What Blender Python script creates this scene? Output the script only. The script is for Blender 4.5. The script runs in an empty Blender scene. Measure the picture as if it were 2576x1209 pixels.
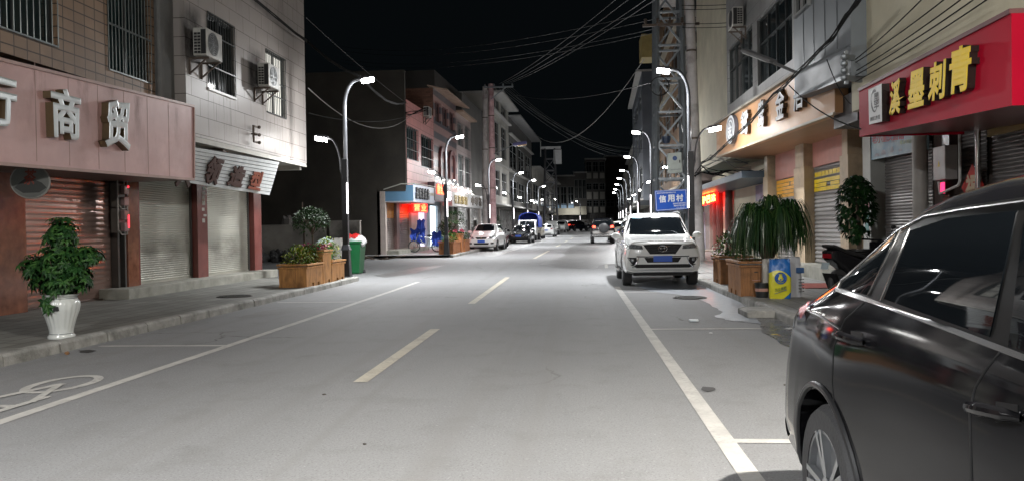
import bpy, bmesh, math, random
from mathutils import Vector, Matrix
from mathutils.bvhtree import BVHTree
rnd = random.Random(11)
SC = bpy.context.scene
COL = SC.collection
rad = math.radians

# ------------------------------------------------------------ camera
CAM_H = 1.42
FPX, IW, IH = 2010.0, 2576.0, 1209.0
YAW, PIT, ROLL = rad(4.6196), rad(-0.7397), rad(0.9)
_f = Vector((-math.sin(YAW) * math.cos(PIT), math.cos(YAW) * math.cos(PIT), math.sin(PIT)))
_r = Vector((math.cos(YAW), math.sin(YAW), 0))
_u = _r.cross(_f)
CR = _r * math.cos(ROLL) - _u * math.sin(ROLL)
CU = _r * math.sin(ROLL) + _u * math.cos(ROLL)
CF = _f
CPOS = Vector((0, 0, CAM_H))
cam = bpy.data.objects.new('camera', bpy.data.cameras.new('camera'))
COL.objects.link(cam)
cam.data.sensor_width = 36.0
cam.data.lens = 36.0 * FPX / IW
cam.data.clip_start = 0.05
cam.data.clip_end = 3000
mw = Matrix((CR, CU, -CF)).transposed().to_4x4()
mw.translation = CPOS
cam.matrix_world = mw
SC.camera = cam

# ------------------------------------------------------------ world, exposure
SC.view_settings.view_transform = 'Standard'
SC.view_settings.look = 'None'
SC.view_settings.exposure = 0.32
SC.view_settings.gamma = 1.0
wd = bpy.data.worlds.new('World')
SC.world = wd
wd.use_nodes = True
bg = wd.node_tree.nodes['Background']
bg.inputs[0].default_value = (0.30, 0.42, 0.5, 1)
bg.inputs[1].default_value = 0.005
SC.cycles.use_denoising = True
SC.cycles.use_light_tree = True
SC.cycles.max_bounces = 6
SC.cycles.diffuse_bounces = 3
SC.cycles.glossy_bounces = 3
SC.cycles.transmission_bounces = 3
SC.cycles.transparent_max_bounces = 6
SC.cycles.sample_clamp_indirect = 4.0
SC.cycles.caustics_reflective = False
SC.cycles.caustics_refractive = False

LAMP_W = 3000.0      # one road lamp
LOWER_W = 130.0     # one pavement lamp
COOL = (0.97, 0.985, 1.0)

# ------------------------------------------------------------ rays through the camera: where a seen point stands
def ray(x, y):
    return CF + CR * ((x - IW / 2) / FPX) - CU * ((y - IH / 2) / FPX)
def PX(x, y, X):
    d = ray(x, y); return CPOS + d * (X / d.x)
def PY(x, y, Y):
    d = ray(x, y); return CPOS + d * (Y / d.y)
def PZ(x, y, Z):
    d = ray(x, y); return CPOS + d * ((Z - CAM_H) / d.z)

def PL(x, y, quad, off=0.):
    q = [Vector(p) for p in quad]; n = (q[1] - q[0]).cross(q[3] - q[0]).normalized()
    d = ray(x, y); p0 = q[0] + n * off
    return CPOS + d * ((p0 - CPOS).dot(n) / d.dot(n))
def UY(px, X0):
    lo, hi = 3.0, 400.0
    for _ in range(50):
        y = (lo + hi) / 2; d = Vector((X0 + xc(y), y, CAM_H)) - CPOS
        x = IW / 2 + FPX * d.dot(CR) / d.dot(CF)
        if (x < px) == (X0 < 0): lo = y
        else: hi = y
    return (lo + hi) / 2
def ZY(px, py, X0):
    y = UY(px, X0); return PY(px, py, y).z - zr(y)

# the street bends right a little and climbs a little
def _ease(y, a, b, k):      # flat, then a steady slope k
    return 0.0 if y < a else (k * (y - a) ** 2 / (2 * (b - a)) if y < b else k * (y - (a + b) / 2))
def zr(y):
    return _ease(y, 18, 26, .009)
def xc(y):
    return _ease(y, 23, 31, .034)
def W(p):
    return Vector((p[0] + xc(p[1]), p[1], p[2] + zr(p[1])))

# ------------------------------------------------------------ materials
MATS = {}
def _new(name):
    m = bpy.data.materials.new(name); m.use_nodes = True
    nt = m.node_tree
    return m, nt, nt.nodes['Principled BSDF']
def c4(c):
    return (c[0], c[1], c[2], 1.0)
def _mixcol(nt, a, b, fac):
    n = nt.nodes.new('ShaderNodeMix'); n.data_type = 'RGBA'
    for sock, val in ((n.inputs[6], a), (n.inputs[7], b)):
        if isinstance(val, (tuple, list)): sock.default_value = c4(val)
        else: nt.links.new(val, sock)
    if isinstance(fac, (int, float)): n.inputs[0].default_value = fac
    else: nt.links.new(fac, n.inputs[0])
    return n.outputs[2]
def _noise(nt, vec, scale, detail=4, rough=.55):
    n = nt.nodes.new('ShaderNodeTexNoise')
    n.inputs['Scale'].default_value = scale; n.inputs['Detail'].default_value = detail
    n.inputs['Roughness'].default_value = rough
    nt.links.new(vec, n.inputs['Vector'])
    return n.outputs['Fac']
def _ramp(nt, fac, lo, hi):
    n = nt.nodes.new('ShaderNodeMapRange'); n.inputs[1].default_value = lo; n.inputs[2].default_value = hi
    nt.links.new(fac, n.inputs[0]); return n.outputs[0]
def _bump(nt, b, h, strength, dist=.02):
    n = nt.nodes.new('ShaderNodeBump'); n.inputs['Strength'].default_value = strength; n.inputs['Distance'].default_value = dist
    nt.links.new(h, n.inputs['Height']); nt.links.new(n.outputs[0], b.inputs['Normal'])
def _vec(nt, world=False, stretch=None):
    if world:
        v = nt.nodes.new('ShaderNodeNewGeometry').outputs['Position']
    else:
        v = nt.nodes.new('ShaderNodeTexCoord').outputs['Object']
    if stretch:
        m = nt.nodes.new('ShaderNodeMapping'); m.inputs['Scale'].default_value = stretch
        nt.links.new(v, m.inputs['Vector']); v = m.outputs[0]
    return v
def M(name, col, rough=.6, metal=0., var=.14, scale=4., bump=0., bscale=60., emit=0., coat=0., spec=.5, world=False, stretch=None, dirt=None, alpha=1, rvar=0.):
    if name in MATS: return MATS[name]
    m, nt, b = _new(name)
    b.inputs['Roughness'].default_value = rough
    b.inputs['Metallic'].default_value = metal
    b.inputs['Specular IOR Level'].default_value = spec
    if coat:
        b.inputs['Coat Weight'].default_value = coat; b.inputs['Coat Roughness'].default_value = .04
    v = _vec(nt, world, stretch)
    if var:
        f = _ramp(nt, _noise(nt, v, scale), .25, .75)
        c = _mixcol(nt, tuple(x * (1 - var) for x in col), tuple(min(1, x * (1 + var)) for x in col), f)
        if dirt:
            f2 = _ramp(nt, _noise(nt, v, scale * .35, 6, .65), .48, .72)
            c = _mixcol(nt, c, dirt, f2)
        nt.links.new(c, b.inputs['Base Color'])
        if rvar:
            rr = nt.nodes.new('ShaderNodeMapRange'); rr.inputs[3].default_value = max(.02, rough - rvar); rr.inputs[4].default_value = rough + rvar
            nt.links.new(f, rr.inputs[0]); nt.links.new(rr.outputs[0], b.inputs['Roughness'])
    else:
        b.inputs['Base Color'].default_value = c4(col)
    if bump:
        _bump(nt, b, _noise(nt, v, bscale, 3), bump)
    if emit:
        b.inputs['Emission Color'].default_value = c4(col); b.inputs['Emission Strength'].default_value = emit
    MATS[name] = m
    return m
def TILE(name, col, mortar, w, h, plane='yz', mw=.012, offset=.5, var=.12, rough=.45, bump=.5, dirt=None, col2=None, spec=.4):
    if name in MATS: return MATS[name]
    m, nt, b = _new(name)
    pos = _vec(nt, True)
    s = nt.nodes.new('ShaderNodeSeparateXYZ'); nt.links.new(pos, s.inputs[0])
    c = nt.nodes.new('ShaderNodeCombineXYZ')
    ax = {'x': 0, 'y': 1, 'z': 2}
    nt.links.new(s.outputs[ax[plane[0]]], c.inputs[0]); nt.links.new(s.outputs[ax[plane[1]]], c.inputs[1])
    t = nt.nodes.new('ShaderNodeTexBrick'); nt.links.new(c.outputs[0], t.inputs['Vector'])
    t.offset = offset
    t.inputs['Scale'].default_value = 1; t.inputs['Brick Width'].default_value = w; t.inputs['Row Height'].default_value = h
    t.inputs['Mortar Size'].default_value = mw; t.inputs['Mortar Smooth'].default_value = .15; t.inputs['Bias'].default_value = 0
    t.inputs['Color1'].default_value = c4([x * (1 - var) for x in col]); t.inputs['Color2'].default_value = c4([min(1, x * (1 + var)) for x in (col2 or col)])
    t.inputs['Mortar'].default_value = c4(mortar)
    f = _ramp(nt, _noise(nt, pos, 1.1, 6, .62), .4, .75)
    base = t.outputs['Color']
    cc = _mixcol(nt, base, dirt or tuple(x * .62 for x in col), f)
    n = nt.nodes.new('ShaderNodeMix'); n.data_type = 'RGBA'; n.inputs[0].default_value = .55
    nt.links.new(base, n.inputs[6]); nt.links.new(cc, n.inputs[7])
    nt.links.new(n.outputs[2], b.inputs['Base Color'])
    b.inputs['Roughness'].default_value = rough
    b.inputs['Specular IOR Level'].default_value = spec
    inv = nt.nodes.new('ShaderNodeMath'); inv.operation = 'SUBTRACT'; inv.inputs[0].default_value = 1
    nt.links.new(t.outputs['Fac'], inv.inputs[1])
    _bump(nt, b, inv.outputs[0], bump, .012)
    MATS[name] = m
    return m
def EMIT(name, col, strength):
    if name in MATS: return MATS[name]
    m, nt, b = _new(name)
    b.inputs['Base Color'].default_value = c4([x * .5 for x in col])
    b.inputs['Emission Color'].default_value = c4(col); b.inputs['Emission Strength'].default_value = strength
    MATS[name] = m
    return m
def STAIN(name, col, kind, strength=.8):
    if name in MATS: return MATS[name]
    m, nt, b = _new(name)
    b.inputs['Base Color'].default_value = c4(col); b.inputs['Roughness'].default_value = .85
    g = nt.nodes.new('ShaderNodeTexCoord').outputs['Generated']
    def math_(op, a, c):
        n = nt.nodes.new('ShaderNodeMath'); n.operation = op; n.use_clamp = True
        for i, q in enumerate((a, c)):
            if isinstance(q, (int, float)): n.inputs[i].default_value = q
            else: nt.links.new(q, n.inputs[i])
        return n.outputs[0]
    s = nt.nodes.new('ShaderNodeSeparateXYZ'); nt.links.new(g, s.inputs[0])
    y, z = s.outputs[1], s.outputs[2]
    ey = math_('MULTIPLY', math_('MULTIPLY', y, math_('SUBTRACT', 1., y)), 4.); 
    if kind == 'soot':
        ez = math_('MULTIPLY', math_('MULTIPLY', z, math_('SUBTRACT', 1., z)), 4.)
        n = _ramp(nt, _noise(nt, g, 3.5, 5, .6), .2, .6)
        a = math_('MULTIPLY', math_('MULTIPLY', ey, ez), n)
    else:
        mp = nt.nodes.new('ShaderNodeMapping'); mp.inputs['Scale'].default_value = (1, 22, 1.1); nt.links.new(g, mp.inputs[0])
        n = _ramp(nt, _noise(nt, mp.outputs[0], 1., 4, .6), .52, .78)
        a = math_('MULTIPLY', math_('MULTIPLY', n, z), math_('POWER', ey, .3))
    nt.links.new(math_('MULTIPLY', a, strength), b.inputs['Alpha'])
    MATS[name] = m
    return m
def GLASS(name, col=(.01, .012, .014), rough=.04, spec=.6):
    return M(name, col, rough, 0, 0, spec=spec)
def WOOD(name, col, plank=.12, axis='z'):
    if name in MATS: return MATS[name]
    m, nt, b = _new(name)
    v = _vec(nt, True)
    st = {'z': (14, 14, 1.6), 'y': (14, 1.6, 14), 'x': (1.6, 14, 14)}[axis]
    mp = nt.nodes.new('ShaderNodeMapping'); mp.inputs['Scale'].default_value = st; nt.links.new(v, mp.inputs[0])
    f = _ramp(nt, _noise(nt, mp.outputs[0], 1.4, 6, .6), .3, .72)
    c = _mixcol(nt, tuple(x * .5 for x in col), tuple(min(1, x * 1.25) for x in col), f)
    f2 = _ramp(nt, _noise(nt, v, 3.1, 5, .6), .5, .75)
    c = _mixcol(nt, c, tuple(x * .38 for x in col), f2)
    nt.links.new(c, b.inputs['Base Color'])
    b.inputs['Roughness'].default_value = .62
    _bump(nt, b, f, .35, .01)
    MATS[name] = m
    return m

# ------------------------------------------------------------ mesh builder
class MB:
    def __init__(s):
        s.v = []; s.f = []; s.m = []
    def add(s, vs, fs, mi=0):
        o = len(s.v); s.v += [Vector(p) for p in vs]
        for f in fs:
            s.f.append([i + o for i in f]); s.m.append(mi)
        return s
    def hexa(s, fn, a0, a1, b0, b1, c0, c1, mi=0):
        vs = [fn(a, b, c) for c in (c0, c1) for b in (b0, b1) for a in (a0, a1)]
        return s.add(vs, [(0, 2, 3, 1), (4, 5, 7, 6), (0, 1, 5, 4), (2, 6, 7, 3), (0, 4, 6, 2), (1, 3, 7, 5)], mi)
    def box(s, x0, x1, y0, y1, z0, z1, mi=0):
        return s.hexa(lambda a, b, c: (a, b, c), x0, x1, y0, y1, z0, z1, mi)
    def quad(s, a, b, c, d, mi=0):
        return s.add([a, b, c, d], [(0, 1, 2, 3)], mi)
    def slab(s, quad, n, t, mi=0):
        n = Vector(n).normalized() * t
        q = [Vector(p) for p in quad]
        return s.add(q + [p - n for p in q], [(0, 1, 2, 3), (7, 6, 5, 4), (0, 4, 5, 1), (1, 5, 6, 2), (2, 6, 7, 3), (3, 7, 4, 0)], mi)
    def cyl(s, p0, p1, r0, r1=None, n=12, mi=0, caps=True):
        r1 = r0 if r1 is None else r1
        p0 = Vector(p0); p1 = Vector(p1); d = (p1 - p0).normalized()
        a = d.orthogonal().normalized(); b = d.cross(a)
        vs = []
        for p, r in ((p0, r0), (p1, r1)):
            for i in range(n):
                t = 2 * math.pi * i / n
                vs.append(p + a * (math.cos(t) * r) + b * (math.sin(t) * r))
        fs = [(i, (i + 1) % n, n + (i + 1) % n, n + i) for i in range(n)]
        if caps: fs += [tuple(range(n))[::-1], tuple(range(n, 2 * n))]
        return s.add(vs, fs, mi)
    def bar(s, p0, p1, w, h=None, up=(0, 0, 1), mi=0):
        h = w if h is None else h
        p0 = Vector(p0); p1 = Vector(p1); d = (p1 - p0).normalized(); up = Vector(up)
        a = d.cross(up)
        a = d.orthogonal() if a.length < 1e-4 else a
        a = a.normalized() * w / 2; b = a.cross(d).normalized() * h / 2
        vs = [p + q for p in (p0, p1) for q in (a + b, a - b, -a - b, -a + b)]
        return s.add(vs, [(0, 1, 2, 3), (7, 6, 5, 4), (0, 4, 5, 1), (1, 5, 6, 2), (2, 6, 7, 3), (3, 7, 4, 0)], mi)
    def tube(s, pts, r, n=6, mi=0, flat=1.0):
        pts = [Vector(p) for p in pts]; k = len(pts)
        rs = r if isinstance(r, (list, tuple)) else [r] * k
        vs = []; a = None
        for i, p in enumerate(pts):
            d = (pts[min(k - 1, i + 1)] - pts[max(0, i - 1)]).normalized()
            if a is None: a = d.orthogonal().normalized()
            a = (a - d * a.dot(d)); a = a.normalized() if a.length > 1e-6 else d.orthogonal().normalized()
            b = d.cross(a)
            for j in range(n):
                t = 2 * math.pi * j / n
                vs.append(p + a * (math.cos(t) * rs[i]) + b * (math.sin(t) * rs[i] * flat))
        fs = [(i * n + j, i * n + (j + 1) % n, (i + 1) * n + (j + 1) % n, (i + 1) * n + j) for i in range(k - 1) for j in range(n)]
        fs += [tuple(range(n))[::-1], tuple(range((k - 1) * n, k * n))]
        return s.add(vs, fs, mi)
    def lathe(s, prof, c, n=24, mi=0, axis='z', wob=None, caps=True):
        c = Vector(c); vs = []
        for i, (r, h) in enumerate(prof):
            for j in range(n):
                t = 2 * math.pi * j / n
                rr = r * (wob(t, i) if wob else 1)
                x, y = math.cos(t) * rr, math.sin(t) * rr
                vs.append(c + Vector({'z': (x, y, h), 'x': (h, x, y), 'y': (x, h, y)}[axis]))
        k = len(prof)
        fs = [(i * n + j, i * n + (j + 1) % n, (i + 1) * n + (j + 1) % n, (i + 1) * n + j) for i in range(k - 1) for j in range(n)]
        if caps: fs += [tuple(range(n))[::-1], tuple(range((k - 1) * n, k * n))]
        return s.add(vs, fs, mi)
    def ball(s, c, r, nu=10, nv=7, mi=0, jit=0.):
        c = Vector(c); r = (r, r, r) if not isinstance(r, (tuple, list)) else r
        vs = []
        for i in range(nv + 1):
            a = math.pi * i / nv
            for j in range(nu):
                t = 2 * math.pi * j / nu
                q = 1 + rnd.uniform(-jit, jit)
                vs.append(c + Vector((math.sin(a) * math.cos(t) * r[0] * q, math.sin(a) * math.sin(t) * r[1] * q, math.cos(a) * r[2] * q)))
        fs = [(i * nu + j, (i + 1) * nu + j, (i + 1) * nu + (j + 1) % nu, i * nu + (j + 1) % nu) for i in range(nv) for j in range(nu)]
        return s.add(vs, fs, mi)
    def prism(s, poly, fn, t0, t1, mi=0):
        n = len(poly)
        vs = [fn(p[0], p[1], t0) for p in poly] + [fn(p[0], p[1], t1) for p in poly]
        fs = [tuple(range(n))[::-1], tuple(range(n, 2 * n))] + [(i, (i + 1) % n, n + (i + 1) % n, n + i) for i in range(n)]
        return s.add(vs, fs, mi)
    def shutter(s, fn, u0, u1, o, z0, z1, pitch=.075, d=.018, mi=0, mi2=None, split=None):
        prof = []
        z = z0
        while z < z1 - 1e-4:
            for q, e in ((0, 0), (.12, .75), (.35, 1), (.62, .8), (.88, .15)):
                zz = z + q * pitch
                if zz < z1: prof.append((zz, o + d * e))
            z += pitch
        prof.append((z1, o))
        vs = []
        for zz, oo in prof: vs += [fn(u0, oo, zz), fn(u1, oo, zz)]
        for i in range(len(prof) - 1):
            mm = mi if (split is None or prof[i][0] < split) else mi2
            o_ = len(s.v)
            s.add([vs[2 * i], vs[2 * i + 1], vs[2 * i + 3], vs[2 * i + 2]], [(0, 1, 2, 3)], mm)
        return s
    def wall(s, fn, u0, u1, z0, z1, holes, rev=.16, mi=0, o=0.):
        us = sorted(set([u0, u1] + [h[k] for h in holes for k in (0, 1)]))
        zs = sorted(set([z0, z1] + [h[k] for h in holes for k in (2, 3)]))
        us = [u for u in us if u0 <= u <= u1]; zs = [z for z in zs if z0 <= z <= z1]
        for i in range(len(us) - 1):
            for j in range(len(zs) - 1):
                cu, cz = (us[i] + us[i + 1]) / 2, (zs[j] + zs[j + 1]) / 2
                if any(h[0] < cu < h[1] and h[2] < cz < h[3] for h in holes): continue
                s.quad(fn(us[i], o, zs[j]), fn(us[i + 1], o, zs[j]), fn(us[i + 1], o, zs[j + 1]), fn(us[i], o, zs[j + 1]), mi)
        for a, b, c, d in holes:
            for (p, q) in (((a, c), (b, c)), ((b, c), (b, d)), ((b, d), (a, d)), ((a, d), (a, c))):
                s.quad(fn(p[0], o, p[1]), fn(q[0], o, q[1]), fn(q[0], o - rev, q[1]), fn(p[0], o - rev, p[1]), mi)
        return s
    def build(s, name, mats, parent=None, smooth=False, warp=False, local=False, sharp=35, bevel=0., recalc=True, loc=None):
        if not isinstance(mats, (list, tuple)): mats = [mats]
        me = bpy.data.meshes.new(name)
        vs = [W(p) for p in s.v] if warp else s.v
        base = Vector((0, 0, 0))
        if parent is not None and not local:
            q = parent
            while q is not None:
                base = base + q.location; q = q.parent
        elif parent is None and not local and vs:
            base = loc or Vector((sum(p.x for p in vs) / len(vs), sum(p.y for p in vs) / len(vs), min(p.z for p in vs)))
        me.from_pydata([tuple(p - base) for p in vs], [], s.f)
        for i, p in enumerate(me.polygons): p.material_index = min(s.m[i], len(mats) - 1)
        for m in mats: me.materials.append(m)
        if recalc:
            bm = bmesh.new(); bm.from_mesh(me)
            bmesh.ops.remove_doubles(bm, verts=bm.verts, dist=1e-5)
            bmesh.ops.recalc_face_normals(bm, faces=bm.faces)
            bm.to_mesh(me); bm.free()
        if smooth:
            me.polygons.foreach_set('use_smooth', [True] * len(me.polygons))
            me.set_sharp_from_angle(angle=rad(sharp))
        ob = bpy.data.objects.new(name, me)
        COL.objects.link(ob)
        if parent is not None: ob.parent = parent
        elif not local: ob.location = base
        if bevel:
            b = ob.modifiers.new('soft_edge', 'BEVEL'); b.width = bevel; b.segments = 2; b.limit_method = 'ANGLE'
        return ob

def tag(o, label, cat, group=None):
    o['label'] = label; o['category'] = cat
    if group: o['group'] = group
    return o
def thing(name, label, cat, loc=(0, 0, 0), rotz=0., group=None):
    o = bpy.data.objects.new(name, None); COL.objects.link(o)
    o.empty_display_size = .2
    o.location = loc; o.rotation_euler = (0, 0, rotz)
    return tag(o, label, cat, group)
def struct(o):
    o['kind'] = 'structure'; return o

def stain(fn, u0, u1, z0, z1, o, mat, parent, name='stain', warp=False):
    mb = MB(); mb.quad(fn(u0, o, z0), fn(u1, o, z0), fn(u1, o, z1), fn(u0, o, z1))
    return mb.build(name, mat, parent, warp=warp)
# facade frames: u runs along the street, o sticks out towards the road, z is up
def LF(X0, k=0., u0=0.):
    return lambda u, o, z: Vector((X0 + o + k * (u - u0), u, z))
def RF(X0, k=0., u0=0.):
    return lambda u, o, z: Vector((X0 - o + k * (u - u0), u, z))

# ------------------------------------------------------------ lettering
def text_geo(s, bold=0., shear=0.):
    cu = bpy.data.curves.new('lettering', 'FONT')
    cu.body = s; cu.size = 1; cu.extrude = .5; cu.bevel_depth = bold * .75; cu.bevel_resolution = 0; cu.offset = 0; cu.shear = shear; cu.resolution_u = 2
    ob = bpy.data.objects.new('lettering', cu); COL.objects.link(ob)
    dg = bpy.context.evaluated_depsgraph_get()
    me = ob.evaluated_get(dg).to_mesh()
    vs = [v.co.copy() for v in me.vertices]; fs = [list(p.vertices) for p in me.polygons]; ns = [p.normal.copy() for p in me.polygons]
    ob.evaluated_get(dg).to_mesh_clear()
    bpy.data.objects.remove(ob); bpy.data.curves.remove(cu)
    x0 = min(v.x for v in vs); x1 = max(v.x for v in vs); y0 = min(v.y for v in vs); y1 = max(v.y for v in vs)
    return [Vector(((v.x - x0) / max(1e-6, x1 - x0), (v.y - y0) / max(1e-6, y1 - y0), v.z + .5)) for v in vs], fs, ns
def put_text(name, s, quad, rect, depth, mats, parent, bold=0.01, shear=0., lift=.002, warp=False, local=False):
    """quad = lower left, lower right, upper right, upper left as read; rect = u0, v0, u1, v1 inside it"""
    q = [Vector(p) for p in quad]
    n = (q[1] - q[0]).cross(q[3] - q[0]).normalized()
    vs, fs, ns = text_geo(s, bold, shear)
    mb = MB(); u0, v0, u1, v1 = rect
    for v in vs:
        u = u0 + (u1 - u0) * v.x; w = v0 + (v1 - v0) * v.y
        mb.v.append((q[0] * (1 - u) + q[1] * u) * (1 - w) + (q[3] * (1 - u) + q[2] * u) * w + n * (lift + v.z * depth))
    mb.f = fs; mb.m = [0 if abs(m.z) > .3 else 1 for m in ns]
    return mb.build(name, mats, parent, recalc=False, warp=warp, local=local)

# ------------------------------------------------------------ foliage
def leaf(mb, p, d, up, l, w, mi=0, droop=.25):
    d = Vector(d).normalized(); s = d.cross(Vector(up))
    s = s.normalized() if s.length > 1e-4 else d.orthogonal().normalized()
    n = s.cross(d)
    p = Vector(p)
    mb.add([p, p + d * l * .45 + s * w / 2 + n * w * .12, p + d * l - n * l * droop, p + d * l * .45 - s * w / 2 + n * w * .12, p + d * l * .5 - n * w * .05],
           [(0, 1, 4), (1, 2, 4), (2, 3, 4), (3, 0, 4)], mi)
def rdir(lo=-.4):
    while True:
        d = Vector((rnd.uniform(-1, 1), rnd.uniform(-1, 1), rnd.uniform(-1, 1)))
        if .1 < d.length < 1 and d.z > lo: return d.normalized()
def bush(mb, c, r, n, l, w, nm=3, lo=-.3, shell=.45):
    c = Vector(c)
    for _ in range(n):
        d = rdir(lo); q = shell + (1 - shell) * rnd.random()
        p = c + Vector((d.x * r[0], d.y * r[1], d.z * r[2])) * q
        o = (d + rdir(-1) * .8).normalized()
        leaf(mb, p, o, (0, 0, 1), l * rnd.uniform(.7, 1.25), w * rnd.uniform(.7, 1.2), rnd.randrange(nm))
LEAF = [M('leaf_deep_green', (.008, .032, .008), .5, var=.35, scale=9, spec=.22), M('leaf_mid_green', (.014, .05, .011), .5, var=.35, scale=9, spec=.22), M('leaf_light_green', (.03, .08, .017), .5, var=.35, scale=9, spec=.22)]
YLEAF = [M('leaf_yellow_green', (.12, .17, .008), .6, var=.25, spec=.2), M('leaf_lime', (.20, .21, .01), .6, var=.2, spec=.2), M('leaf_olive', (.07, .13, .012), .6, var=.25, spec=.2)]
# ------------------------------------------------------------ ground, road, pavements
def road_mat():
    m, nt, b = _new('asphalt')
    v = _vec(nt, True)
    st = nt.nodes.new('ShaderNodeMapping'); st.inputs['Scale'].default_value = (1, .22, 1); nt.links.new(v, st.inputs[0])
    big = _ramp(nt, _noise(nt, st.outputs[0], .55, 6, .6), .3, .72)
    c = _mixcol(nt, (.165, .168, .171), (.205, .207, .208), big)
    mid = _ramp(nt, _noise(nt, v, 1.7, 7, .68), .52, .78)
    c = _mixcol(nt, c, (.145, .145, .144), mid)
    fine = _noise(nt, v, 62, 3, .75)
    c = _mixcol(nt, c, (.075, .075, .075), _ramp(nt, fine, .52, .74))
    c = _mixcol(nt, c, (.30, .30, .295), _ramp(nt, _noise(nt, v, 38, 3, .7), .60, .76))
    spk = _noise(nt, v, 9, 2, .5)
    c = _mixcol(nt, c, (.09, .088, .085), _ramp(nt, spk, .80, .84))
    agg = nt.nodes.new('ShaderNodeTexVoronoi'); agg.inputs['Scale'].default_value = 40; nt.links.new(v, agg.inputs['Vector'])
    c = _mixcol(nt, c, (.33, .33, .32), _ramp(nt, agg.outputs['Distance'], .13, .04))
    ck = nt.nodes.new('ShaderNodeTexVoronoi'); ck.feature = 'DISTANCE_TO_EDGE'; ck.inputs['Scale'].default_value = .33
    wv = nt.nodes.new('ShaderNodeVectorMath'); wv.operation = 'ADD'; ns = nt.nodes.new('ShaderNodeTexNoise'); ns.inputs['Scale'].default_value = 1.3; ns.inputs['Detail'].default_value = 6
    nt.links.new(v, ns.inputs['Vector']); nt.links.new(v, wv.inputs[0]); nt.links.new(ns.outputs['Color'], wv.inputs[1]); nt.links.new(wv.outputs[0], ck.inputs['Vector'])
    ckf = nt.nodes.new('ShaderNodeMath'); ckf.operation = 'MULTIPLY'; nt.links.new(_ramp(nt, ck.outputs['Distance'], .008, .002), ckf.inputs[0]); nt.links.new(_ramp(nt, _noise(nt, v, .23, 2), .55, .62), ckf.inputs[1])
    c = _mixcol(nt, c, (.07, .068, .066), ckf.outputs[0])
    tr = nt.nodes.new('ShaderNodeMapping'); tr.inputs['Scale'].default_value = (2.6, .05, 1); nt.links.new(v, tr.inputs[0])
    c = _mixcol(nt, c, (.16, .158, .155), _ramp(nt, _noise(nt, tr.outputs[0], 1, 3, .5), .55, .8))
    nt.links.new(c, b.inputs['Base Color'])
    b.inputs['Roughness'].default_value = .72
    b.inputs['Specular IOR Level'].default_value = .35
    _bump(nt, b, fine, .55, .006)
    return m
ASPH = road_mat()
def strip(name, xs, y0, y1, z, mat, step=2., kind='structure', warp=True):
    mb = MB(); ys = [y0]
    while ys[-1] < y1 - 1e-6: ys.append(min(y1, ys[-1] + step))
    for i in range(len(ys) - 1):
        for j in range(len(xs) - 1):
            mb.quad((xs[j], ys[i], z), (xs[j + 1], ys[i], z), (xs[j + 1], ys[i + 1], z), (xs[j], ys[i + 1], z))
    o = mb.build(name, mat, warp=warp); o['kind'] = kind
    return o
strip('ground', [-400, -60, -12, -3, 8, 60, 400], -80, 600, -.06, M('bare_ground', (.12, .11, .1), .9), 10)
strip('road', [-6.5, -4, -1, 1, 3.2], -40, 156, 0, ASPH)
strip('side_street', [-60, -20, -6.5], 22.6, 38.6, -.003, ASPH)
strip('cross_street', [-90, -30, -6, 4, 40], 156, 172, 0, ASPH)
PAVE = TILE('paving_slabs', (.17, .17, .155), (.04, .04, .035), .62, .31, 'yx', .011, .5, .16, .7, .35, dirt=(.075, .075, .06))
PAVER = TILE('paving_slabs_pale', (.25, .25, .245), (.07, .07, .065), .62, .31, 'yx', .009, .5, .1, .6, .3, dirt=(.13, .13, .12))
strip('pavement', [-40, -9.9, -6.5], -40, 22.9, .124, PAVE)
strip('pavement', [-40, -9.9, -6.5], 38.35, 156, .124, PAVER)
strip('pavement', [3.17, 6.4, 14], -40, 156, .124, PAVER)
KERB = M('kerb_concrete', (.27, .265, .245), .8, var=.3, scale=5, bump=.5, bscale=35, world=True, dirt=(.07, .07, .06))
def kerb(name, x, y0, y1, s, lng=.98, turn=None):
    """s = +1: the road lies on +x"""
    mb = MB(); y = y0
    while y < y1 - .05:
        e = min(y1, y + lng) - .012
        t = rnd.uniform(-.008, .008); h = .135 + rnd.uniform(-.006, .006)
        prof = [(-.16, -.05), (-.16, h), (-.035, h), (-.008, h - .012), (.004, h - .035), (.016, -.05)]
        ch = rnd.uniform(.01, .03)
        mb.prism(prof, lambda a, b, c, t=t: (x + s * (a + t), c, b), y, e)
        y += lng * rnd.uniform(.94, 1.03)
    o = mb.build(name, KERB, warp=True, bevel=.008); o['kind'] = 'structure'
kerb('kerb', -6.36, -30, 22.9, 1)
kerb('kerb', -6.36, 38.3, 150, 1)
kerb('kerb', 3.05, -30, 150, -1)
mb = MB()
x = -6.5
while x > -16:
    mb.box(x - .97, x, 38.2, 38.35, -.05, .135); x -= .98
x = -6.5
while x > -9.5:
    mb.box(x - .97, x, 22.9, 23.05, -.05, .135); x -= .98
o = mb.build('kerb', KERB, bevel=.008); o['kind'] = 'structure'

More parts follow.
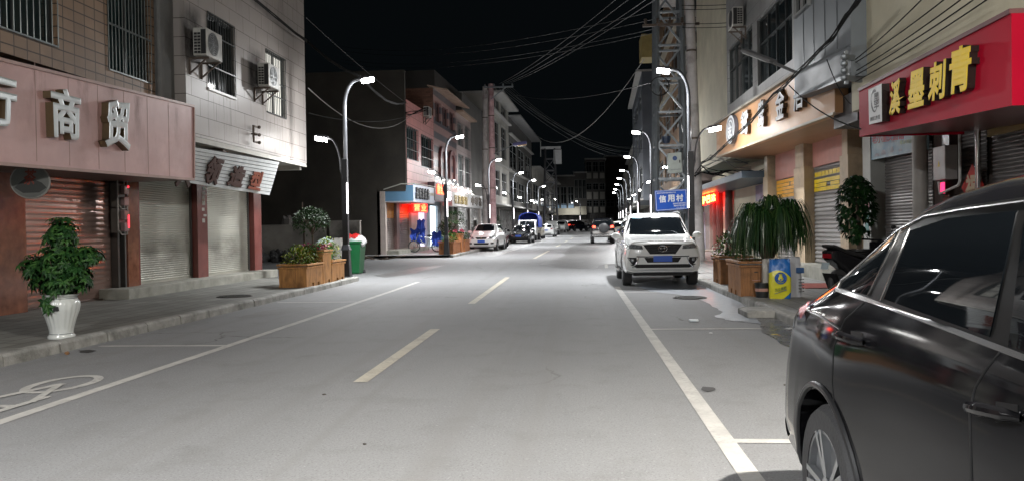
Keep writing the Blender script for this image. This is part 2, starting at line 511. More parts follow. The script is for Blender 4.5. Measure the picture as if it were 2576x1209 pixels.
# painted markings
def paint_mat(name, col):
    m, nt, b = _new(name); v = _vec(nt, True)
    w1 = _ramp(nt, _noise(nt, v, 22, 5, .7), .50, .66); w2 = _ramp(nt, _noise(nt, v, 1.3, 4, .6), .36, .66)
    mu = nt.nodes.new('ShaderNodeMath'); mu.operation = 'MULTIPLY'; nt.links.new(w1, mu.inputs[0]); nt.links.new(w2, mu.inputs[1])
    c = _mixcol(nt, col, tuple(x * .72 for x in col), _ramp(nt, _noise(nt, v, 4, 5, .6), .4, .7))
    nt.links.new(_mixcol(nt, c, (.19, .19, .185), mu.outputs[0]), b.inputs['Base Color']); b.inputs['Roughness'].default_value = .7
    _bump(nt, b, _noise(nt, v, 130, 2), .4, .006); MATS[name] = m; return m
paint_mat('white_road_paint', (.42, .41, .385)); paint_mat('aged_road_paint', (.42, .385, .31))
PAINT = M('white_road_paint', (.50, .49, .46), .7, var=.16, scale=7, world=True, dirt=(.27, .265, .25), bump=.3, bscale=120)
PAINTY = M('aged_road_paint', (.47, .44, .36), .7, var=.2, scale=6, world=True, dirt=(.27, .265, .25), bump=.3, bscale=120)
def marks():
    mb = MB()
    def rect(x0, x1, y0, y1):
        n = max(1, int((y1 - y0) / 3))
        for i in range(n):
            a = y0 + (y1 - y0) * i / n; b = y0 + (y1 - y0) * (i + 1) / n
            mb.quad((x0, a, .004), (x1, a, .004), (x1, b, .004), (x0, b, .004))
    rect(-4.52, -4.40, -10, 22.2); rect(-4.5, -4.4, 40, 140)
    rect(.9, 1.03, -6, 19.7); rect(.92, 1.03, 28, 37)
    for y in (3.9, 9.9, 16.1): rect(-6.2, -4.52, y - .05, y + .05)
    for y in (5.38, 11.33, 17.85): rect(1.03, 2.55, y - .05, y + .05)
    for y in (42, 48, 54, 60, 66, 72): rect(-6.2, -4.5, y - .05, y + .05)
    o = mb.build('road_markings', PAINT, warp=True); o['kind'] = 'structure'
    mb = MB()
    for a, b in ((-2.6, 1.4), (7.44, 11.5), (15.5, 23.8), (36, 46), (53, 58), (64, 69), (76, 82), (90, 96), (104, 110), (118, 124)):
        rc = 0
        mb.quad((-2.14, a, .004), (-2.0, a, .004), (-2.0, b, .004), (-2.14, b, .004)) if b < 30 else [mb.quad((-2.3, a + (b - a) * i / 3, .004), (-2.16, a + (b - a) * i / 3, .004), (-2.16, a + (b - a) * (i + 1) / 3, .004), (-2.3, a + (b - a) * (i + 1) / 3, .004)) for i in range(3)]
    o = mb.build('road_markings', PAINTY, warp=True); o['kind'] = 'structure'
    # bicycle symbol in the parking bay, seen in part at the frame's edge
    mb = MB()
    zc = [.0045]
    def ring(cx, cy, rx, ry, w, a0=0, a1=360):
        n = 36; zc[0] += .0006
        for i in range(n):
            t0 = rad(a0 + (a1 - a0) * i / n); t1 = rad(a0 + (a1 - a0) * (i + 1) / n)
            mb.quad(*[(cx + math.cos(t) * (rx - k), cy + math.sin(t) * (ry - k), zc[0]) for t, k in ((t0, 0), (t1, 0), (t1, w), (t0, w))])
    def line(a, b, w):
        zc[0] += .0006; a = Vector((*a, zc[0])); b = Vector((*b, zc[0])); s = (b - a).cross(Vector((0, 0, 1))).normalized() * w / 2
        mb.quad(a - s, b - s, b + s, a + s)
    ring(-4.98, 7.35, .30, .46, .09); ring(-4.90, 5.65, .28, .46, .09)
    line((-4.98, 7.35), (-5.28, 6.35), .09); line((-5.28, 6.35), (-4.95, 5.6), .09); line((-4.72, 6.75), (-4.75, 5.95), .08)
    line((-5.28, 6.35), (-4.74, 6.35), .1); line((-4.98, 7.3), (-4.7, 6.5), .07)
    line((-5.45, 6.55), (-5.36, 6.1), .12)
    o = mb.build('road_markings', PAINT); o['kind'] = 'structure'
marks()

# wet and stained asphalt
def flat(name, pts, mat, z, warp=False):
    mb = MB(); mb.add([(p.x, p.y, z + zr(p.y)) for p in pts], [tuple(range(len(pts)))])
    me = mb.build(name, mat); me['kind'] = 'structure'
    bm = bmesh.new(); bm.from_mesh(me.data); bmesh.ops.triangulate(bm, faces=bm.faces); bm.to_mesh(me.data); bm.free()
    return me
def wobble(pts, k=5, amp=.05):
    out = []
    for i, p in enumerate(pts):
        q = pts[(i + 1) % len(pts)]
        for j in range(k):
            t = j / k; e = amp * (0 if j == 0 else 1)
            out.append(p.lerp(q, t) + Vector((rnd.uniform(-e, e), rnd.uniform(-e, e) * 1.6, 0)))
    return out
def wet_mat(name, col, rough, br):
    m, nt, b = _new(name)
    v = _vec(nt, True)
    f = _ramp(nt, _noise(nt, v, 5, 6, .65), .35, .7)
    nt.links.new(_mixcol(nt, tuple(x * .75 for x in col), tuple(x * 1.25 for x in col), f), b.inputs['Base Color'])
    rr = nt.nodes.new('ShaderNodeMapRange'); rr.inputs[3].default_value = rough; rr.inputs[4].default_value = rough + .2
    nt.links.new(f, rr.inputs[0]); nt.links.new(rr.outputs[0], b.inputs['Roughness'])
    b.inputs['Specular IOR Level'].default_value = .8
    _bump(nt, b, _noise(nt, v, 60, 3, .6), br, .008)
    return m
WET = wet_mat('wet_asphalt', (.075, .075, .078), .2, .12)
DAMP = wet_mat('damp_asphalt', (.105, .104, .102), .40, .35)
def c3(x, y): return PZ(1482.8 + .438 * x, 388.4 + .438 * y, 0)
def c4_(x, y): return PZ(1200.4 + .350 * x, 282.4 + .350 * y, 0)
SHEEN = wet_mat('wet_asphalt_painted_sheen', (.205, .23, .265), .28, .3)  # pale base colour paints the bright lamp sheen on the wet road
flat('wet_patch', wobble([c3(*p) for p in ((250, 742), (350, 785), (520, 805), (640, 835), (740, 885), (760, 908), (722, 932), (800, 952), (940, 968), (985, 975), (940, 905), (880, 862), (800, 800), (690, 740), (560, 700))], 4, .035), SHEEN, .006)
flat('wet_patch', wobble([c3(*p) for p in ((990, 978), (985, 1012), (1090, 1080), (1175, 1128), (1230, 1040), (1080, 945), (950, 908))], 4, .03), WET, .0065)
flat('wet_patch', wobble([c4_(*p) for p in ((450, 1105), (600, 1060), (640, 1010), (700, 980), (880, 962), (985, 965), (985, 1100), (820, 1135), (600, 1128))], 4, .22), DAMP, .006)
flat('wet_patch', wobble([c4_(*p) for p in ((0, 1040), (90, 1000), (240, 960), (420, 935), (520, 940), (390, 985), (200, 1030), (110, 1060))], 4, .2), DAMP, .006)
flat('wet_patch', wobble([c4_(*p) for p in ((640, 900), (780, 890), (900, 905), (860, 935), (700, 940))], 4, .3), DAMP, .006)
flat('wet_patch', wobble([PZ(*p, 0) for p in ((940, 694), (1060, 676), (1120, 672), (1040, 690), (970, 699))], 4, .06), DAMP, .006)
flat('wet_patch', wobble([PZ(*p, 0) for p in ((1768, 972), (1795, 974), (1800, 981), (1780, 986), (1764, 980))], 2, .012), M('oil_stain', (.035, .034, .033), .6, spec=.2), .005)
flat('wet_patch', wobble([PZ(*p, 0) for p in ((196, 881), (225, 879), (243, 881), (222, 887), (200, 886))], 2, .012), M('oil_stain', (.035, .034, .033), .6, spec=.2), .005)
flat('wet_patch', wobble([PZ(*p, 0) for p in ((600, 800), (640, 786), (760, 770), (800, 772), (700, 792))], 3, .1), M('tyre_stain', (.14, .138, .135), .7, world=True), .003)

# manhole covers, litter, kerb ramp
def manhole(c, r, label):
    mb = MB(); mb.cyl((c.x, c.y, c.z), (c.x, c.y, c.z + .012), r, n=28)
    root = thing('manhole_cover', label, 'manhole cover', c)
    mb.build('cover', M('cast_iron', (.075, .075, .07), .55, .4, bump=.4, bscale=40), root)
    mb = MB()
    for k in range(4): 
        rr = r * (.3 + .2 * k); mb.lathe([(rr, .012), (rr, .018), (rr + .02, .018), (rr + .02, .012)], c, 24)
    mb.build('rim', M('cast_iron', (.075, .075, .07), .55, .4), root)
manhole(PZ(590, 745, .124), .36, 'round manhole cover set in the pavement between the white pot and the planter')
manhole(PZ(1735, 748, .006), .34, 'iron manhole cover in the wet patch by the right kerb')
mb = MB(); a = PZ(1872, 797, 0); b = PZ(1940, 800, 0)
mb.prism([(0, 0), (.46, 0), (.46, .115), (.1, .115), (0, .09)], lambda p, q, t: (2.62 + p, t, q), 12.62, 13.35)
tag(mb.build('kerb_ramp', KERB, bevel=.012), 'loose concrete kerb ramp block lying in the gutter', 'ramp block')
mb = MB(); p = PZ(1745, 808, 0); mb.box(p.x - .07, p.x + .07, p.y - .04, p.y + .05, .006, .035)
tag(mb.build('crushed_carton', M('pale_card', (.5, .55, .58), .5), bevel=.008), 'small crushed white carton lying in the empty parking bay', 'litter')
def scrap(px, py, r, mat, label, name='litter_scrap', h=.006, z=0.):
    p = PZ(px, py, z); mb = MB()
    mb.ball((p.x, p.y, z + h), (r, r * .7, h), 7, 4, jit=.3)
    tag(mb.build(name, mat), label, 'litter')
scrap(1788, 837, .03, M('paper_white', (.6, .6, .6), .6), 'white paper scrap beside the wet gutter')
scrap(1948, 841, .05, M('leaf_dry_yellow', (.35, .27, .05), .6), 'yellow dead leaf on the dark wet gutter', 'fallen_leaf')
scrap(1960, 843, .03, M('leaf_dry_brown', (.2, .1, .04), .6), 'brown dead leaf next to the yellow one in the gutter', 'fallen_leaf')
scrap(1985, 826, .06, M('paper_white', (.6, .6, .6), .6), 'torn white paper in the gutter near the ramp block')
scrap(170, 891, .035, M('leaf_dry_brown', (.2, .1, .04), .6), 'brown dead leaf on the road below the white flower pot', 'fallen_leaf', .02)
scrap(157, 883, .022, M('paper_white', (.6, .6, .6), .6), 'tiny white pebble of paper at the foot of the kerb')
scrap(815, 992, .018, M('leaf_dry_dark', (.06, .05, .04), .6), 'dark dead leaf on the open road', 'fallen_leaf')
scrap(917, 1117, .013, M('leaf_dry_dark', (.06, .05, .04), .6), 'dark grit crumb on the open road')
scrap(1975, 968, .02, M('leaf_dry_dark', (.06, .05, .04), .6), 'dark leaf by the rear wheel of the black car', 'fallen_leaf')

# ------------------------------------------------------------ street lamps
DARKM = M('lamp_grey_paint', (.035, .036, .04), .38, .35, var=.06)
PIPEM = M('lamp_pipe_paint', (.12, .125, .135), .34, .5, var=.06)
LENS = EMIT('lamp_lens', (1, .98, .94), 60)
STRIP = EMIT('lamp_strip', (1, .95, .98), 5)
def lamp(x, y, s, label, power=1., lower=True, glow=.11, col=COOL):
    """s = +1: the road lies on +x of the pole"""
    p = W((x, y, 0)); z0 = .124
    root = thing('street_lamp', label, 'street lamp', (p.x, p.y, p.z), 0, 'double arm street lamps along both kerbs')
    mb = MB()
    mb.hexa(lambda a, b, c: (a * (.13 if c < .9 else .1), b * (.13 if c < .9 else .1), c), -1, 1, -1, 1, z0, .9)
    mb.hexa(lambda a, b, c: (a * (.13 if c < 1 else .085), b * (.13 if c < 1 else .08), c), -1, 1, -1, 1, .9, 1.06)
    mb.box(-.085, .085, -.075, .075, 1.06, 3.55)
    mb.box(-.2, .2, -.2, .2, z0, z0 + .02)
    mb.build('pole', DARKM, root, local=True, bevel=.012)
    mb = MB()
    pts = [(s * .03, 0, 3.5), (s * .03, 0, 5.05)] + [(s * (.03 + .42 * (1 - math.cos(t))), 0, 5.05 + .80 * math.sin(t)) for t in [rad(a) for a in range(10, 91, 10)]] + [(s * .56, 0, 5.87)]
    mb.tube(pts, [.058] * 2 + [.05] * (len(pts) - 2), 10)
    mb.build('arm', PIPEM, root, local=True, smooth=True)
    def head(hx, hz, w, nm='lamp_head', tilt=.10):
        mb = MB(); d = s * w
        poly = [(0, -.03), (.08, -.045), (.40, -.03), (.42, .0), (.36, .03), (.1, .045), (0, .03)]
        mb.prism(poly, lambda a, b, c: (hx + d * a, c, hz + b + tilt * a), -.085, .085)
        h = mb.build(nm, DARKM, root, local=True, bevel=.008)
        mb = MB(); mb.hexa(lambda a, b, c: (hx + d * a, b, hz - .046 + tilt * a + .036 * (a - .08) / .3 * .4 + c), .07, .40, -.095, .095, -.095, .004)
        mb.build('lens', LENS, h, local=True)
        return hx + d * .25, hz - .13
    hx, hz_ = head(s * .5, 5.88, 1)
    def spot(lx, lz, pw, tx):
        ld = bpy.data.lights.new('lamp_light', 'SPOT'); ld.energy = pw; ld.color = col
        ld.spot_size = rad(168); ld.spot_blend = 1.0; ld.shadow_soft_size = .09
        lo = bpy.data.objects.new('lamp_light', ld); COL.objects.link(lo); lo.parent = root
        lo.location = (lx, 0, lz); lo.rotation_euler = (0, tx, 0)
        ld = bpy.data.lights.new('lamp_glow', 'POINT'); ld.energy = pw * glow; ld.color = col; ld.shadow_soft_size = .09
        l2 = bpy.data.objects.new('lamp_glow', ld); COL.objects.link(l2); l2.parent = root; l2.location = (lx, 0, lz)
    spot(hx, hz_, LAMP_W * power, s * rad(-16))
    if lower:
        mb = MB()
        pts = [(-s * .05, 0, 3.0), (-s * .10, 0, 3.2)] + [(-s * (.12 + .34 * (1 - math.cos(t))), 0, 3.25 + .92 * math.sin(t)) for t in [rad(a) for a in range(0, 81, 10)]] + [(-s * .56, 0, 4.2)]
        mb.tube(pts, .03, 8)
        mb.build('arm', PIPEM if y < 30 else DARKM, root, local=True, smooth=True)
        hx, hz_ = head(-s * .48, 4.2, -.9, tilt=.12)
        spot(hx, hz_, LOWER_W * power, -s * rad(-12))
    mb = MB(); mb.box(s * .085 - .02, s * .085 + .02, -.095, -.055, 1.95, 2.85)
    mb.build('light_strip', STRIP, root, local=True, bevel=.01)
    return root
ORD = ['first', 'second', 'third', 'fourth', 'fifth', 'sixth', 'seventh', 'eighth']
LY = [22.9, 38.6, 53.2, 67.5, 80, 93.6]
LWHAT = ['beside the wooden planter and green bin', 'in front of the red lit shop door', 'behind the two concrete poles', 'next to the black sedan', 'behind the blue canvas truck', 'beyond the parked white hatchbacks']
for i, y in enumerate(LY):
    lamp(-6.72, y, 1, 'double arm street lamp %s, %s on that kerb' % (LWHAT[i], ORD[i]))
RY = [22.9, 38.6, 53.2, 67.5, 80, 93.6, 107, 120]
for i, y in enumerate(RY):
    lamp(3.24, y, -1, 'double arm street lamp on the tower side kerb, %s' % (ORD[i] + ' of its row' if i else 'closest, beside the blue sign'), lower=i < 6)
lamp(3.5, 2.2, -1, 'double arm street lamp behind the parked black car', power=1.15, glow=.5, col=(1, .95, .88))
lamp(-6.72, -1.5, 1, 'added unseen double arm street lamp behind the camera on the tea shop side', power=1.5, glow=.4)  # unseen lamp, added to brighten the foreground and the facades
lamp(-8.6, 148, 1, 'far double arm street lamp at the corner by the dark lattice mast', lower=False, power=.45)
lamp(-3.9, 168, -1, 'far double arm street lamp before the house with pale balcony panels', lower=False, power=.4)
# ------------------------------------------------------------ shared building pieces
GLS = GLASS('dark_window_glass', (.008, .011, .012), .08)
GLG = GLASS('green_window_glass', (.006, .018, .02), .08)
BARM = M('window_bar_steel', (.18, .2, .2), .35, .7)
FRAMEM = M('window_frame_alu', (.25, .26, .26), .4, .5)
DKFRAME = M('window_frame_dark', (.05, .055, .055), .4, .4)
def window(parent, fn, u0, u1, z0, z1, o=-.1, glass=GLS, frame=FRAMEM, bars=0, hb=(), barm=BARM, mull=1, warp=False, baro=.04, trans=None, br=.009, name='window'):
    mb = MB(); t = .05
    for a, b, c, d in ((u0, u1, z0, z0 + t), (u0, u1, z1 - t, z1), (u0, u0 + t, z0 + t, z1 - t), (u1 - t, u1, z0 + t, z1 - t)):
        mb.hexa(fn, a, b, o - .02, o + .05, c, d)
    for k in range(1, mull + 1):
        u = u0 + (u1 - u0) * k / (mull + 1); mb.hexa(fn, u - .022, u + .022, o - .015, o + .04, z0 + t, z1 - t)
    if trans: mb.hexa(fn, u0 + t, u1 - t, o - .015, o + .04, z0 + (z1 - z0) * trans - .02, z0 + (z1 - z0) * trans + .02)
    w = mb.build(name, frame, parent, warp=warp)
    mb = MB(); mb.quad(fn(u0 + t, o, z0 + t), fn(u1 - t, o, z0 + t), fn(u1 - t, o, z1 - t), fn(u0 + t, o, z1 - t))
    mb.build('pane', glass, w, warp=warp)
    if bars:
        mb = MB()
        for k in range(bars + 1):
            u = u0 + (u1 - u0) * k / bars; mb.cyl(fn(u, baro, z0), fn(u, baro, z1), br, n=6)
        for q in hb:
            z = z0 + (z1 - z0) * q; mb.hexa(fn, u0, u1, baro - .012, baro + .012, z - .014, z + .014)
        mb.build('window_bars', barm, w, warp=warp)
    return w
def body(fn, u0, u1, z0, z1, depth, o=-.3, mb=None, mi=0):
    mb = mb or MB(); mb.hexa(fn, u0, u1, -depth, o, z0, z1, mi)
    for u in (u0, u1): mb.quad(fn(u, o, z0), fn(u, 0, z0), fn(u, 0, z1), fn(u, o, z1), mi)
    mb.quad(fn(u0, o, z1), fn(u1, o, z1), fn(u1, 0, z1), fn(u0, 0, z1), mi)
    mb.quad(fn(u0, o, z0), fn(u1, o, z0), fn(u1, 0, z0), fn(u0, 0, z0), mi)
    return mb
ACM = M('aircon_cream', (.42, .41, .38), .45, var=.2, scale=6, dirt=(.2, .19, .17))
DKM = M('dark_plastic', (.012, .012, .013), .5)
RUST = M('rusty_steel', (.1, .075, .06), .6, .4, var=.3, scale=12)
def aircon(fn, u, z, o, label, w=.8, h=.55, d=.3, warp=False):
    q = fn(u + w / 2, o + .1, z - .02)
    if warp: q = W(q)
    root = thing('air_conditioner', label, 'air conditioner', q)
    mb = MB(); mb.hexa(fn, u, u + w, o, o + d, z, z + h)
    mb.build('casing', ACM, root, bevel=.015, warp=warp)
    mb = MB(); c = fn(u + w * .42, o + d + .004, z + h * .5)
    for k in range(7):
        r = .035 + .035 * k; mb.lathe([(r, -.004), (r, .006), (r + .009, .006), (r + .009, -.004)], c, 20, axis='x')
    for k in range(4):
        a = math.pi * k / 4; e = Vector((0, math.cos(a) * .25, math.sin(a) * .25)); mb.bar(c - e, c + e, .008, .008, (1, 0, 0))
    mb.build('fan_grille', FRAMEM, root, warp=warp)
    mb = MB(); mb.lathe([(.24, -.01), (.24, -.003)], c, 24, axis='x'); mb.build('fan_opening', DKM, root, warp=warp)
    mb = MB()
    for i in range(2):
        for j in range(7):
            mb.hexa(fn, u - .006, u - .001, o + .03 + i * .075, o + .095 + i * .075, z + .05 + j * .066, z + .098 + j * .066)
    mb.hexa(fn, u - .006, u - .001, o + .18, o + d - .01, z + .04, z + h - .04)
    mb.build('side_vent', DKM, root, warp=warp)
    mb = MB()
    for uu in (u + .12, u + w - .12):
        mb = MB(); mb.hexa(fn, uu - .02, uu + .02, .0, o + d, z - .05, z - .012); mb.hexa(fn, uu - .02, uu + .02, 0, .04, z - .38, z - .05)
        mb.bar(fn(uu, .03, z - .34), fn(uu, o + d - .05, z - .04), .03)
        mb.build('bracket', RUST, root, warp=warp)
    return root

# ------------------------------------------------------------ left: tan tiled shop house
TAN = TILE('tan_wall_tile', (.25, .165, .105), (.05, .035, .025), .30, .19, 'yz', .012, 0, .12, .5, .5, dirt=(.11, .07, .045))
MARB = M('brown_marble', (.20, .08, .048), .16, var=.4, scale=5, world=True, spec=.6)
SH_BROWN = M('shutter_brown', (.30, .205, .175), .2, .6, var=.12, scale=2, world=True, rvar=.08)
SH_GREY = M('shutter_zinc', (.42, .415, .36), .36, .5, var=.14, scale=1.3, world=True, rvar=.08)
SH_DARK = M('shutter_grey_dark', (.17, .16, .155), .3, .6, var=.14, scale=1.3, world=True, rvar=.08)
FA = LF(-8.6); FB = LF(-9.8)
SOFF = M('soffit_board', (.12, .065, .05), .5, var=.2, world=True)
root = thing('shop_house', 'tan tiled shop house with tall barred windows above a roller shutter', 'building', (-12, 11, .1))
mb = MB()
w1 = (PX(-60, 70, -8.6).y, PX(143, 60, -8.6).y, PX(143, 119, -8.6).z, 7.2)
w2 = (PX(270, 60, -8.6).y, PX(377, 60, -8.6).y, PX(270, 174, -8.6).z, 7.2)
zu = 4.22
UE = 15.85
mb.wall(FA, -8, UE, zu, 10, [w1, w2], .2)
body(FA, -8, UE, zu, 10, 8, -.35, mb)
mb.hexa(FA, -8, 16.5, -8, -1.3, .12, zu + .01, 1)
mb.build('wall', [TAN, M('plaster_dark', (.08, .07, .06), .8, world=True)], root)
for w in (w1, w2):
    window(root, FA, w[0], w[1], w[2], w[3], -.14, GLG, DKFRAME, 13 if w is w2 else 12, (0, .32, .64, .97), baro=.02)
mb = MB(); mb.hexa(FA, UE + .01, 16.55, -.3, .05, 4.1, 10); mb.cyl((-8.5, UE - .02, 4.2), (-8.5, UE - .02, 10), .045, n=8)
mb.build('pilaster', M('grey_render', (.13, .13, .125), .75, world=True, bump=.2), root)
sx = [13.3, 16.2, 16.45]
mb = MB(); mb.shutter(FB, 13.36, 16.2, -.05, .15, 2.72, .112, .006); mb.build('roller_shutter', SH_BROWN, root, smooth=True, sharp=60)
mb = MB(); mb.hexa(FB, 13.30, 16.28, -.06, .04, .12, .15); mb.build('doorsill', M('dark_sill', (.07, .05, .04), .5), root)
for a, b, o1 in ((12.45, 13.29, .18), (16.47, 16.9, .18)):
    mb = MB(); mb.hexa(FB, a, b, -.3, o1, .12, 2.7); mb.build('pillar', MARB, root, bevel=.01)
mb = MB(); mb.hexa(FB, 16.22, 16.29, -.1, .1, .12, 2.7); mb.hexa(FB, 16.38, 16.44, -.1, .16, .12, 2.7); mb.build('shutter_rail', M('rail_steel', (.1, .095, .09), .4, .6), root)
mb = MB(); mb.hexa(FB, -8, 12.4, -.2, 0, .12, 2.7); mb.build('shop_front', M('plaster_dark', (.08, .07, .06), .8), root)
# fascia with raised letters
PINKF = M('fascia_pink_panel', (.50, .30, .28), .42, var=.12, scale=1.4, world=True, dirt=(.36, .19, .16))
fq = [PX(0, 412, -8.2), PX(487, 452, -8.2), PX(487, 268, -8.2), PX(0, 150, -8.2)]
d0 = (fq[0] - fq[1]) / (fq[0].y - fq[1].y); d3 = (fq[3] - fq[2]) / (fq[3].y - fq[2].y)
fq[0] = fq[1] + d0 * (4.0 - fq[1].y); fq[3] = fq[2] + d3 * (4.0 - fq[2].y)
sg = thing('shop_sign', 'dusty pink fascia sign with big grey raised letters', 'sign', (-8.4, 11, 2.5))
mb = MB(); mb.slab(fq, (1, 0, 0), .34); mb.build('board', PINKF, sg)
mb = MB()
for q, t in ((0, .035), (1, .03)):
    a, b = (fq[0], fq[1]) if q == 0 else (fq[3], fq[2])
    mb.bar(a + Vector((.01, 0, 0)), b + Vector((.01, 0, 0)), .03, .05)
mb.bar(fq[1] + Vector((.012, 0, .03)), fq[2] + Vector((.012, 0, -.03)), .035, .035, (0, 1, 0))
for y in (9.0, 10.3, 11.6, 12.4, 13.2, 14.0, 14.8, 15.6):
    mb.box(-8.199, -8.197, y - .006, y + .006, 2.58, 4.1)
mb.build('trim', M('fascia_trim', (.33, .2, .17), .4, world=True), sg)
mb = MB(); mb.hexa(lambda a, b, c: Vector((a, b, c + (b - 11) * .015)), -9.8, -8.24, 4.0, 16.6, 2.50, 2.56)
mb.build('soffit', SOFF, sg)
LETF = M('letter_grey_face', (.42, .45, .45), .3, .2, var=.1); LETS = M('letter_bronze_side', (.12, .085, .045), .4, .3)
def letter(sign, ch, pts, plane, depth, mats, bold=.03, shear=0., nm='letter', lift=.0, warp=False):
    """pts: lower left, lower right, upper right, upper left of the letter's face as seen"""
    q = [PL(x, y, plane, depth + lift) for x, y in pts]
    n = (q[1] - q[0]).cross(q[3] - q[0]).normalized()
    q = [p - n * depth for p in q]
    put_text(nm, ch, q, (0, 0, 1, 1), depth, mats, sign, bold, shear, 0)
letter(sg, '行', [(-62, 312), (40, 322), (45, 196), (-58, 166)], fq, .13, [LETF, LETS], .045)
letter(sg, '商', [(132, 344), (203, 356), (204, 234), (127, 213)], fq, .13, [LETF, LETS], .045)
letter(sg, '贸', [(264, 369), (329, 381), (329, 254), (268, 250)], fq, .13, [LETF, LETS], .045)
stain(lambda u, o, z: Vector((-8.2 + o, u, z)), 8.5, 16.4, 2.75, 4.05, .0012, STAIN('fascia_run', (.16, .09, .075), 'run', .6), sg, 'rain_stain')
# round tea sign on a bracket
c = PX(77, 457, -8.75)
ts = thing('round_sign', 'round grey tea sign hanging under the pink fascia', 'sign', c)
ax = Vector((.5, -.866, 0))
mb = MB(); mb.cyl(c - ax * .06, c + ax * .06, .28, n=32); mb.build('drum', M('drum_alu', (.35, .35, .33), .35, .5), ts, smooth=True)
mb = MB(); mb.cyl(c + ax * .061, c + ax * .064, .262, n=32); mb.build('face', M('drum_face', (.16, .17, .165), .4, var=.2), ts)
rt = Vector((.866, .5, 0)); up = Vector((0, 0, 1))
mb = MB()
hill = [(-.22, -.1), (-.12, .0), (-.02, .08), (.06, .03), (.16, -.02), (.23, -.1), (.12, -.18), (-.1, -.19)]
mb.prism(hill, lambda a, b, t: c + ax * (.065 + t) + rt * a + up * b, 0, .002); mb.build('hill_motif', M('drum_motif', (.03, .035, .035), .5), ts)
q = [c + ax * .068 + rt * a + up * b for a, b in ((-.09, -.06), (.09, -.06), (.09, .19), (-.09, .19))]
put_text('letter', '茶', q, (0, 0, 1, 1), .008, M('tea_red', (.2, .03, .015), .5), ts, .03, .2)
mb = MB(); mb.cyl(c + up * .27, c + up * .40, .012); mb.cyl(c + up * .38 - Vector((0, 0, 0)), Vector((c.x - 1.0, c.y, c.z + .38)), .014); mb.build('bracket', RUST, ts)
# meter boxes on the marble pillar
def meter(px, y0, y1, label, red):
    a = PX(px, y1, -9.42); b = PX(px, y0, -9.42)
    t = thing('meter_box', label, 'meter box', (-9.5, a.y, a.z))
    mb = MB(); mb.box(-9.62, -9.48, a.y, a.y + .26, a.z, b.z); mb.build('back_box', M('meter_grey', (.12, .11, .1), .5), t)
    mb = MB(); h = (b.z - a.z) / 2
    for k in range(2): mb.box(-9.479, -9.38, a.y + .1, a.y + .28, a.z + .02 + h * k, a.z + h * (k + 1) - .03)
    mb.build('cover', M('meter_cover', (.30, .2, .2), .15, spec=.7), t, bevel=.02)
    mb = MB(); mb.box(-9.378, -9.372, a.y + .22, a.y + .27, a.z + (.4 if not red else .1), a.z + (.44 if not red else h + .12)); mb.build('indicator_lamp', EMIT('red_indicator', (1, .03, .05), 2.5 if red else 2.5), t)
    mb = MB(); mb.tube([(-9.45, a.y - .03, b.z + .25), (-9.45, a.y - .03, a.z + .05), (-9.45, a.y + .1, a.z - .04), (-9.45, a.y + .3, a.z - .04), (-9.45, a.y + .34, b.z + .2)], .016, 6)
    mb.build('conduit', M('conduit_grey', (.33, .31, .29), .5), t)
meter(302, 462, 520, 'upper meter box with conduit on the brown marble pillar', False)
meter(303, 525, 585, 'lower meter box glowing red on the brown marble pillar', True)

# ------------------------------------------------------------ left: white tiled building with the overhang
WT = TILE('white_wall_tile', (.31, .28, .26), (.07, .055, .047), .8, .405, 'yz', .009, .5, .05, .42, .4, dirt=(.29, .26, .24))
FO = LF(-8.3)
UE2 = 24.2
root = thing('shop_house', 'white tiled house with overhanging upper floor above two grey shutters', 'building', (-12, 20, .1))
v1 = (PX(520, 60, -8.3).y, PX(590, 160, -8.3).y, PX(523, 221, -8.3).z, PX(519, 29, -8.3).z)
v2 = (PX(669, 200, -8.3).y, PX(717, 200, -8.3).y, PX(672, 282, -8.3).z, PX(667, 122, -8.3).z)
mb = MB(); mb.wall(FO, 16.56, UE2, 3.58, 11, [v1, v2], .2); body(FO, 16.56, UE2, 3.58, 11, 8, -.35, mb)
mb.hexa(FB, 16.5, 23.9, -6, -.12, .12, 3.58)
mb.build('wall', WT, root)
LITP = EMIT('lit_curtain', (.9, .88, .8), .55)
window(root, FO, *v1, -.12, GLS, DKFRAME, 11, (.0, .3, .72, 1), baro=.02, barm=DKFRAME, br=.011)
window(root, FO, *v2, -.12, LITP, DKFRAME, 11, (.0, .3, .52, .99), baro=.02, barm=DKFRAME, br=.011)
mb = MB(); mb.hexa(FO, v1[0] - .02, v1[1] + .02, -.02, .04, v1[2] - .05, v1[2]); mb.build('sill', M('sill_white', (.55, .53, .5), .4), root)
for u in (17.6, 19.6, 21.6): pass
mb = MB(); mb.hexa(FO, 16.6, UE2 - .01, -1.49, -.01, 3.5, 3.578)
mb.hexa(FO, 16.6, UE2, -.12, .0, 3.46, 3.499)
for u in (18.6, 21.4, 23.9): mb.hexa(FO, u, u + .18, -1.48, -.13, 3.36, 3.499)
mb.build('soffit', M('soffit_white', (.42, .41, .37), .6, world=True), root)
SHT = M('red_brown_tile', (.17, .05, .042), .2, var=.2, scale=3, world=True)
for a, b, c0 in ((16.95, 17.02, 0), (19.74, 20.3, 0), (23.34, 23.9, 0)):
    mb = MB(); mb.hexa(FB, a, b, -.3, .14, .33, 3.4)
    for z in (.9, 1.5, 2.1): mb.hexa(FB, a - .002, b + .002, -.3, .143, z, z + .012)
    mb.build('pillar', SHT, root)
for a, b in ((17.03, 19.72), (20.32, 23.3)):
    mb = MB(); mb.shutter(FB, a, b, -.05, .38, 3.1, .052, .014); mb.hexa(FB, a, b, -.05, -.02, .335, .38); mb.build('roller_shutter', SH_GREY, root, smooth=True, sharp=60)
    for u in (a - .01, b - .05):
        mb = MB(); mb.hexa(FB, u, u + .06, -.08, .0, .335, 3.1)
        mb.build('shutter_rail', M('rail_steel', (.1, .095, .09), .4, .6), root)
mb = MB()
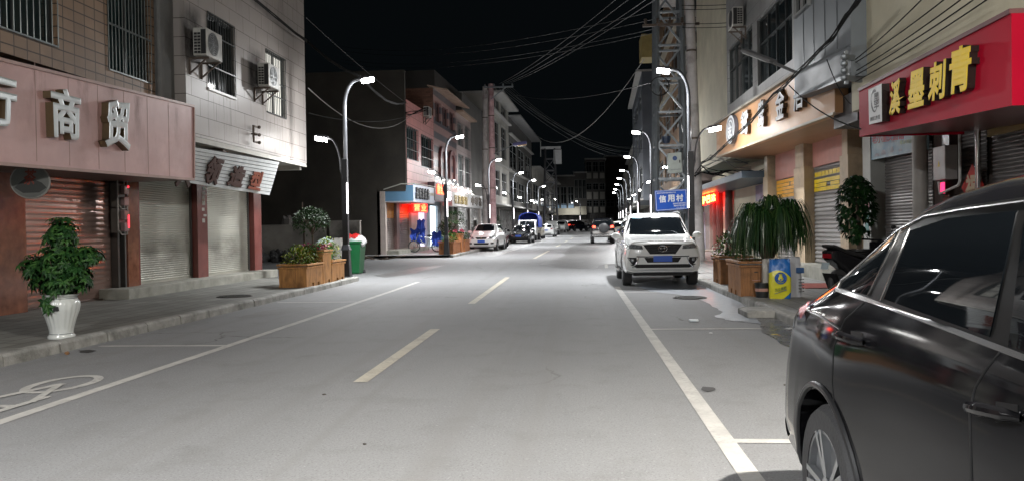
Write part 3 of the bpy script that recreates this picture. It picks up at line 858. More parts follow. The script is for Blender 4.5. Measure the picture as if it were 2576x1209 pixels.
for k in range(9):
    z = 1.75 + k * .14 + rnd.uniform(-.02, .02); u = 20.05 + rnd.uniform(-.1, .05)
    mb.hexa(FB, u, u + rnd.uniform(.12, .2), .144, .146, z, z + rnd.uniform(.05, .12))
mb.build('poster_scraps', M('old_paper', (.45, .43, .4), .7, var=.3, scale=20), root)
mb = MB(); mb.hexa(FB, 15.75, 24.0, -.3, .6, .1, .335); mb.build('step', M('concrete_step', (.26, .255, .22), .8, var=.25, scale=3, world=True, bump=.4, dirt=(.12, .115, .09)), root, bevel=.015)
SOOT = STAIN('soot_black', (.02, .018, .016), 'soot', .95); RUN = STAIN('rain_run_dark', (.05, .045, .04), 'run', .75); RUNR = STAIN('rust_run', (.12, .05, .025), 'run', .8)
for px, py in ((492, 100), (650, 195)):
    q = PX(px, py, -8.3); stain(FO, q.y - .75, q.y + .35, q.z - .75, q.z + .75, .0015, SOOT, root, 'soot_stain')
for a, b in ((v1[0], v1[1]), (v2[0], v2[1])): stain(FO, a - .1, b + .1, 3.62, (v1 if a == v1[0] else v2)[2] - .06, .0018, RUN, root, 'rain_stain')
stain(FO, 16.8, 24.0, 6.6, 9.5, .0014, RUN, root, 'rain_stain')
for a, b in ((17.03, 19.72), (20.32, 23.3)): stain(FB, a + .05, b - .05, .4, 1.5, -.033, STAIN('grime_low', (.10, .09, .07), 'soot', .5), root, 'grime_stain')
# slatted sign
ss = thing('shop_sign', 'white slatted sign leaning out with brush style brown letters', 'sign', (-8.5, 18, 2.6))
sq = [Vector((-8.6, 14.6, 2.62)), PX(678, 492, -8.6), PX(703, 408, -8.3), Vector((-8.3, 14.6, 3.30))]
sq[3].y = 14.9
mb = MB(); n = (sq[1] - sq[0]).cross(sq[3] - sq[0]).normalized()
mb.slab([p - n * .03 for p in sq], n, .03); mb.build('backing', M('sign_black', (.015, .015, .015), .6), ss)
mb = MB(); K = 10
def lerpq(u, v): return (sq[0] * (1 - u) + sq[1] * u) * (1 - v) + (sq[3] * (1 - u) + sq[2] * u) * v
for k in range(K):
    a, b = k / K + .006, (k + 1) / K - .012
    mb.slab([lerpq(0, a), lerpq(1, a), lerpq(1, b), lerpq(0, b)], n, .028)
mb.build('slats', M('slat_white', (.55, .57, .57), .4, world=True), ss)
BRN = M('letter_brown', (.055, .02, .013), .5); 
for ch, pts, b, sh in (('大', [(440, 470), (478, 474), (495, 400), (455, 396)], .05, .0), ('领', [(512, 461), (548, 470), (567, 400), (531, 391)], .05, .15), ('造', [(570, 468), (608, 476), (622, 423), (588, 415)], .06, .1), ('型', [(624, 475), (655, 482), (664, 434), (636, 430)], .05, .1)):
    letter(ss, ch, pts, sq, .035, [BRN if ch != '型' else M('letter_rust', (.24, .06, .03), .5), BRN], b, sh)
aircon(FO, PX(519, 110, -7.85).y, PX(519, 139, -7.85).z, .15, 'air conditioner by the upper barred window of the white tiled house', w=.78, h=.60)
aircon(FO, PX(676, 190, -7.85).y, PX(676, 216, -7.85).z, .15, 'smaller air conditioner half covering the lit barred window', w=.78, h=.60)
mb = MB()
p = PX(632, 337, -8.26)
for k in range(3): mb.cyl(p + Vector((0, .12 * k, -.0)), p + Vector((.12, .12 * k, 0)), .02); 
mb.bar(p + Vector((.06, 0, -.2)), p + Vector((.06, 0, .22)), .04); mb.bar(p + Vector((.06, 0, .2)), p + Vector((.06, .3, .2)), .04); mb.bar(p + Vector((.06, 0, -.2)), p + Vector((.06, .3, -.2)), .04)
for k in range(3): mb.ball(p + Vector((.1, .28, -.2 + .2 * k)), .045, 8, 6)
tag(mb.build('cable_bracket', RUST), 'iron cable bracket with insulators on the white tiled wall', 'bracket')

# ------------------------------------------------------------ the dark side street lot
LOTW = M('lot_wall_render', (.34, .32, .29), .85, var=.3, scale=1.2, world=True, dirt=(.035, .035, .033), bump=.3)
for x0, x1, h, lb in ((-26, -12.05, 1.8, 'long stained low wall across the dark side lot'), (-11.85, -10.35, 1.95, 'short stained wall stub beside the dark lot')):
    mb = MB(); mb.box(x0, x1, 37.6, 37.85, 0, h); mb.box(x0, x1 + .02, 37.56, 37.89, h, h + .05); mb.build('boundary_wall', LOTW, bevel=.02); tag(bpy.data.objects[-1] if False else COL.objects[-1], lb, 'wall')
mb = MB()
for k in range(60):
    mb.ball((rnd.uniform(-15.5, -11.2), rnd.uniform(35.2, 37.3), rnd.uniform(.05, .55)), rnd.uniform(.12, .4), 7, 5, jit=.25)
o = tag(mb.build('rubble_heap', M('rubble_dark', (.04, .04, .04), .9, var=.4, scale=6)), 'dark heap of rubble in front of the low lot wall', 'rubble'); 
mb = MB(); mb.ball((-14.0, 37.8, 2.0), (.25, .2, .3), 7, 5, jit=.3); tag(mb.build('broken_stone', M('stone_grey', (.16, .15, .14), .9)), 'broken stone lying on top of the low wall', 'stone')
mb = MB(); mb.cyl((-13.0, 37.5, 0), (-13.12, 37.5, 2.9), .035); tag(mb.build('pipe_stub', RUST), 'rusty upright pipe behind the low lot wall', 'pipe')
mb = MB()
for k in range(9):
    a = Vector((rnd.uniform(-10.4, -8.9), rnd.uniform(36.8, 37.6), .05 + rnd.random() * .1)); d = Vector((rnd.uniform(-1, 1), rnd.uniform(-.3, .3), rnd.uniform(-.05, .2)))
    mb.bar(a, a + d.normalized() * rnd.uniform(.5, 1.1), rnd.uniform(.06, .2), .04)
tag(mb.build('scrap_boards', M('scrap_wood', (.13, .1, .075), .8, var=.4, scale=8)), 'pile of scrap boards at the foot of the grey side wall', 'scrap wood')
# ------------------------------------------------------------ left: pink house past the side street (straight street coordinates, warped)
XU, XL = -8.95, -10.15
FU = LF(XU); FLo = LF(XL)
PINKT = TILE('pink_wall_tile', (.56, .25, .235), (.15, .045, .045), .8, .41, 'yz', .011, .5, .05, .4, .4, dirt=(.38, .17, .15))
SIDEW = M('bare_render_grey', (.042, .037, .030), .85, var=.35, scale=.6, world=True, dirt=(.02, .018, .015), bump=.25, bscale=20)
yA, yB, yC, yD = 40.0, UY(1095, XU), UY(1152, XU), UY(1188, XU)
root = thing('shop_house', 'pink tiled two storey house with a tall blank grey side wall', 'building', W((-14, 43, .1)))
za = ZY(1024, 248, XU); zb_ = 3.3
def holes(lst, X0):
    out = []
    for x0, x1, yt, yb in lst:
        u0, u1 = UY(x0, X0), UY(x1, X0)
        out.append((u0, u1, ZY(x0, yb, X0), ZY(x0, yt, X0)))
    return out
hp = holes([(1026, 1055, 315, 398), (1063, 1092, 338, 418)], XU)
mb = MB(); mb.wall(FU, yA, yB, zb_, za, hp, .2); body(FU, yA + .02, yB, zb_, za, 10, -.4, mb)
mb.build('wall', PINKT, root, warp=True)
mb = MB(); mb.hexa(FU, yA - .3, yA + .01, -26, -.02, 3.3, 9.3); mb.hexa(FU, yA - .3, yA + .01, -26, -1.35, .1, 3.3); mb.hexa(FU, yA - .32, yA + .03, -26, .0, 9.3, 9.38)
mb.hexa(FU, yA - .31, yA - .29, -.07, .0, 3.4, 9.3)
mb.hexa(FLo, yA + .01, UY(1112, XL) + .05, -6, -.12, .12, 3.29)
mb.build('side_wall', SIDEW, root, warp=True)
stain(lambda u, o, z: Vector((u, yA - .3 - o, z)) + Vector((xc(40), 0, 0)), -18, -9.2, 2.5, 9.2, .004, STAIN('wall_run', (.02, .018, .015), 'run', .8), root, 'rain_stain')
for h in hp: window(root, FU, *h, -.12, GLG, DKFRAME, 6, (0, .3, .62, 1), baro=.02, warp=True, barm=DKFRAME, br=.014)
mb = MB(); mb.hexa(FLo, yA - .3, yA - .02, -.3, .12, .1, 3.3); mb.build('pillar', M('pillar_pale', (.42, .36, .33), .5, world=True), root, warp=True)
ORS = M('shutter_orange', (.55, .22, .03), .35, .2, var=.1, world=True); SHB = M('shutter_brown_far', (.16, .125, .11), .3, .55, var=.12, world=True)
q = [UY(x, XL) for x in (966, 993, 1000, 1030, 1037, 1048)]
for a, b in ((q[0], q[1]), (q[2], q[3])):
    mb = MB(); zsp = ZY(980, 550, XL); mb.shutter(FLo, a, b, -.05, .3, 2.95, .10, .03, 0, 1, zsp); mb.build('roller_shutter', [SHB, ORS], root, smooth=True, sharp=60, warp=True)
mb = MB(); mb.hexa(FLo, q[1], q[2], -.3, .12, .2, 3.0); mb.build('pillar', M('pillar_maroon', (.13, .075, .07), .4, world=True), root, warp=True)
mb = MB(); mb.hexa(FLo, q[3], q[5], -.3, .12, .2, 3.0); mb.build('pillar', M('pillar_pale', (.42, .36, .33), .5, world=True), root, warp=True)
mb = MB(); mb.hexa(FLo, yA - .2, q[5], -.3, .75, .1, .33); mb.build('step', M('concrete_step', (.26, .255, .22), .8), root, warp=True, bevel=.015)
# lit shop interior
qd = [UY(x, XL) for x in (1049, 1072, 1080, 1100, 1112)]
ROOM = M('shop_room_white', (.8, .82, .85), .6, var=.04)
mb = MB()
mb.hexa(FLo, qd[0], qd[0] + .05, -.118, .02, .33, 2.8); mb.hexa(FLo, qd[1], qd[2], -.118, .06, .15, 2.8); mb.hexa(FLo, qd[3], qd[4], -.118, .05, .15, 2.9); mb.hexa(FLo, qd[0], qd[4], -.118, .02, 2.8, 3.1)
mb.build('door_frame', M('door_frame_blue_grey', (.3, .36, .42), .35, .3), root, warp=True)
mb = MB(); mb.quad(*[FLo(u, -.1, z) for u, z in ((qd[0], .2), (qd[1], .2), (qd[1], 2.8), (qd[0], 2.8))]); mb.build('lit_shop_wall', EMIT('shop_wall_glow', (.85, .84, 1), .75), root, warp=True)
mb = MB(); mb.quad(*[FLo(u, -.1, z) for u, z in ((qd[2], .2), (qd[3], .2), (qd[3], 2.8), (qd[2], 2.8))]); mb.build('lit_doorway', EMIT('shop_door_glow', (.82, .95, 1), 1.5), root, warp=True)
# its blue awning sign
BLUE = M('fascia_blue', (.10, .21, .33), .4, var=.06, world=True)
PALEB = M('fascia_pale_blue', (.42, .48, .60), .35, var=.06, world=True)
sg = thing('shop_sign', 'blue boxed awning sign with black letters over the orange shutters', 'sign', W((-9, 42, 2.9)))
zs0, zs1 = ZY(1022, 503, -8.6), ZY(1022, 462, -8.6)
u1 = UY(1094, -8.6)
mb = MB(); FS = LF(-8.6); mb.hexa(FS, yA - .28, u1, -1.5, 0, zs0, zs1); mb.build('box', BLUE, sg, warp=True)
mb = MB(); mb.hexa(FS, yA - .29, u1, .001, .02, zs0 - .01, zs1 + .05); mb.build('front_panel', PALEB, sg, warp=True)
mb = MB(); mb.hexa(FS, yA - .29, u1, -1.5, .02, zs0 - .05, zs0 - .012); mb.build('soffit', M('soffit_pale', (.5, .52, .58), .5), sg, warp=True)
fp = [W(FS(u, .022, z)) for u, z in ((yA - .29, zs0), (u1, zs0), (u1, zs1), (yA - .29, zs1))]
BLK = M('letter_black', (.01, .01, .012), .4)
for i, ch in enumerate('品味凉皮店'):
    a = .07 + i * .125
    put_text('letter', ch, fp, (a, .14, a + .10, .88), .08, BLK, sg, .05)
put_text('small_lettering', '营业时间', fp, (.74, .46, .96, .68), .004, M('letter_cream', (.6, .55, .4), .5), sg, .01)
mb = MB(); mb.tube([W(FS(yA - .3, -1.5, zs1 - .2)), W(FS(yA - .3, -.6, zs1 + .06)), W(FS(yA - .3, .06, zs1 + .07)), W(FS(u1, .06, zs1 + .12))], .03, 6); mb.build('frame_pipe', M('pipe_pale', (.4, .4, .36), .5), sg)
# red LED board over the door
def led_board(name, pts, X, label, text, root_at=None, bgc=(.02, .0, .0), tc=(1, .10, .015), st=14, quadpts=None, frame=True):
    qd = quadpts or [PX(x, y, X) for x, y in pts]
    n = (qd[1] - qd[0]).cross(qd[3] - qd[0]).normalized()
    t = thing(name, label, 'LED sign', (qd[0] + qd[1]) / 2 - n * .05)
    mb = MB(); mb.slab(qd, n, .09); mb.build('case', (EMIT('led_case_red', (1, .004, .002), 9) if bgc[0] > .1 else M('led_case', bgc, .4, var=0)), t)
    for k, s in enumerate(text):
        put_text('letter', s, qd, ((k + .08) / len(text), .1, (k + .92) / len(text), .9), .006, EMIT('led_%d' % int(tc[1] * 1000), tc, st), t, .05)
    return t
led_board('led_sign', [(1040, 533), (1074, 535), (1074, 511), (1040, 509)], -9.2, 'small red and orange LED board over the lit doorway', '营业', tc=(1, .10, .03), st=7, bgc=(.2, 0, 0))
sg = thing('shop_sign', 'dark fascia with glowing red letters and a lit white panel', 'sign', W((-9, 48, 2.9)))
FS2 = LF(-8.55); ua, ub = UY(1095, -8.55) + .02, UY(1136, -8.55)
mb = MB(); mb.hexa(FS2, ua, ub, -.5, 0, 2.95, 4.0); mb.build('box', M('fascia_maroon', (.07, .035, .045), .4), sg, warp=True)
fp = [W(FS2(u, .002, z)) for u, z in ((ua, 2.95), (ub, 2.95), (ub, 4.0), (ua, 4.0))]
RLED = EMIT('sign_red', (1, .08, .03), 7)
for i, ch in enumerate('信合五'):
    put_text('letter', ch, fp, (.12 + .165 * i, .38, .26 + .165 * i, .92), .05, RLED, sg, .05)
mb = MB()
for v0, v1 in ((.34, .62), (.12, .3)):
    mb.slab([fp[0].lerp(fp[1], u).lerp(fp[3].lerp(fp[2], u), v) + Vector((.03, 0, 0)) for u, v in ((.66, v0), (.97, v0), (.97, v1), (.66, v1))], (1, 0, 0), .03)
mb.build('light_panel', EMIT('sign_white', (1, .92, .97), 3.5), sg)
mb = MB()
for k in range(3): mb.box(*[c for c in (0, 0)] or (), 0, 0, 0, 0) if False else mb.cyl(W(FS2(ua + .5 + k * 1.1 - 2.2, -.7, 2.9)), W(FS2(ua + .5 + k * 1.1 - 2.2, -.7, 2.87)), .12, n=12)
mb.build('downlight', EMIT('downlight', (1, .95, .9), 6), sg)

# ------------------------------------------------------------ left: striped house, tiled house, tall grey house behind
def stripes_mat():
    m, nt, b = _new('striped_facade')
    v = _vec(nt, True); s = nt.nodes.new('ShaderNodeSeparateXYZ'); nt.links.new(v, s.inputs[0])
    md = nt.nodes.new('ShaderNodeMath'); md.operation = 'PINGPONG'; md.inputs[1].default_value = .42; nt.links.new(s.outputs[2], md.inputs[0])
    gt = nt.nodes.new('ShaderNodeMath'); gt.operation = 'GREATER_THAN'; gt.inputs[1].default_value = .22; nt.links.new(md.outputs[0], gt.inputs[0])
    n = _ramp(nt, _noise(nt, v, 6, 4), .3, .7)
    a = _mixcol(nt, (.28, .17, .16), (.36, .22, .2), n); c = _mixcol(nt, (.055, .055, .07), (.09, .085, .1), n)
    nt.links.new(_mixcol(nt, a, c, gt.outputs[0]), b.inputs['Base Color']); b.inputs['Roughness'].default_value = .35
    return m
STRP = stripes_mat()
GREYSH = [M('shutter_grey_dark', (.17, .16, .155), .3, .6, world=True)]
def shops(root, FLX, u0, u1, n, mat=None, z1=3.0):
    mb = MB(); mb.hexa(FLX, u0, u1, -6, -.12, .12, 3.4); mb.build('wall', M('shop_wall_grey', (.24, .22, .2), .7, world=True), root, warp=True)
    w = (u1 - u0) / n
    for k in range(n):
        mb = MB(); mb.shutter(FLX, u0 + k * w + .22, u0 + (k + 1) * w - .22, -.06, .16, z1, .12, .03); mb.build('roller_shutter', mat or GREYSH[0], root, smooth=True, sharp=60, warp=True)
        mb = MB(); mb.hexa(FLX, u0 + k * w - .2, u0 + k * w + .2, -.3, .12, .12, z1 + .2); mb.build('pillar', M('pillar_grey', (.3, .27, .25), .5, world=True), root, warp=True)
root = thing('shop_house', 'house striped in pink and slate with two arched niches', 'building', W((-13, 50, .1)))
zs = ZY(1099, 224, XU)
z2f = 7.3
hs = [(yB + (yC - yB) * a, yB + (yC - yB) * b, 7.75, 9.0) for a, b in ((.08, .3), (.36, .62), (.68, .92))]
mb = MB(); mb.wall(FU, yB + .02, yC, 3.3, zs, hs, .25); body(FU, yB + .02, yC, 3.3, zs, 9, -.45, mb, 1)
mb.build('wall', [STRP, TILE('brown_brick', (.16, .075, .05), (.06, .04, .03), .26, .09, 'xz', .008, .5, .3, .8, .4)], root, warp=True)
for h in hs: window(root, FU, *h, -.15, GLS, M('frame_maroon', (.12, .05, .05), .5), warp=True)
mb = MB(); mb.hexa(lambda u, o, z: FU(u, o, z - o * .25), yB - .2, yC + .2, -.3, .9, zs, zs + .08); mb.build('roof', M('awning_tan', (.34, .24, .18), .6, var=.3, scale=2, world=True), root, warp=True)
for k in (.32, .72):
    u = yB + (yC - yB) * k
    prof = [(-1.0, 0)] + [(-1.0 * math.cos(math.pi * i / 8), 1.2 + .7 * math.sin(math.pi * i / 8)) for i in range(9)] + [(1.0, 0)]
    inn = [(p[0] * .62, p[1] - .02 if i in (0, len(prof) - 1) else 1.2 + (p[1] - 1.2) * .55 if p[1] > 1.2 else p[1]) for i, p in enumerate(prof)]
    mb = MB()
    for i in range(len(prof) - 1):
        a, b, c_, d = prof[i], prof[i + 1], inn[i + 1], inn[i]
        mb.slab([FU(u + p[0], .14, 4.5 + p[1]) for p in (a, b, c_, d)], (1, 0, 0), .13)
    mb.build('arch', M('arch_maroon', (.15, .05, .05), .4, world=True), root, warp=True)
mb = MB()
for k in range(14): mb.ball(FU(yB + .3 + (yC - yB - .6) * k / 13, .1 + rnd.random() * .1, 4.25 + rnd.uniform(-.25, .25)), .045, 6, 4)
mb.build('string_lights', EMIT('string_light', (1, .93, .85), 10), root, warp=True)
shops(root, FLo, UY(1112, XL) + .08, yC, 2)
root = thing('shop_house', 'pale tiled house with green windows and string lights beside the striped house', 'building', W((-13, 60, .1)))
WTF = TILE('pale_wall_tile_far', (.44, .36, .35), (.15, .1, .1), .8, .41, 'yz', .011, .5, .05, .4, .4, dirt=(.33, .27, .26))
hs = [(yC + (yD - yC) * a, yC + (yD - yC) * b, c, d) for c, d in ((4.2, 6.4), (7.0, 8.6)) for a, b in ((.08, .42), (.55, .92))]
mb = MB(); mb.wall(FU, yC + .02, yD, 3.3, 9.2, hs, .25); body(FU, yC + .02, yD, 3.3, 9.2, 9, -.45, mb); mb.build('wall', WTF, root, warp=True)
for h in hs: window(root, FU, *h, -.15, GLG, FRAMEM, 5, (0, .5, 1), warp=True, br=.016)
mb = MB(); mb.hexa(FU, yC, yD, -.2, .5, 9.2, 9.32); mb.build('roof', M('awning_tan', (.34, .24, .18), .6), root, warp=True)
mb = MB()
for k in range(22): mb.ball(FU(yC + .2 + (yD - yC) * k / 21, .12, 3.75 + rnd.uniform(-.25, .35)), .05, 6, 4)
mb.build('string_lights', EMIT('string_light', (1, .93, .85), 10), root, warp=True)
shops(root, FLo, yC, yD, 3)
def lit_sign(u0, u1, X, z0, z1, label, text, pm, lm, warp=True):
    sg = thing('shop_sign', label, 'sign', W((X - .3, (u0 + u1) / 2, z0)))
    f = LF(X) if X < 0 else RF(X)
    mb = MB(); mb.hexa(f, u0, u1, -.6, 0, z0, z1); mb.build('box', pm, sg, warp=True)
    us = (u0, u1, u1, u0) if X < 0 else (u1, u0, u0, u1)
    fp = [W(f(u, .002, z)) for u, z in zip(us, (z0, z0, z1, z1))]
    for i, ch in enumerate(text):
        n = len(text); put_text('letter', ch, fp, (.08 + .84 * (i + .1) / n, .18, .08 + .84 * (i + .9) / n, .84), .04, lm, sg, .04)
    return sg
lit_sign(UY(1138, -8.55) + .1, UY(1180, -8.55), -8.55, 2.75, 3.6, 'pale fascia with gold letters under the string lights', '福满烟酒', M('fascia_cream', (.42, .4, .38), .4, world=True), M('letter_gold', (.3, .22, .06), .35, .6))
lit_sign(UY(1182, -8.5), UY(1216, -8.5), -8.5, 2.75, 3.7, 'white fascia with dark brush letters behind the concrete poles', '中草茶', M('fascia_white', (.5, .5, .5), .4, world=True), M('letter_bronze', (.1, .07, .04), .4))
for px, nm in ((1080, 'air conditioner on the top edge of the pink house'),):
    aircon(FU, UY(px - 12, XU), ZY(px, 300, XU), .05, nm, warp=True)
aircon(FLo, UY(1188, XL), 1.35, .1, 'air conditioner on a low bracket beside the shutters past the planter', warp=True)

yE, yF, yG, yH = UY(1240, XU), UY(1283, XU), UY(1340, XU), UY(1398, XU)
def simple_house(name, label, f, u0, u1, zt, wallm, hs, depth=9, roof=None, bars=0, gl=GLS, fr=FRAMEM, shopn=2, flo=None, shm=None, zlow=3.3, trim=None, bay=None, overhang=.5):
    root = thing(name, label, 'building', W(f((u0 + u1) / 2, -depth / 2, .1)))
    mb = MB(); mb.wall(f, u0 + .02, u1, zlow, zt, hs, .25); body(f, u0 + .02, u1, zlow, zt, depth, -.45, mb); mb.build('wall', wallm, root, warp=True)
    for h in hs: window(root, f, *h, -.15, gl, fr, bars, (0, .5, 1) if bars else (), warp=True, br=.016, trans=.65)
    if roof:
        mb = MB(); mb.hexa(f, u0, u1, -depth, overhang, zt, zt + .18); mb.build('roof', roof, root, warp=True)
    if bay:
        mb = MB()
        for z in bay: mb.hexa(f, u0, u1, 0.003, .35, z, z + .14)
        mb.build('ledge', trim or roof, root, warp=True)
    if shopn: shops(root, flo, u0, u1, shopn, shm)
    return root
GREYR = M('grey_render_far', (.10, .095, .088), .85, var=.25, scale=.7, world=True, dirt=(.09, .085, .08))
WHR = M('white_render_far', (.42, .40, .36), .75, var=.15, scale=.7, world=True, dirt=(.26, .25, .22))
CRR = M('cream_render', (.40, .37, .29), .75, var=.12, scale=.7, world=True, dirt=(.28, .26, .2))
ROOFW = M('roof_edge_white', (.42, .41, .39), .7, world=True)
def grid(u0, u1, cols, rows, mu=.15):
    w = (u1 - u0) / cols
    return [(u0 + k * w + w * mu, u0 + (k + 1) * w - w * mu, a, b) for a, b in rows for k in range(cols)]
simple_house('house', 'dim grey rendered house towering behind the pale tiled house', LF(-10.6), yC + 1, yE - .5, 12.3, GREYR, grid(yC + 3, yE, 2, [(10.2, 11.4)]), roof=None, shopn=0, zlow=.1, depth=2.6)
simple_house('shop_house', 'narrow dark recessed house behind the two concrete poles', LF(-9.6), yD + .1, yE, 11.5, GREYR, [], shopn=2, flo=FLo)
simple_house('shop_house', 'four storey white house with a jutting white roof behind the poles', FU, yE + .1, yF, ZY(1245, 238, XU), WHR, grid(yE + .5, yF - 1, 2, [(4.2, 6.6), (8, 11.2), (12.3, 14.2)], .12), roof=ROOFW, flo=FLo, bay=(3.3, 7.1, 11.8), trim=ROOFW, overhang=1.1)
simple_house('shop_house', 'house with a dark canopied balcony on a white post', FU, yF + .1, yG, ZY(1290, 300, XU), GREYR, grid(yF + .5, yG - .5, 3, [(4, 6.3), (7.6, 10.4)], .06), roof=None, flo=FLo, bay=(3.3, 7.0, 11.0), trim=ROOFW)
t = COL.objects['house'] if False else None
mb = MB(); zt = ZY(1290, 300, XU); mb.hexa(FU, yF + .2, yG + 1.2, -3, 1.3, zt, zt + .12); cn = thing('balcony_canopy', 'sheet metal canopy over the balcony of the dark house', 'canopy', W((-9, yF + 4, zt)))
mb.build('sheet', M('sheet_grey', (.3, .3, .3), .5, .3, world=True), cn, warp=True)
mb = MB(); mb.cyl(FU(yG + 1.0, 1.2, 10.8), FU(yG + 1.0, 1.2, zt), .06); mb.build('post', M('post_white', (.5, .5, .48), .5), cn, warp=True)
simple_house('shop_house', 'lower white house with a tiled eave before the lattice mast', FU, yG + .1, yH, ZY(1345, 425, XU), WHR, grid(yG + .5, yH, 4, [(4.2, 7.2)], .1), roof=ROOFW, flo=FLo, bay=(3.4,), trim=ROOFW, overhang=1.2)
simple_house('house', 'dark tall house in the gloom behind the lattice mast', LF(-15), yH - 2, 150, ZY(1350, 370, -13), GREYR, grid(yH + 2, 148, 4, [(8, 10), (12, 14.5)]), roof=ROOFW, shopn=0, zlow=.1)

# ------------------------------------------------------------ far end of the street: houses standing across it
def EF(Y0, sk):      # facade facing back down the street, u runs along +x
    return lambda u, o, z: Vector((u, Y0 - o + sk * u, z))
def cross_house(label, px0, px1, pytop, wallm, cols, rows, Y=172, sk=.12, lit=None, roof=True, panel=None, balcony=None):
    f = EF(Y, sk)
    a = PY(px0, 560, Y).x; b = PY(px1, 560, Y).x; zt = PY(px0, pytop, Y).z
    root = thing('shop_house', label, 'building', f((a + b) / 2, -4, 1))
    hs = grid(a, b, cols, rows, .1)
    mb = MB(); mb.wall(f, a, b, 0, zt, hs, .25); body(f, a, b, 0, zt, 9, -.5, mb); mb.build('wall', wallm, root)
    for i, h in enumerate(hs): window(root, f, *h, -.15, (EMIT('window_glow', (.5, .75, 1), .12) if lit and i in lit else GLS), FRAMEM, 0, (), trans=.6)
    if roof: mb = MB(); mb.hexa(f, a - .2, b + .2, -9, .9, zt, zt + .25); mb.build('roof', ROOFW, root)
    if panel:
        for z0, z1 in panel:
            w = (b - a) / cols
            for k in range(cols):
                mb = MB(); mb.hexa(f, a + k * w + .2, a + (k + 1) * w - .2, .003, .25, z0, z1)
                mb.build('balcony_panel', WHR, root)
    if balcony:
        mb = MB(); mb.hexa(f, a, b, .003, 1.1, balcony[0], balcony[1]); mb.build('balcony', CRR, root)
    w = (b - a) / max(2, cols)
    for k in range(max(2, cols)):
        mb = MB(); mb.shutter(f, a + k * w + .3, a + (k + 1) * w - .3, .02, 1.5, 4.6, .16, .03); mb.build('roller_shutter', GREYSH[0], root)
    return root
zY = lambda py: PY(1450, py, 172).z
cross_house('low cream balconied house at the far end, beside the lattice mast', 1392, 1446, 445, M('grey_render_far', (.10, .095, .088), .85), 3, [(zY(516), zY(470)), (zY(560 - 32), zY(560 - 48))], lit=(3, 4, 5), balcony=(zY(541), zY(524)))
cross_house('wide grey house closing the far end of the street', 1446, 1476, 436, M('grey_render_far', (.10, .095, .088), .85), 3, [(zY(500), zY(452))], balcony=(zY(541), zY(520)))
cross_house('tallest house at the far end with pale balcony panels', 1475, 1525, 402, M('grey_render_far', (.10, .095, .088), .85), 3, [(zY(433), zY(408)), (zY(478), zY(462)), (zY(520), zY(505))], panel=[(zY(450), zY(436)), (zY(502), zY(484)), (zY(536), zY(522))])
cross_house('dark blank house behind the right row of far lamps', 1524, 1600, 395, M('bare_render_grey', (.175, .165, .145), .85), 3, [(zY(520), zY(500))], Y=180)

# ------------------------------------------------------------ lattice mast at the far left, poles, tower
STEEL = M('galvanised_steel', (.22, .24, .255), .42, .55, var=.15, scale=6)
DSTEEL = M('dark_mast_steel', (.06, .06, .065), .5, .5)
def mast(label, base, w0, w1, H, step, mat, th=.09, extras=None, name='lattice_mast'):
    root = thing(name, label, 'lattice mast', base)
    B = Vector(base)
    def corner(i, z):
        w = (w0 + (w1 - w0) * z / H) / 2
        return B + Vector(((-1, 1, 1, -1)[i] * w, (-1, -1, 1, 1)[i] * w, z))
    for i in range(4):
        mb = MB(); mb.bar(corner(i, 0), corner(i, H), th * 1.35); mb.build('leg', mat, root)
    mb = MB(); z = step * .5; k = 0
    while z < H:
        for i in range(4):
            j = (i + 1) % 4; mb.bar(corner(i, z), corner(j, z), th * .8)
            if z + step < H: mb.bar(corner(i if k % 2 else j, z), corner(j if k % 2 else i, z + step), th * .7)
        z += step; k += 1
    mb.build('bracing', mat, root)
    return root, corner
mp = W((-8.0, 103, .1)); mp = PY(1386, 560, 103); 
mst, cr = mast('dark lattice mast with antennas in the distance', (mp.x, 103, .7), 1.8, 1.2, PY(1386, 375, 103).z - .7, 1.5, DSTEEL, .12)
mb = MB(); zt = PY(1386, 375, 103).z; mb.box(mp.x - 1.1, mp.x + 1.4, 102.4, 103.4, zt, zt + .25); mb.box(mp.x + .5, mp.x + 1.5, 102.3, 102.5, zt - 2, zt - .2)
mb.build('antenna_panel', M('antenna_grey', (.4, .4, .4), .5), mst)
tw = PY(1690, 560, 30.5)
twr, cr = mast('galvanised lattice power tower behind the blue sign', (tw.x, 30.9, .12), 1.18, .8, 13.5, 1.25, STEEL, .10, name='power_tower')
mb = MB()
for z in (9.0, 10.2, 11.4):
    mb.bar((tw.x - 1.0, 30.4, z), (tw.x + 1.1, 30.4, z), .09)
    for k in range(5): mb.lathe([(.03, -.1), (.07, -.06), (.03, -.03), (.07, 0), (.03, .03), (.07, .06), (.03, .1)], (tw.x - .9 + k * .45, 30.3, z + .14), 8)
mb.build('crossarm', RUST, twr)
bx = [PY(x, y, 30.1) for x, y in ((1681, 437), (1716, 434), (1714, 383), (1680, 386))]
t = thing('control_box', 'pale grey control box with a round blue emblem on the power tower', 'box', (bx[0] + bx[1]) / 2)
mb = MB(); mb.slab(bx, (0, -1, 0), .25); mb.build('case', M('box_pale', (.40, .44, .41), .45, .1), t, bevel=.01)
mb = MB(); cc = (bx[0] + bx[1] + bx[2] + bx[3]) / 4 + Vector((0, -.006, .17)); mb.lathe([(.05, -.003), (.085, -.003), (.085, .003), (.05, .003)], cc, 20, axis='y'); mb.build('emblem', M('emblem_blue', (.02, .06, .2), .4), t)
mb = MB(); mb.box(bx[1].x - .1, bx[1].x - .07, 30.06, 30.1, bx[1].z + .36, bx[1].z + .46); mb.build('handle', DKM, t)
put_text('small_lettering', '国家电网安全用电', bx, (.18, .14, .9, .2), .002, M('letter_grey', (.15, .16, .16), .5), t)
cp = PY(1676, 352, 30.2)
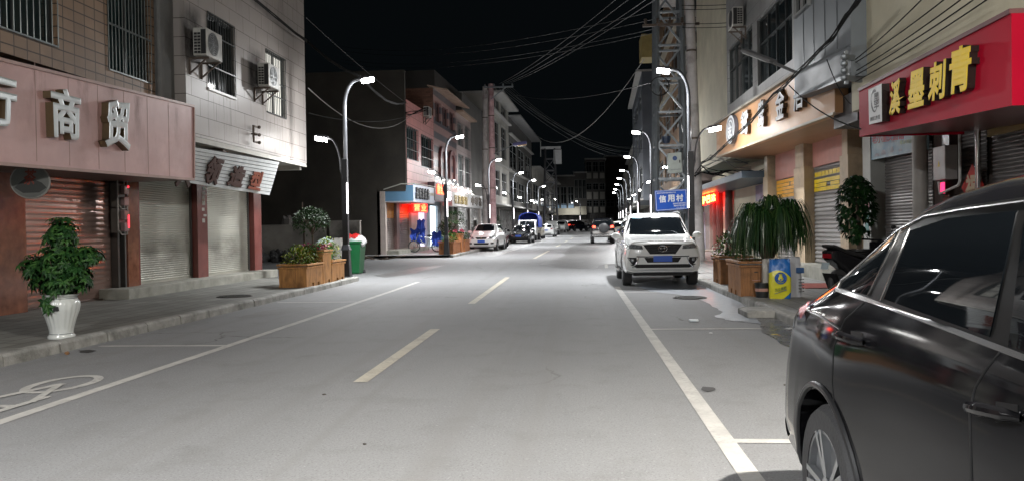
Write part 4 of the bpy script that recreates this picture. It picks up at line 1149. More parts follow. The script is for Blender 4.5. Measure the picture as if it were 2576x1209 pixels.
mb = MB(); mb.lathe([(.05, .14), (.17, .12), (.17, .02), (.12, -.12), (.03, -.16)], cp, 14); tag(mb.build('dome_camera', M('camera_blue_black', (.02, .035, .07), .3), smooth=True), 'blue and black dome camera on the power tower', 'camera')
sq = [PY(x, y, 29.6) for x, y in ((1650, 532), (1730, 526), (1727, 476), (1647, 480))]
t = thing('name_sign', 'blue rectangular sign with white characters on the power tower', 'sign', (sq[0] + sq[1]) / 2)
mb = MB(); mb.slab(sq, (0, -1, 0), .04); mb.build('plate', M('sign_blue', (.02, .10, .50), .4, var=.05, spec=.2), t)
WHL = M('letter_white', (.75, .78, .8), .45)
def brd(q, e, d):
    mb = MB()
    def at(u, v): return (q[0] * (1 - u) + q[1] * u) * (1 - v) + (q[3] * (1 - u) + q[2] * u) * v + Vector((0, -.003, 0))
    for a, b in (((e, e * 1.6), (1 - e, e * 1.6)), ((1 - e, e * 1.6), (1 - e, 1 - e * 1.6)), ((1 - e, 1 - e * 1.6), (e, 1 - e * 1.6)), ((e, 1 - e * 1.6), (e, e * 1.6))):
        mb.bar(at(*a), at(*b), d, d * .4, (0, 1, 0))
    return mb
brd(sq, .025, .014).build('border', WHL, t)
for i, ch in enumerate('信用村'): put_text('letter', ch, sq, (.12 + .27 * i, .40, .34 + .27 * i, .76), .006, WHL, t, .045)
put_text('small_lettering', '楚雄农村信用社信用村建设示范点', sq, (.06, .83, .66, .90), .004, WHL, t, .015)
put_text('small_lettering', '楚雄市农村信用合作联社', sq, (.55, .27, .95, .35), .004, WHL, t, .015)
put_text('small_lettering', '楚雄农村商业银行', sq, (.57, .165, .95, .245), .004, WHL, t, .015)
put_text('small_lettering', '二〇二一年十一月', sq, (.64, .07, .9, .13), .004, WHL, t, .015)
CONC = M('pole_concrete', (.46, .43, .42), .8, var=.2, scale=3, dirt=(.2, .17, .16), bump=.3)
CONCR = M('pole_concrete_pink', (.52, .34, .35), .8, var=.25, scale=3, dirt=(.2, .09, .09), bump=.3)
def cpole(label, p, H, r0, r1, lean=0, mat=CONC, arms=()):
    root = thing('utility_pole', label, 'utility pole', p)
    p = Vector(p); top = p + Vector((lean, 0, H))
    mb = MB(); mb.cyl(p, top, r0, r1, 16); mb.build('shaft', mat, root, smooth=True)
    mb = MB()
    for q in (.35, .6, .8): c = p.lerp(top, q); rr = r0 + (r1 - r0) * q + .008; mb.cyl(c, c + Vector((0, 0, .07)), rr, rr, 16)
    mb.build('band', RUST, root, smooth=True)
    if arms:
        mb = MB()
        for z, w in arms:
            c = p.lerp(top, z / H); mb.bar(c + Vector((-w * .3, -r1 - .05, 0)), c + Vector((w, -r1 - .05, 0)), .09)
            mb.bar(c + Vector((0, -r1 - .05, -.9)), c + Vector((w * .7, -r1 - .05, 0)), .06)
            for k in range(4): mb.lathe([(.03, 0), (.07, .05), (.03, .08), (.07, .12), (.03, .2)], c + Vector((-w * .25 + w * .4 * k, -r1 - .05, .05)), 8)
        mb.build('crossarm', STEEL, root)
    return root
a = PY(1219, 560, 61); b = PY(1240, 560, 60)
cpole('grey concrete pole, the left of the close pair', (a.x, 61.5, .3), PY(1227, 215, 61).z - .3, .26, .19, PY(1218, 215, 61).x - a.x, CONC)
cpole('pinkish concrete pole with crossarms, right of the close pair', (b.x, 60, .3), PY(1238, 212, 60).z - .3, .28, .2, PY(1235, 212, 60).x - b.x, CONCR, ((PY(1238, 218, 60).z - .4, 1.7),))
u = PY(1758, 560, 30.2)
cpole('tall concrete pole beside the doorway, near the blue sign', (u.x, 30.2, .12), 13, .22, .15, PY(1733, 60, 30.2).x - u.x - .05, CONC)
# old lamp arm on the concrete pole pair
o = thing('old_street_lamp', 'unlit old lamp with blue and orange hood on the pink pole', 'street lamp', PY(1243, 400, 60))
mb = MB(); a = PY(1243, 388, 59.8); b = PY(1290, 366, 59); mb.tube([a, b], .035, 8); mb.build('arm', STEEL, o)
mb = MB(); e = PY(1325, 361, 58.6); mb.hexa(lambda p, q, r: b.lerp(e, p) + Vector((0, q, r)), 0, 1, -.15, .15, -.06, .16); mb.build('hood', M('hood_blue', (.09, .09, .2), .4), o, bevel=.04)
mb = MB(); mb.hexa(lambda p, q, r: b.lerp(e, p) + Vector((0, q, r)), .35, .98, -.13, .13, -.14, -.062); mb.build('diffuser', M('diffuser_amber', (.4, .22, .08), .4), o, bevel=.03)
# ------------------------------------------------------------ right: orange fascia shop house
FG = RF(6.3); FGU = RF(5.05)
GOLDF = M('fascia_orange_panel', (.55, .29, .13), .42, var=.1, scale=1.2, world=True, dirt=(.42, .22, .11))
STEPM = M('concrete_step', (.26, .255, .22), .8)
def ry(px, X=6.3): return PX(px, 560, X).y
GTILE = TILE('grey_strip_tile', (.27, .27, .265), (.10, .10, .10), .07, .42, 'yz', .007, 0, .1, .5, .5, dirt=(.16, .16, .155))
root = thing('shop_house', 'grey tiled house with wide dark windows above the orange fascia', 'building', (9, 22, .1))
yl = PX(1830, 300, 5.05).y; yr = PX(2003, 100, 5.05).y - 3
wa = (ry(1898, 5.05), ry(1835, 5.05), PX(1835, 265, 5.05).z, PX(1834, 124, 5.05).z)
wb = (ry(1998, 5.05), ry(1910, 5.05), PX(1911, 214, 5.05).z, PX(1910, 46, 5.05).z)
mb = MB(); mb.wall(FGU, yr, yl, 4.5, 12, [wa, wb], .22); body(FGU, yr, yl, 4.5, 12, 8, -.4, mb); mb.build('wall', GTILE, root)
for w in (wa, wb): window(root, FGU, *w, -.12, GLS, DKFRAME, 0, (), mull=3, trans=.62)
mb = MB(); mb.hexa(FG, ry(2160), ry(1938), -5, -.12, .12, 3.7); mb.build('shop_wall', M('shop_wall_grey', (.24, .22, .2), .7), root)
SALM = M('lintel_salmon', (.44, .19, .15), .5, var=.1, world=True)
PILC = M('pillar_beige', (.46, .36, .24), .5, var=.1, world=True, dirt=(.26, .21, .15))
SHR = M('shutter_zinc_dark', (.27, .262, .255), .4, .5, var=.16, scale=1.2, world=True, rvar=.07)
YEL = M('sticker_yellow', (.72, .52, .01), .4, var=.15, scale=6, world=True); ORG = M('sticker_orange', (.75, .36, .01), .4, var=.15, scale=6, world=True)
for nm, a, b, zt, sz0, sz1, mt in (('A', 1952, 2016, 2.85, 2.28, 2.80, ORG), ('B', 2046, 2136, 2.95, 2.3, 2.62, YEL)):
    u0, u1 = ry(b), ry(a)
    mb = MB(); mb.shutter(FG, u0, u1, -.06, .44, zt, .11, .032); mb.build('roller_shutter', SHR, root, smooth=True, sharp=60)
    mb = MB(); mb.hexa(FG, u0, u1, -.118, .0, zt, 3.66); mb.build('lintel', SALM, root)
    mb = MB(); k = sz0
    while k < sz1:
        v = u0 + .03
        while v < u1 - .03:
            e = min(u1 - .03, v + rnd.uniform(.12, .34))
            if rnd.random() < .94: mb.hexa(FG, v + .004, e - .004, -.028, -.024 + rnd.random() * .004, k, k + .095)
            v = e
        k += .11
    mb.build('stickers', mt, root)
    if nm == 'B':
        mb = MB(); v = u0 + .05
        while v < u1 - .2: mb.hexa(FG, v, v + .26, -.027, -.022, 2.68, 2.80); v += .3
        mb.build('stickers', YEL, root)
for a, b in ((1938, 1950), (2018, 2045), (2138, 2160)):
    u0, u1 = ry(b), ry(a); mb = MB(); mb.hexa(FG, u0, u1, -.3, .22, .4, 3.0); mb.hexa(FG, u0 + .1, u1 - .1, -.3, .2, 3.0, 3.66); mb.build('pillar', PILC, root, bevel=.01)
mb = MB(); u = ry(2026); mb.hexa(FG, u - .14, u + .14, .222, .225, 1.55, 2.0); mb.build('notice', M('paper_white', (.6, .6, .6), .6), root)
mb = MB(); mb.hexa(FG, ry(2170), 26, -.3, .55, .1, .43); mb.build('step', STEPM, root, bevel=.012)
gq = [PX(1803, 395, 4.8), PX(2100, 284, 4.8), PX(2100, 128, 4.8), PX(1800, 318, 4.8)]
gq[2].y = gq[1].y; gq[3].y = gq[0].y
sg = thing('shop_sign', 'long orange fascia sign with raised silver jewellery shop letters', 'sign', (5, 21, 3.4))
mb = MB(); mb.slab(gq, (-1, 0, 0), .25); mb.build('board', GOLDF, sg)
mb = MB(); mb.bar(gq[3] + Vector((.05, 0, .04)), gq[2] + Vector((.05, 0, .04)), .28, .06); mb.build('top_ledge', M('ledge_grey', (.28, .26, .22), .7, world=True), sg)
mb = MB(); mb.bar(gq[0] + Vector((-.01, 0, -.01)), gq[1] + Vector((-.01, 0, -.01)), .05, .05); mb.build('trim', M('fascia_trim_cream', (.45, .36, .26), .45), sg)
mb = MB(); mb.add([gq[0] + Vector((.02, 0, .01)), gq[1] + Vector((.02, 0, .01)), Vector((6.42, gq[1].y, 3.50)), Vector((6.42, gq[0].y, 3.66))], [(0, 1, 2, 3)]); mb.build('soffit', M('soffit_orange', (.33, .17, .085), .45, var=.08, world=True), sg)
SILV = M('letter_silver', (.52, .54, .56), .4, 0, var=.06); SBR = M('letter_brown_side', (.09, .055, .03), .35, .3)
for ch, pts in (('鸳', [(1863, 345), (1881, 336), (1882, 272), (1863, 285)]), ('鸯', [(1905, 326), (1922, 317), (1922, 245), (1905, 258)]), ('金', [(1950, 306), (1972, 295), (1972, 215), (1950, 232)]), ('店', [(1996, 283), (2020, 272), (2020, 190), (1996, 208)])):
    letter(sg, ch, pts, gq, .10, [SILV, SBR], .035)
lg = [PL(x, y, gq, .12) for x, y in ((1826, 368), (1848, 356), (1848, 284), (1826, 298))]
mb = MB(); n = Vector((-1, 0, 0)); oc = sum(lg, Vector()) / 4; du = (lg[1] - lg[0]) / 2; dv = (lg[3] - lg[0]) / 2
poly = [(math.cos(2 * math.pi * i / 28), math.sin(2 * math.pi * i / 28)) for i in range(28)]
mb.prism(poly, lambda a, b, t: oc + du * a + dv * b + n * t, -.11, 0); mb.build('logo_disc', [M('logo_dark', (.1, .1, .12), .4)], sg)
mb = MB()
for r0, r1 in ((.82, .98), (.55, .66)):
    for i in range(28):
        t0, t1 = 2 * math.pi * i / 28, 2 * math.pi * (i + 1) / 28
        mb.quad(*[oc + du * (math.cos(t) * r) + dv * (math.sin(t) * r) + n * .004 for t, r in ((t0, r0), (t1, r0), (t1, r1), (t0, r1))])
mb.build('logo_rings', SILV, sg)
put_text('letter', '金', lg, (.28, .26, .72, .74), .012, SILV, sg, .03)

# grey sheet metal bay
root = thing('metal_bay', 'grey sheet metal bay jutting out between the orange and red signs', 'bay', (5, 15, 3.9))
X = 4.5; yl = ry(2003, X); yr = ry(2145, X); zb1, zb0 = PX(2003, 245, X).z, PX(2145, 190, X).z
zm = min(zb0, zb1) - .0
SHT2 = M('sheet_grey_blue', (.15, .17, .185), .55, .1, var=.12, scale=1.5, world=True, dirt=(.13, .14, .15), rvar=.1)
mb = MB(); f = RF(X)
z0f = lambda u: zb0 + (zb1 - zb0) * (u - yr) / (yl - yr)
mb.hexa(lambda u, o, z: Vector((X - o, u, z0f(u) if z < 0 else z)), yr, yl, -3, 0, -1, 12)
mb.build('sheet', SHT2, root)
mb = MB()
for u in [yr + (yl - yr) * k / 5 for k in range(1, 5)]: mb.hexa(f, u - .012, u + .012, .001, .01, z0f(u) + .55, 12)
mb.hexa(lambda u, o, z: f(u, o, z0f(u) + z), yr, yl, .001, .012, .5, .53)
mb.hexa(lambda u, o, z: f(u, o, z0f(u) + z), yr, yl + .01, .001, .03, -.02, .05)
mb.build('seams', M('sheet_seam', (.10, .115, .125), .4, .5), root)
wq = (ry(2046, X), ry(2010, X), PX(2010, 42, X).z, 9)
window(root, f, *wq, .02, GLS, FRAMEM)
mb = MB(); mb.hexa(RF(4.95), ry(2160, 4.95), ry(2100, 4.95), -1.2, 0, 3.25, zm - .05); mb.build('gap_shade_box', M('gap_shade_black', (.012, .012, .013), .5), root)  # black box paints the shade in the gap under the bay

# ------------------------------------------------------------ right: cream house with the red tattoo sign
CREAM = M('cream_wall', (.60, .565, .43), .75, var=.1, scale=1, world=True, dirt=(.42, .40, .29), bump=.2, bscale=30)
XC = 4.75; fC = RF(XC)
root = thing('shop_house', 'cream rendered house above the red sign', 'building', (8, 9, .1))
yE2 = ry(2146, XC)
mb = MB(); mb.hexa(fC, 2.0, yE2, -6, 0, 3.35, 12); mb.build('wall', CREAM, root)
mb = MB(); mb.hexa(FG, 2, ry(2168), -5, -.12, .12, 3.7); mb.build('shop_wall', M('shop_wall_dark', (.10, .08, .07), .7, world=True), root)
mb = MB()
for k in range(24): mb.hexa(fC, 3.0 + k * .22, 3.1 + k * .22, .01, .05, PX(2560, 28, XC).z + .1, 7)
mb.build('corrugated_panel', M('corrugated_pale', (.3, .31, .33), .4, .4), root)
SHK = M('shutter_dark_steel', (.15, .14, .135), .4, .45, var=.16, scale=1.2, world=True, rvar=.06)
for a, b, mt in ((2222, 2340, SHK), (2410, 2476, SHK), (2490, 2640, SHK)):
    mb = MB(); mb.shutter(FG, ry(b), ry(a), -.06, .4, 3.5 if a > 2300 else 2.9, .062, .02); mb.build('roller_shutter', mt, root, smooth=True, sharp=60)
mb = MB()
for k in range(5): mb.hexa(FG, ry(2640), ry(2490), .0, .03, 2.72 + k * .13, 2.83 + k * .13)
mb.build('shutter_box', M('box_ochre', (.26, .17, .05), .5, world=True), root)
mb = MB(); mb.hexa(FG, ry(2216), ry(2196), -.3, .2, .12, 3.4); mb.build('pillar', M('pillar_white', (.42, .43, .40), .5, var=.1, world=True), root)
mb = MB(); c = FG(ry(2353), .25, 0); mb.cyl((c.x, c.y, .12), (c.x, c.y, 3.4), .13, n=18); mb.build('round_column', M('column_grey', (.36, .34, .31), .5, var=.12, world=True), root, smooth=True)
mb = MB(); c = FG(ry(2482), .12, 0); mb.cyl((c.x, c.y, .12), (c.x, c.y, 3.4), .045, n=12); mb.build('chrome_post', M('chrome', (.6, .6, .6), .12, 1), root, smooth=True)
mb = MB(); mb.hexa(FG, ry(2408), ry(2368), -.2, .12, .12, 3.4); mb.build('pillar', M('pillar_dark_marble', (.06, .04, .035), .2, world=True), root)
mb = MB()
for z, c_ in ((1.95, 0),): mb.hexa(FG, ry(2212), ry(2200), .201, .205, 1.75, 2.0)
mb.build('notice_pink', M('paper_pink', (.5, .2, .25), .5), root)
mb = MB(); mb.hexa(FG, ry(2211), ry(2201), .201, .205, 1.25, 1.62); mb.build('notice_green', M('paper_teal', (.12, .28, .27), .5), root)
mb = MB(); mb.hexa(FG, 3, ry(2172), -.3, .5, .1, .40); mb.build('step', STEPM, root, bevel=.012)
# banner, fu diamond, meter box
bq = [PX(2192, 403, 6.12), PX(2335, 376, 6.12), PX(2335, 318, 6.12), PX(2190, 340, 6.12)]
t = thing('banner', 'blue printed banner with red and pale writing under the red sign', 'banner', (6.1, 15, 2.6))
mb = MB(); mb.slab(bq, (-1, 0, 0), .015)
def grad_mat():
    m, nt, b = _new('banner_print'); v = _vec(nt, True)
    n = _ramp(nt, _noise(nt, v, 2.2, 5, .6), .35, .7); b.inputs['Roughness'].default_value = .4
    nt.links.new(_mixcol(nt, (.08, .20, .30), (.30, .40, .42), n), b.inputs['Base Color']); return m
mb.build('cloth', grad_mat(), t)
put_text('red_lettering', '老小重庆面馆', bq, (.03, .62, .62, .98), .003, M('banner_red', (.45, .06, .08), .5), t, .02)
put_text('pale_lettering', '联系电话:13835501', bq, (.55, .40, .98, .58), .003, M('banner_pale', (.5, .55, .35), .5), t, .015)
mb = MB(); at = lambda u, v: (bq[0] * (1 - u) + bq[1] * u) * (1 - v) + (bq[3] * (1 - u) + bq[2] * u) * v + Vector((-.004, 0, 0))
for u, v, a, b in ((.45, .55, .05, .14), (.41, .16, .035, .22), (.12, .1, .06, .12), (.25, .12, .05, .2), (.56, .14, .04, .1)):
    mb.quad(at(u - a, v), at(u + a, v), at(u + a * .5, v + b), at(u - a * .5, v + b))
mb.build('print_shapes', M('banner_shapes', (.25, .27, .3), .5, var=.4, scale=12), t)
dc = PX(2446, 470, 6.22)
t = thing('fu_paper', 'red diamond paper with a good fortune character on the shutter', 'paper decoration', dc)
mb = MB(); h = .36; dq = [dc + Vector((0, 0, -h)), dc + Vector((0, -h, 0)), dc + Vector((0, 0, h)), dc + Vector((0, h, 0))]; mb.slab(dq, (-1, 0, 0), .006); mb.build('paper', M('fu_red', (.5, .03, .02), .5), t)
put_text('letter', '福', [dc + Vector((-.008, .2, -.2)), dc + Vector((-.008, -.2, -.2)), dc + Vector((-.008, -.2, .2)), dc + Vector((-.008, .2, .2))], (0, 0, 1, 1), .003, M('fu_cream', (.55, .42, .28), .5), t, .04)
a = PX(2366, 455, 6.1); b = PX(2396, 365, 6.1)
t = thing('meter_box', 'grey steel meter box with a yellow warning mark under the red sign', 'meter box', (6.1, a.y, a.z))
mb = MB(); mb.box(5.98, 6.18, b.y, a.y, a.z, b.z); mb.build('case', M('meter_steel', (.3, .29, .28), .4, .3), t, bevel=.01)
mb = MB(); y = (a.y + b.y) / 2; z = a.z + .22; mb.add([(5.977, y + .05, z), (5.977, y - .05, z), (5.977, y, z + .1)], [(0, 1, 2)]); mb.build('warning_mark', YEL, t)
mb = MB(); mb.tube([(6.05, b.y - .35, 3.4), (6.05, b.y - .35, 2.75), (6.02, b.y - .42, 2.68), (6.02, b.y - .42, a.z - .05), (6.02, b.y - .36, a.z - .12), (6.05, a.y - .1, a.z - .22), (6.05, a.y - .05, a.z - .02)], .022, 8); mb.build('conduit', M('conduit_white', (.45, .44, .42), .45), t, smooth=True)
t = led_board('led_indicator', None, 0, 'tiny red LED panel below the steel meter box', '1', quadpts=[PX(2366, 492, 6.05), PX(2378, 490, 6.05), PX(2378, 455, 6.05), PX(2366, 457, 6.05)], tc=(1, .02, .12), st=2)
# red tattoo sign
REDF = M('fascia_red_panel', (.40, .005, .024), .45, var=.07, scale=1.3, world=True, spec=.06)
rq = [PX(2162, 345, 4.5), PX(2546, 266, 4.5), PX(2546, 32, 4.5), PX(2162, 230, 4.5)]
rq[2].y = rq[1].y; rq[3].y = rq[0].y
sg = thing('shop_sign', 'glossy red boxed tattoo shop sign with yellow brush letters', 'sign', (4.9, 11, 2.8))
mb = MB(); back = [Vector((6.1, p.y, p.z)) for p in rq]
mb.quad(*rq); mb.quad(rq[1], back[1], back[2], rq[2]); mb.quad(rq[0], back[0], back[3], rq[3]); mb.quad(rq[3], rq[2], Vector((4.76, rq[2].y, rq[2].z)), Vector((4.76, rq[3].y, rq[3].z)))
mb.build('panel', REDF, sg)
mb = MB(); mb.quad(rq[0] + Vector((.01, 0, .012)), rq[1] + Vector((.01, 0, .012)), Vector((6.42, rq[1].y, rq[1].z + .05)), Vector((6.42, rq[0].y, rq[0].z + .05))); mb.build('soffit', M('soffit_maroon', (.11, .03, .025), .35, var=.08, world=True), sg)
mb = MB(); mb.bar(rq[3] + Vector((.1, 0, .02)), rq[2] + Vector((.1, 0, .02)), .24, .05); mb.build('top_trim', M('trim_maroon', (.14, .05, .05), .5), sg)
YL = M('letter_yellow', (.95, .66, .006), .5, var=.04); BK = M('letter_black_side', (.018, .014, .012), .25)
for ch, pts in (('溪', [(2236, 293), (2276, 283), (2273, 190), (2240, 208)]), ('墨', [(2283, 277), (2325, 265), (2325, 168), (2284, 185)]), ('刺', [(2334, 258), (2380, 246), (2380, 146), (2336, 163)]), ('青', [(2387, 240), (2444, 225), (2444, 106), (2388, 126)])):
    letter(sg, ch, pts, rq, .09, [YL, BK], .048, .1)
lb = [PL(x, y, rq, .11) for x, y in ((2187, 314), (2219, 306), (2218, 211), (2185, 226))]
mb = MB(); mb.slab(lb, (-1, 0, 0), .11); mb.build('logo_box', BK, sg)
mb = MB(); mb.slab([p + Vector((-.004, 0, 0)) for p in lb], (-1, 0, 0), .003); mb.build('logo_face', M('logo_white', (.55, .56, .56), .4, var=.04), sg)
INK = M('logo_ink', (.05, .05, .05), .5)
lb2 = [p + Vector((-.005, 0, 0)) for p in lb]
put_text('letter', '墨', lb2, (.44, .42, .80, .82), .002, INK, sg, .01)
put_text('small_lettering', '刺青工作室', lb2, (.12, .08, .88, .2), .002, INK, sg, .01)
mb = MB(); at2 = lambda u, v: (lb2[0] * (1 - u) + lb2[1] * u) * (1 - v) + (lb2[3] * (1 - u) + lb2[2] * u) * v
for i in range(26):
    t0, t1 = rad(55 + 270 * i / 26), rad(55 + 270 * (i + 1) / 26); w0 = .06 + .03 * math.sin(i * .5)
    mb.quad(*[at2(.46 + math.cos(t) * r * .82, .62 + math.sin(t) * r) - Vector((.002, 0, 0)) for t, r in ((t0, .32), (t1, .32), (t1, .32 - w0), (t0, .32 - w0))])
mb.build('brush_ring', INK, sg)
mb = MB()
c = PX(2150, 150, 4.6)
mb.bar(c + Vector((.1, 0, 0)), c + Vector((-.25, -.25, 0)), .05, .09); c2 = PX(2150, 202, 4.6); mb.bar(c2 + Vector((.1, 0, 0)), c2 + Vector((-.25, -.25, 0)), .05, .09); mb.bar(c2 + Vector((-.2, -.2, -.1)), c + Vector((-.2, -.2, .1)), .05)
for k in range(4): mb.lathe([(.03, -.05), (.06, -.02), (.06, .02), (.03, .05)], c2.lerp(c, k / 3) + Vector((-.25, -.25, 0)), 8)
tag(mb.build('cable_bracket', STEEL), 'steel cable bracket on the corner of the cream wall', 'bracket')

# ------------------------------------------------------------ right: houses further on
DKW = M('dark_brown_cladding', (.06, .05, .045), .5, world=True)
f3 = RF(5.6); f3l = RF(6.9)
root = thing('shop_house', 'tall cream house with dark window strips past the orange fascia', 'building', (10, 32, .1))
y0, y1, y2 = 26.6, UY(1778, 5.6), UY(1752, 5.6)
mb = MB(); mb.hexa(f3, y0, y1, -7, 0, 3.9, 16); mb.hexa(f3l, y0, y2, -6, 0, .12, 3.9); mb.build('wall', CREAM, root)
for k in range(5):
    z = 4.4 + k * 2.35
    mb = MB(); mb.hexa(f3, y1 + .01, y2, -7, -.12, z, z + 1.55); mb.build('window_strip', GLS, root)
    mb = MB(); mb.hexa(f3, y1 + .01, y2, -7, -.06, z + 1.55, z + 2.35); mb.build('wall_panel', WHR if k != 1 else M('panel_pale', (.40, .38, .36), .5), root)
    mb = MB()
    for q in (.0, .5, 1.0): mb.hexa(f3, y1, y2, -.12, -.05, z + q * 1.5, z + q * 1.5 + .05)
    for q in (.33, .66): u = y1 + (y2 - y1) * q; mb.hexa(f3, u - .03, u + .03, -.12, -.05, z, z + 1.55)
    mb.build('window_frame', FRAMEM, root)
mb = MB(); mb.hexa(f3l, y0, y2 + 4, .0, 1.5, 3.0, 3.22); mb.build('canopy_beam', M('beam_slate', (.07, .10, .13), .45, world=True), root)
mb = MB(); mb.hexa(f3l, 29.2, 31.2, .005, .06, 2.35, 2.95)
mb.build('blue_panel', M('stripe_blue_white', (.25, .28, .40), .4), root)
mb = MB()
for k in range(9): mb.hexa(f3l, 29.25 + k * .22, 29.36 + k * .22, .061, .066, 2.36, 2.94)
mb.build('panel_stripes', M('stripe_navy', (.03, .04, .12), .4), root)
mb = MB(); mb.shutter(f3l, 29, 31.4, .02, .3, 2.2, .1, .03); mb.build('roller_shutter', GREYSH[0], root, smooth=True)
root = thing('shop_house', 'brown shop front with a wooden door under the red LED board', 'building', (10, 40, .1))
fD = RF(6.75)
mb = MB(); mb.hexa(fD, y2, 47, -6, 0, .12, 3.6); mb.build('wall', M('shop_wall_mauve', (.30, .25, .23), .7, world=True), root)
d0, d1 = UY(1797, 6.75), UY(1775, 6.75)
mb = MB(); mb.hexa(fD, d0, d1, .005, .08, .3, 2.6)
mb.build('door', WOOD('door_wood', (.16, .075, .045)), root)
mb = MB(); mb.hexa(fD, d0 + .3, d1 - .3, .081, .1, .5, 2.3); mb.build('door_panel', WOOD('door_panel_wood', (.11, .05, .03)), root)
mb = MB(); mb.hexa(fD, d0 - .5, d0 - .1, .0, .3, .3, 2.2); mb.build('white_banner', M('paper_bluish', (.5, .52, .6), .5), root)
for px in (1802, 1812, 1834):
    u = UY(px, 6.4); mb = MB(); c = RF(6.4)(u, 0, 0); mb.cyl((c.x + xc(u), c.y, .12), (c.x + xc(u), c.y, 3.2), .17, n=12); mb.build('column', M('column_maroon', (.15, .06, .05) if px < 1830 else (.4, .05, .03), .4), root)
mb = MB(); mb.hexa(fD, y2, 47, .0, 1.3, 3.1, 3.25); mb.build('canopy', M('canopy_grey', (.25, .24, .23), .6, world=True), root)
mb = MB(); mb.hexa(fD, y2 - 3, 47, -.2, .8, .1, .3); mb.build('step', STEPM, root)
led_board('led_sign', None, 0, 'red and yellow LED board glowing over the brown shop door', '沪巴达', quadpts=[PX(1766, 518, 6.3), PX(1801, 507, 6.3), PX(1801, 485, 6.3), PX(1766, 493, 6.3)], tc=(1, .36, .04), st=16, bgc=(.2, .0, .0))
FR_ = RF(5.6); FRl = RF(6.9)
BRW = M('ochre_render', (.24, .15, .08), .75, var=.25, scale=.8, world=True, dirt=(.14, .09, .06))
PKR = M('mauve_render', (.28, .22, .2), .75, var=.2, scale=.8, world=True, dirt=(.17, .13, .12))
BLG = M('slate_render', (.13, .145, .17), .7, var=.15, scale=.8, world=True, dirt=(.09, .1, .12))
y4, y5, y6, y7 = UY(1722, 5.6), UY(1655, 5.6), UY(1612, 5.2), UY(1582, 5.2)
simple_house('shop_house', 'house with pale eaves and caged balconies behind the concrete pole', FR_, y2 + .1, y4, 14, PKR, grid(y2 + .4, y4 - .3, 2, [(4.4, 6.6), (7.6, 9.8), (10.8, 13)], .1), roof=ROOFW, bars=6, flo=None, shopn=0, zlow=3.6, overhang=1.6, bay=(7, 10.2))
simple_house('shop_house', 'tall ochre house seen through the lattice tower', FR_, y4 + .1, y5, 17.5, BRW, grid(y4 + .5, y5 - .5, 3, [(4.4, 6.4), (7.4, 9.6), (11, 13), (14.2, 16)], .14), flo=FRl, shopn=3, overhang=1, bay=(3.5, 10.2, 13.5), trim=CRR, zlow=3.4)
simple_house('shop_house', 'slate grey house with a bright sheet roof on the tower side', RF(4.4), y5 + .1, y6, PX(1640, 160, 5.9).z * 0 + 14.6, BLG, grid(y5 + .5, y6 - .5, 3, [(4.6, 6.6), (8, 10), (11.6, 13.4)], .14), flo=FRl, shopn=3, bay=(3.4,), trim=ROOFW, zlow=3.4, roof=ROOFW)
simple_house('shop_house', 'white house with a long balcony under the far tower side lamps', RF(5.2), y6 + .1, y7, 11.2, WHR, grid(y6 + .5, y7 - .5, 4, [(4.4, 6.6), (7.8, 10)], .12), flo=FRl, shopn=4, bay=(3.4, 7.1), trim=ROOFW, zlow=3.4, roof=ROOFW, bars=8)
simple_house('shop_house', 'last pale house before the end on the tower side', RF(4.6), y7 + .1, 150, 10.2, WHR, grid(y7 + .5, 149, 5, [(4.4, 6.6), (7.6, 9.2)], .14), flo=FRl, shopn=5, bay=(3.4,), trim=ROOFW, zlow=3.4)
for px, py, lb in ((1632, 150, 'sheet metal sign box high on the slate grey house'),):
    a = PX(1612, 188, 5.2); 
ax_ = PX(1625, 120, 4.6)
mb = MB(); p = W((3.7, 56, 0)); z0 = PY(1627, 145, 56).z; xx = PY(1627, 145, 56).x
mb.box(xx - .35, xx + .55, 55.9, 58, z0, z0 + 1.6); tag(mb.build('balcony_box', M('balcony_yellow', (.42, .33, .12), .6, var=.15, world=True)), 'pale yellow balcony box high up by the lattice tower', 'balcony')
mb = MB(); a = PY(1660, 217, 29.8); mb.lathe([(.34, -.035), (.36, 0), (.34, .035), (.32, 0), (.34, -.035)], a, 28, axis='y', caps=False); tag(mb.build('cable_coil', DKM, smooth=True), 'black coil of cable hung on the power tower', 'cable coil')
# old LED arm on the orange sign
t = thing('old_street_lamp', 'unlit grey LED lamp arm tied to the thick cable bundle', 'street lamp', PX(2000, 182, 4.4))
a = PX(2006, 184, 4.5); b = PX(1945, 158, 4.0); e = PX(1872, 130, 3.55)
mb = MB(); mb.tube([a, a.lerp(b, .5), b], .032, 8); mb.build('arm', M('old_lamp_grey', (.17, .17, .175), .5, .2), t, smooth=True)
mb = MB(); d = (e - b).normalized(); s_ = d.cross(Vector((0, 0, 1))).normalized(); up = s_.cross(d)
mb.hexa(lambda p, q, r: b.lerp(e, p) + s_ * q + up * r, 0, 1, -.13, .13, -.02, .06); mb.build('housing', M('old_lamp_grey', (.17, .17, .175), .5, .2), t, bevel=.03)
mb = MB()
for k in range(3): mb.hexa(lambda p, q, r: b.lerp(e, p) + s_ * q + up * r, .12 + .29 * k, .36 + .29 * k, -.1, .1, -.035, -.0205)
mb.build('led_panel', M('led_panel_off', (.6, .61, .6), .4), t)
aircon(FGU, ry(1885, 5.05), PX(1885, 5, 4.6).z, .1, 'air conditioner at the top edge of the grey tiled house')
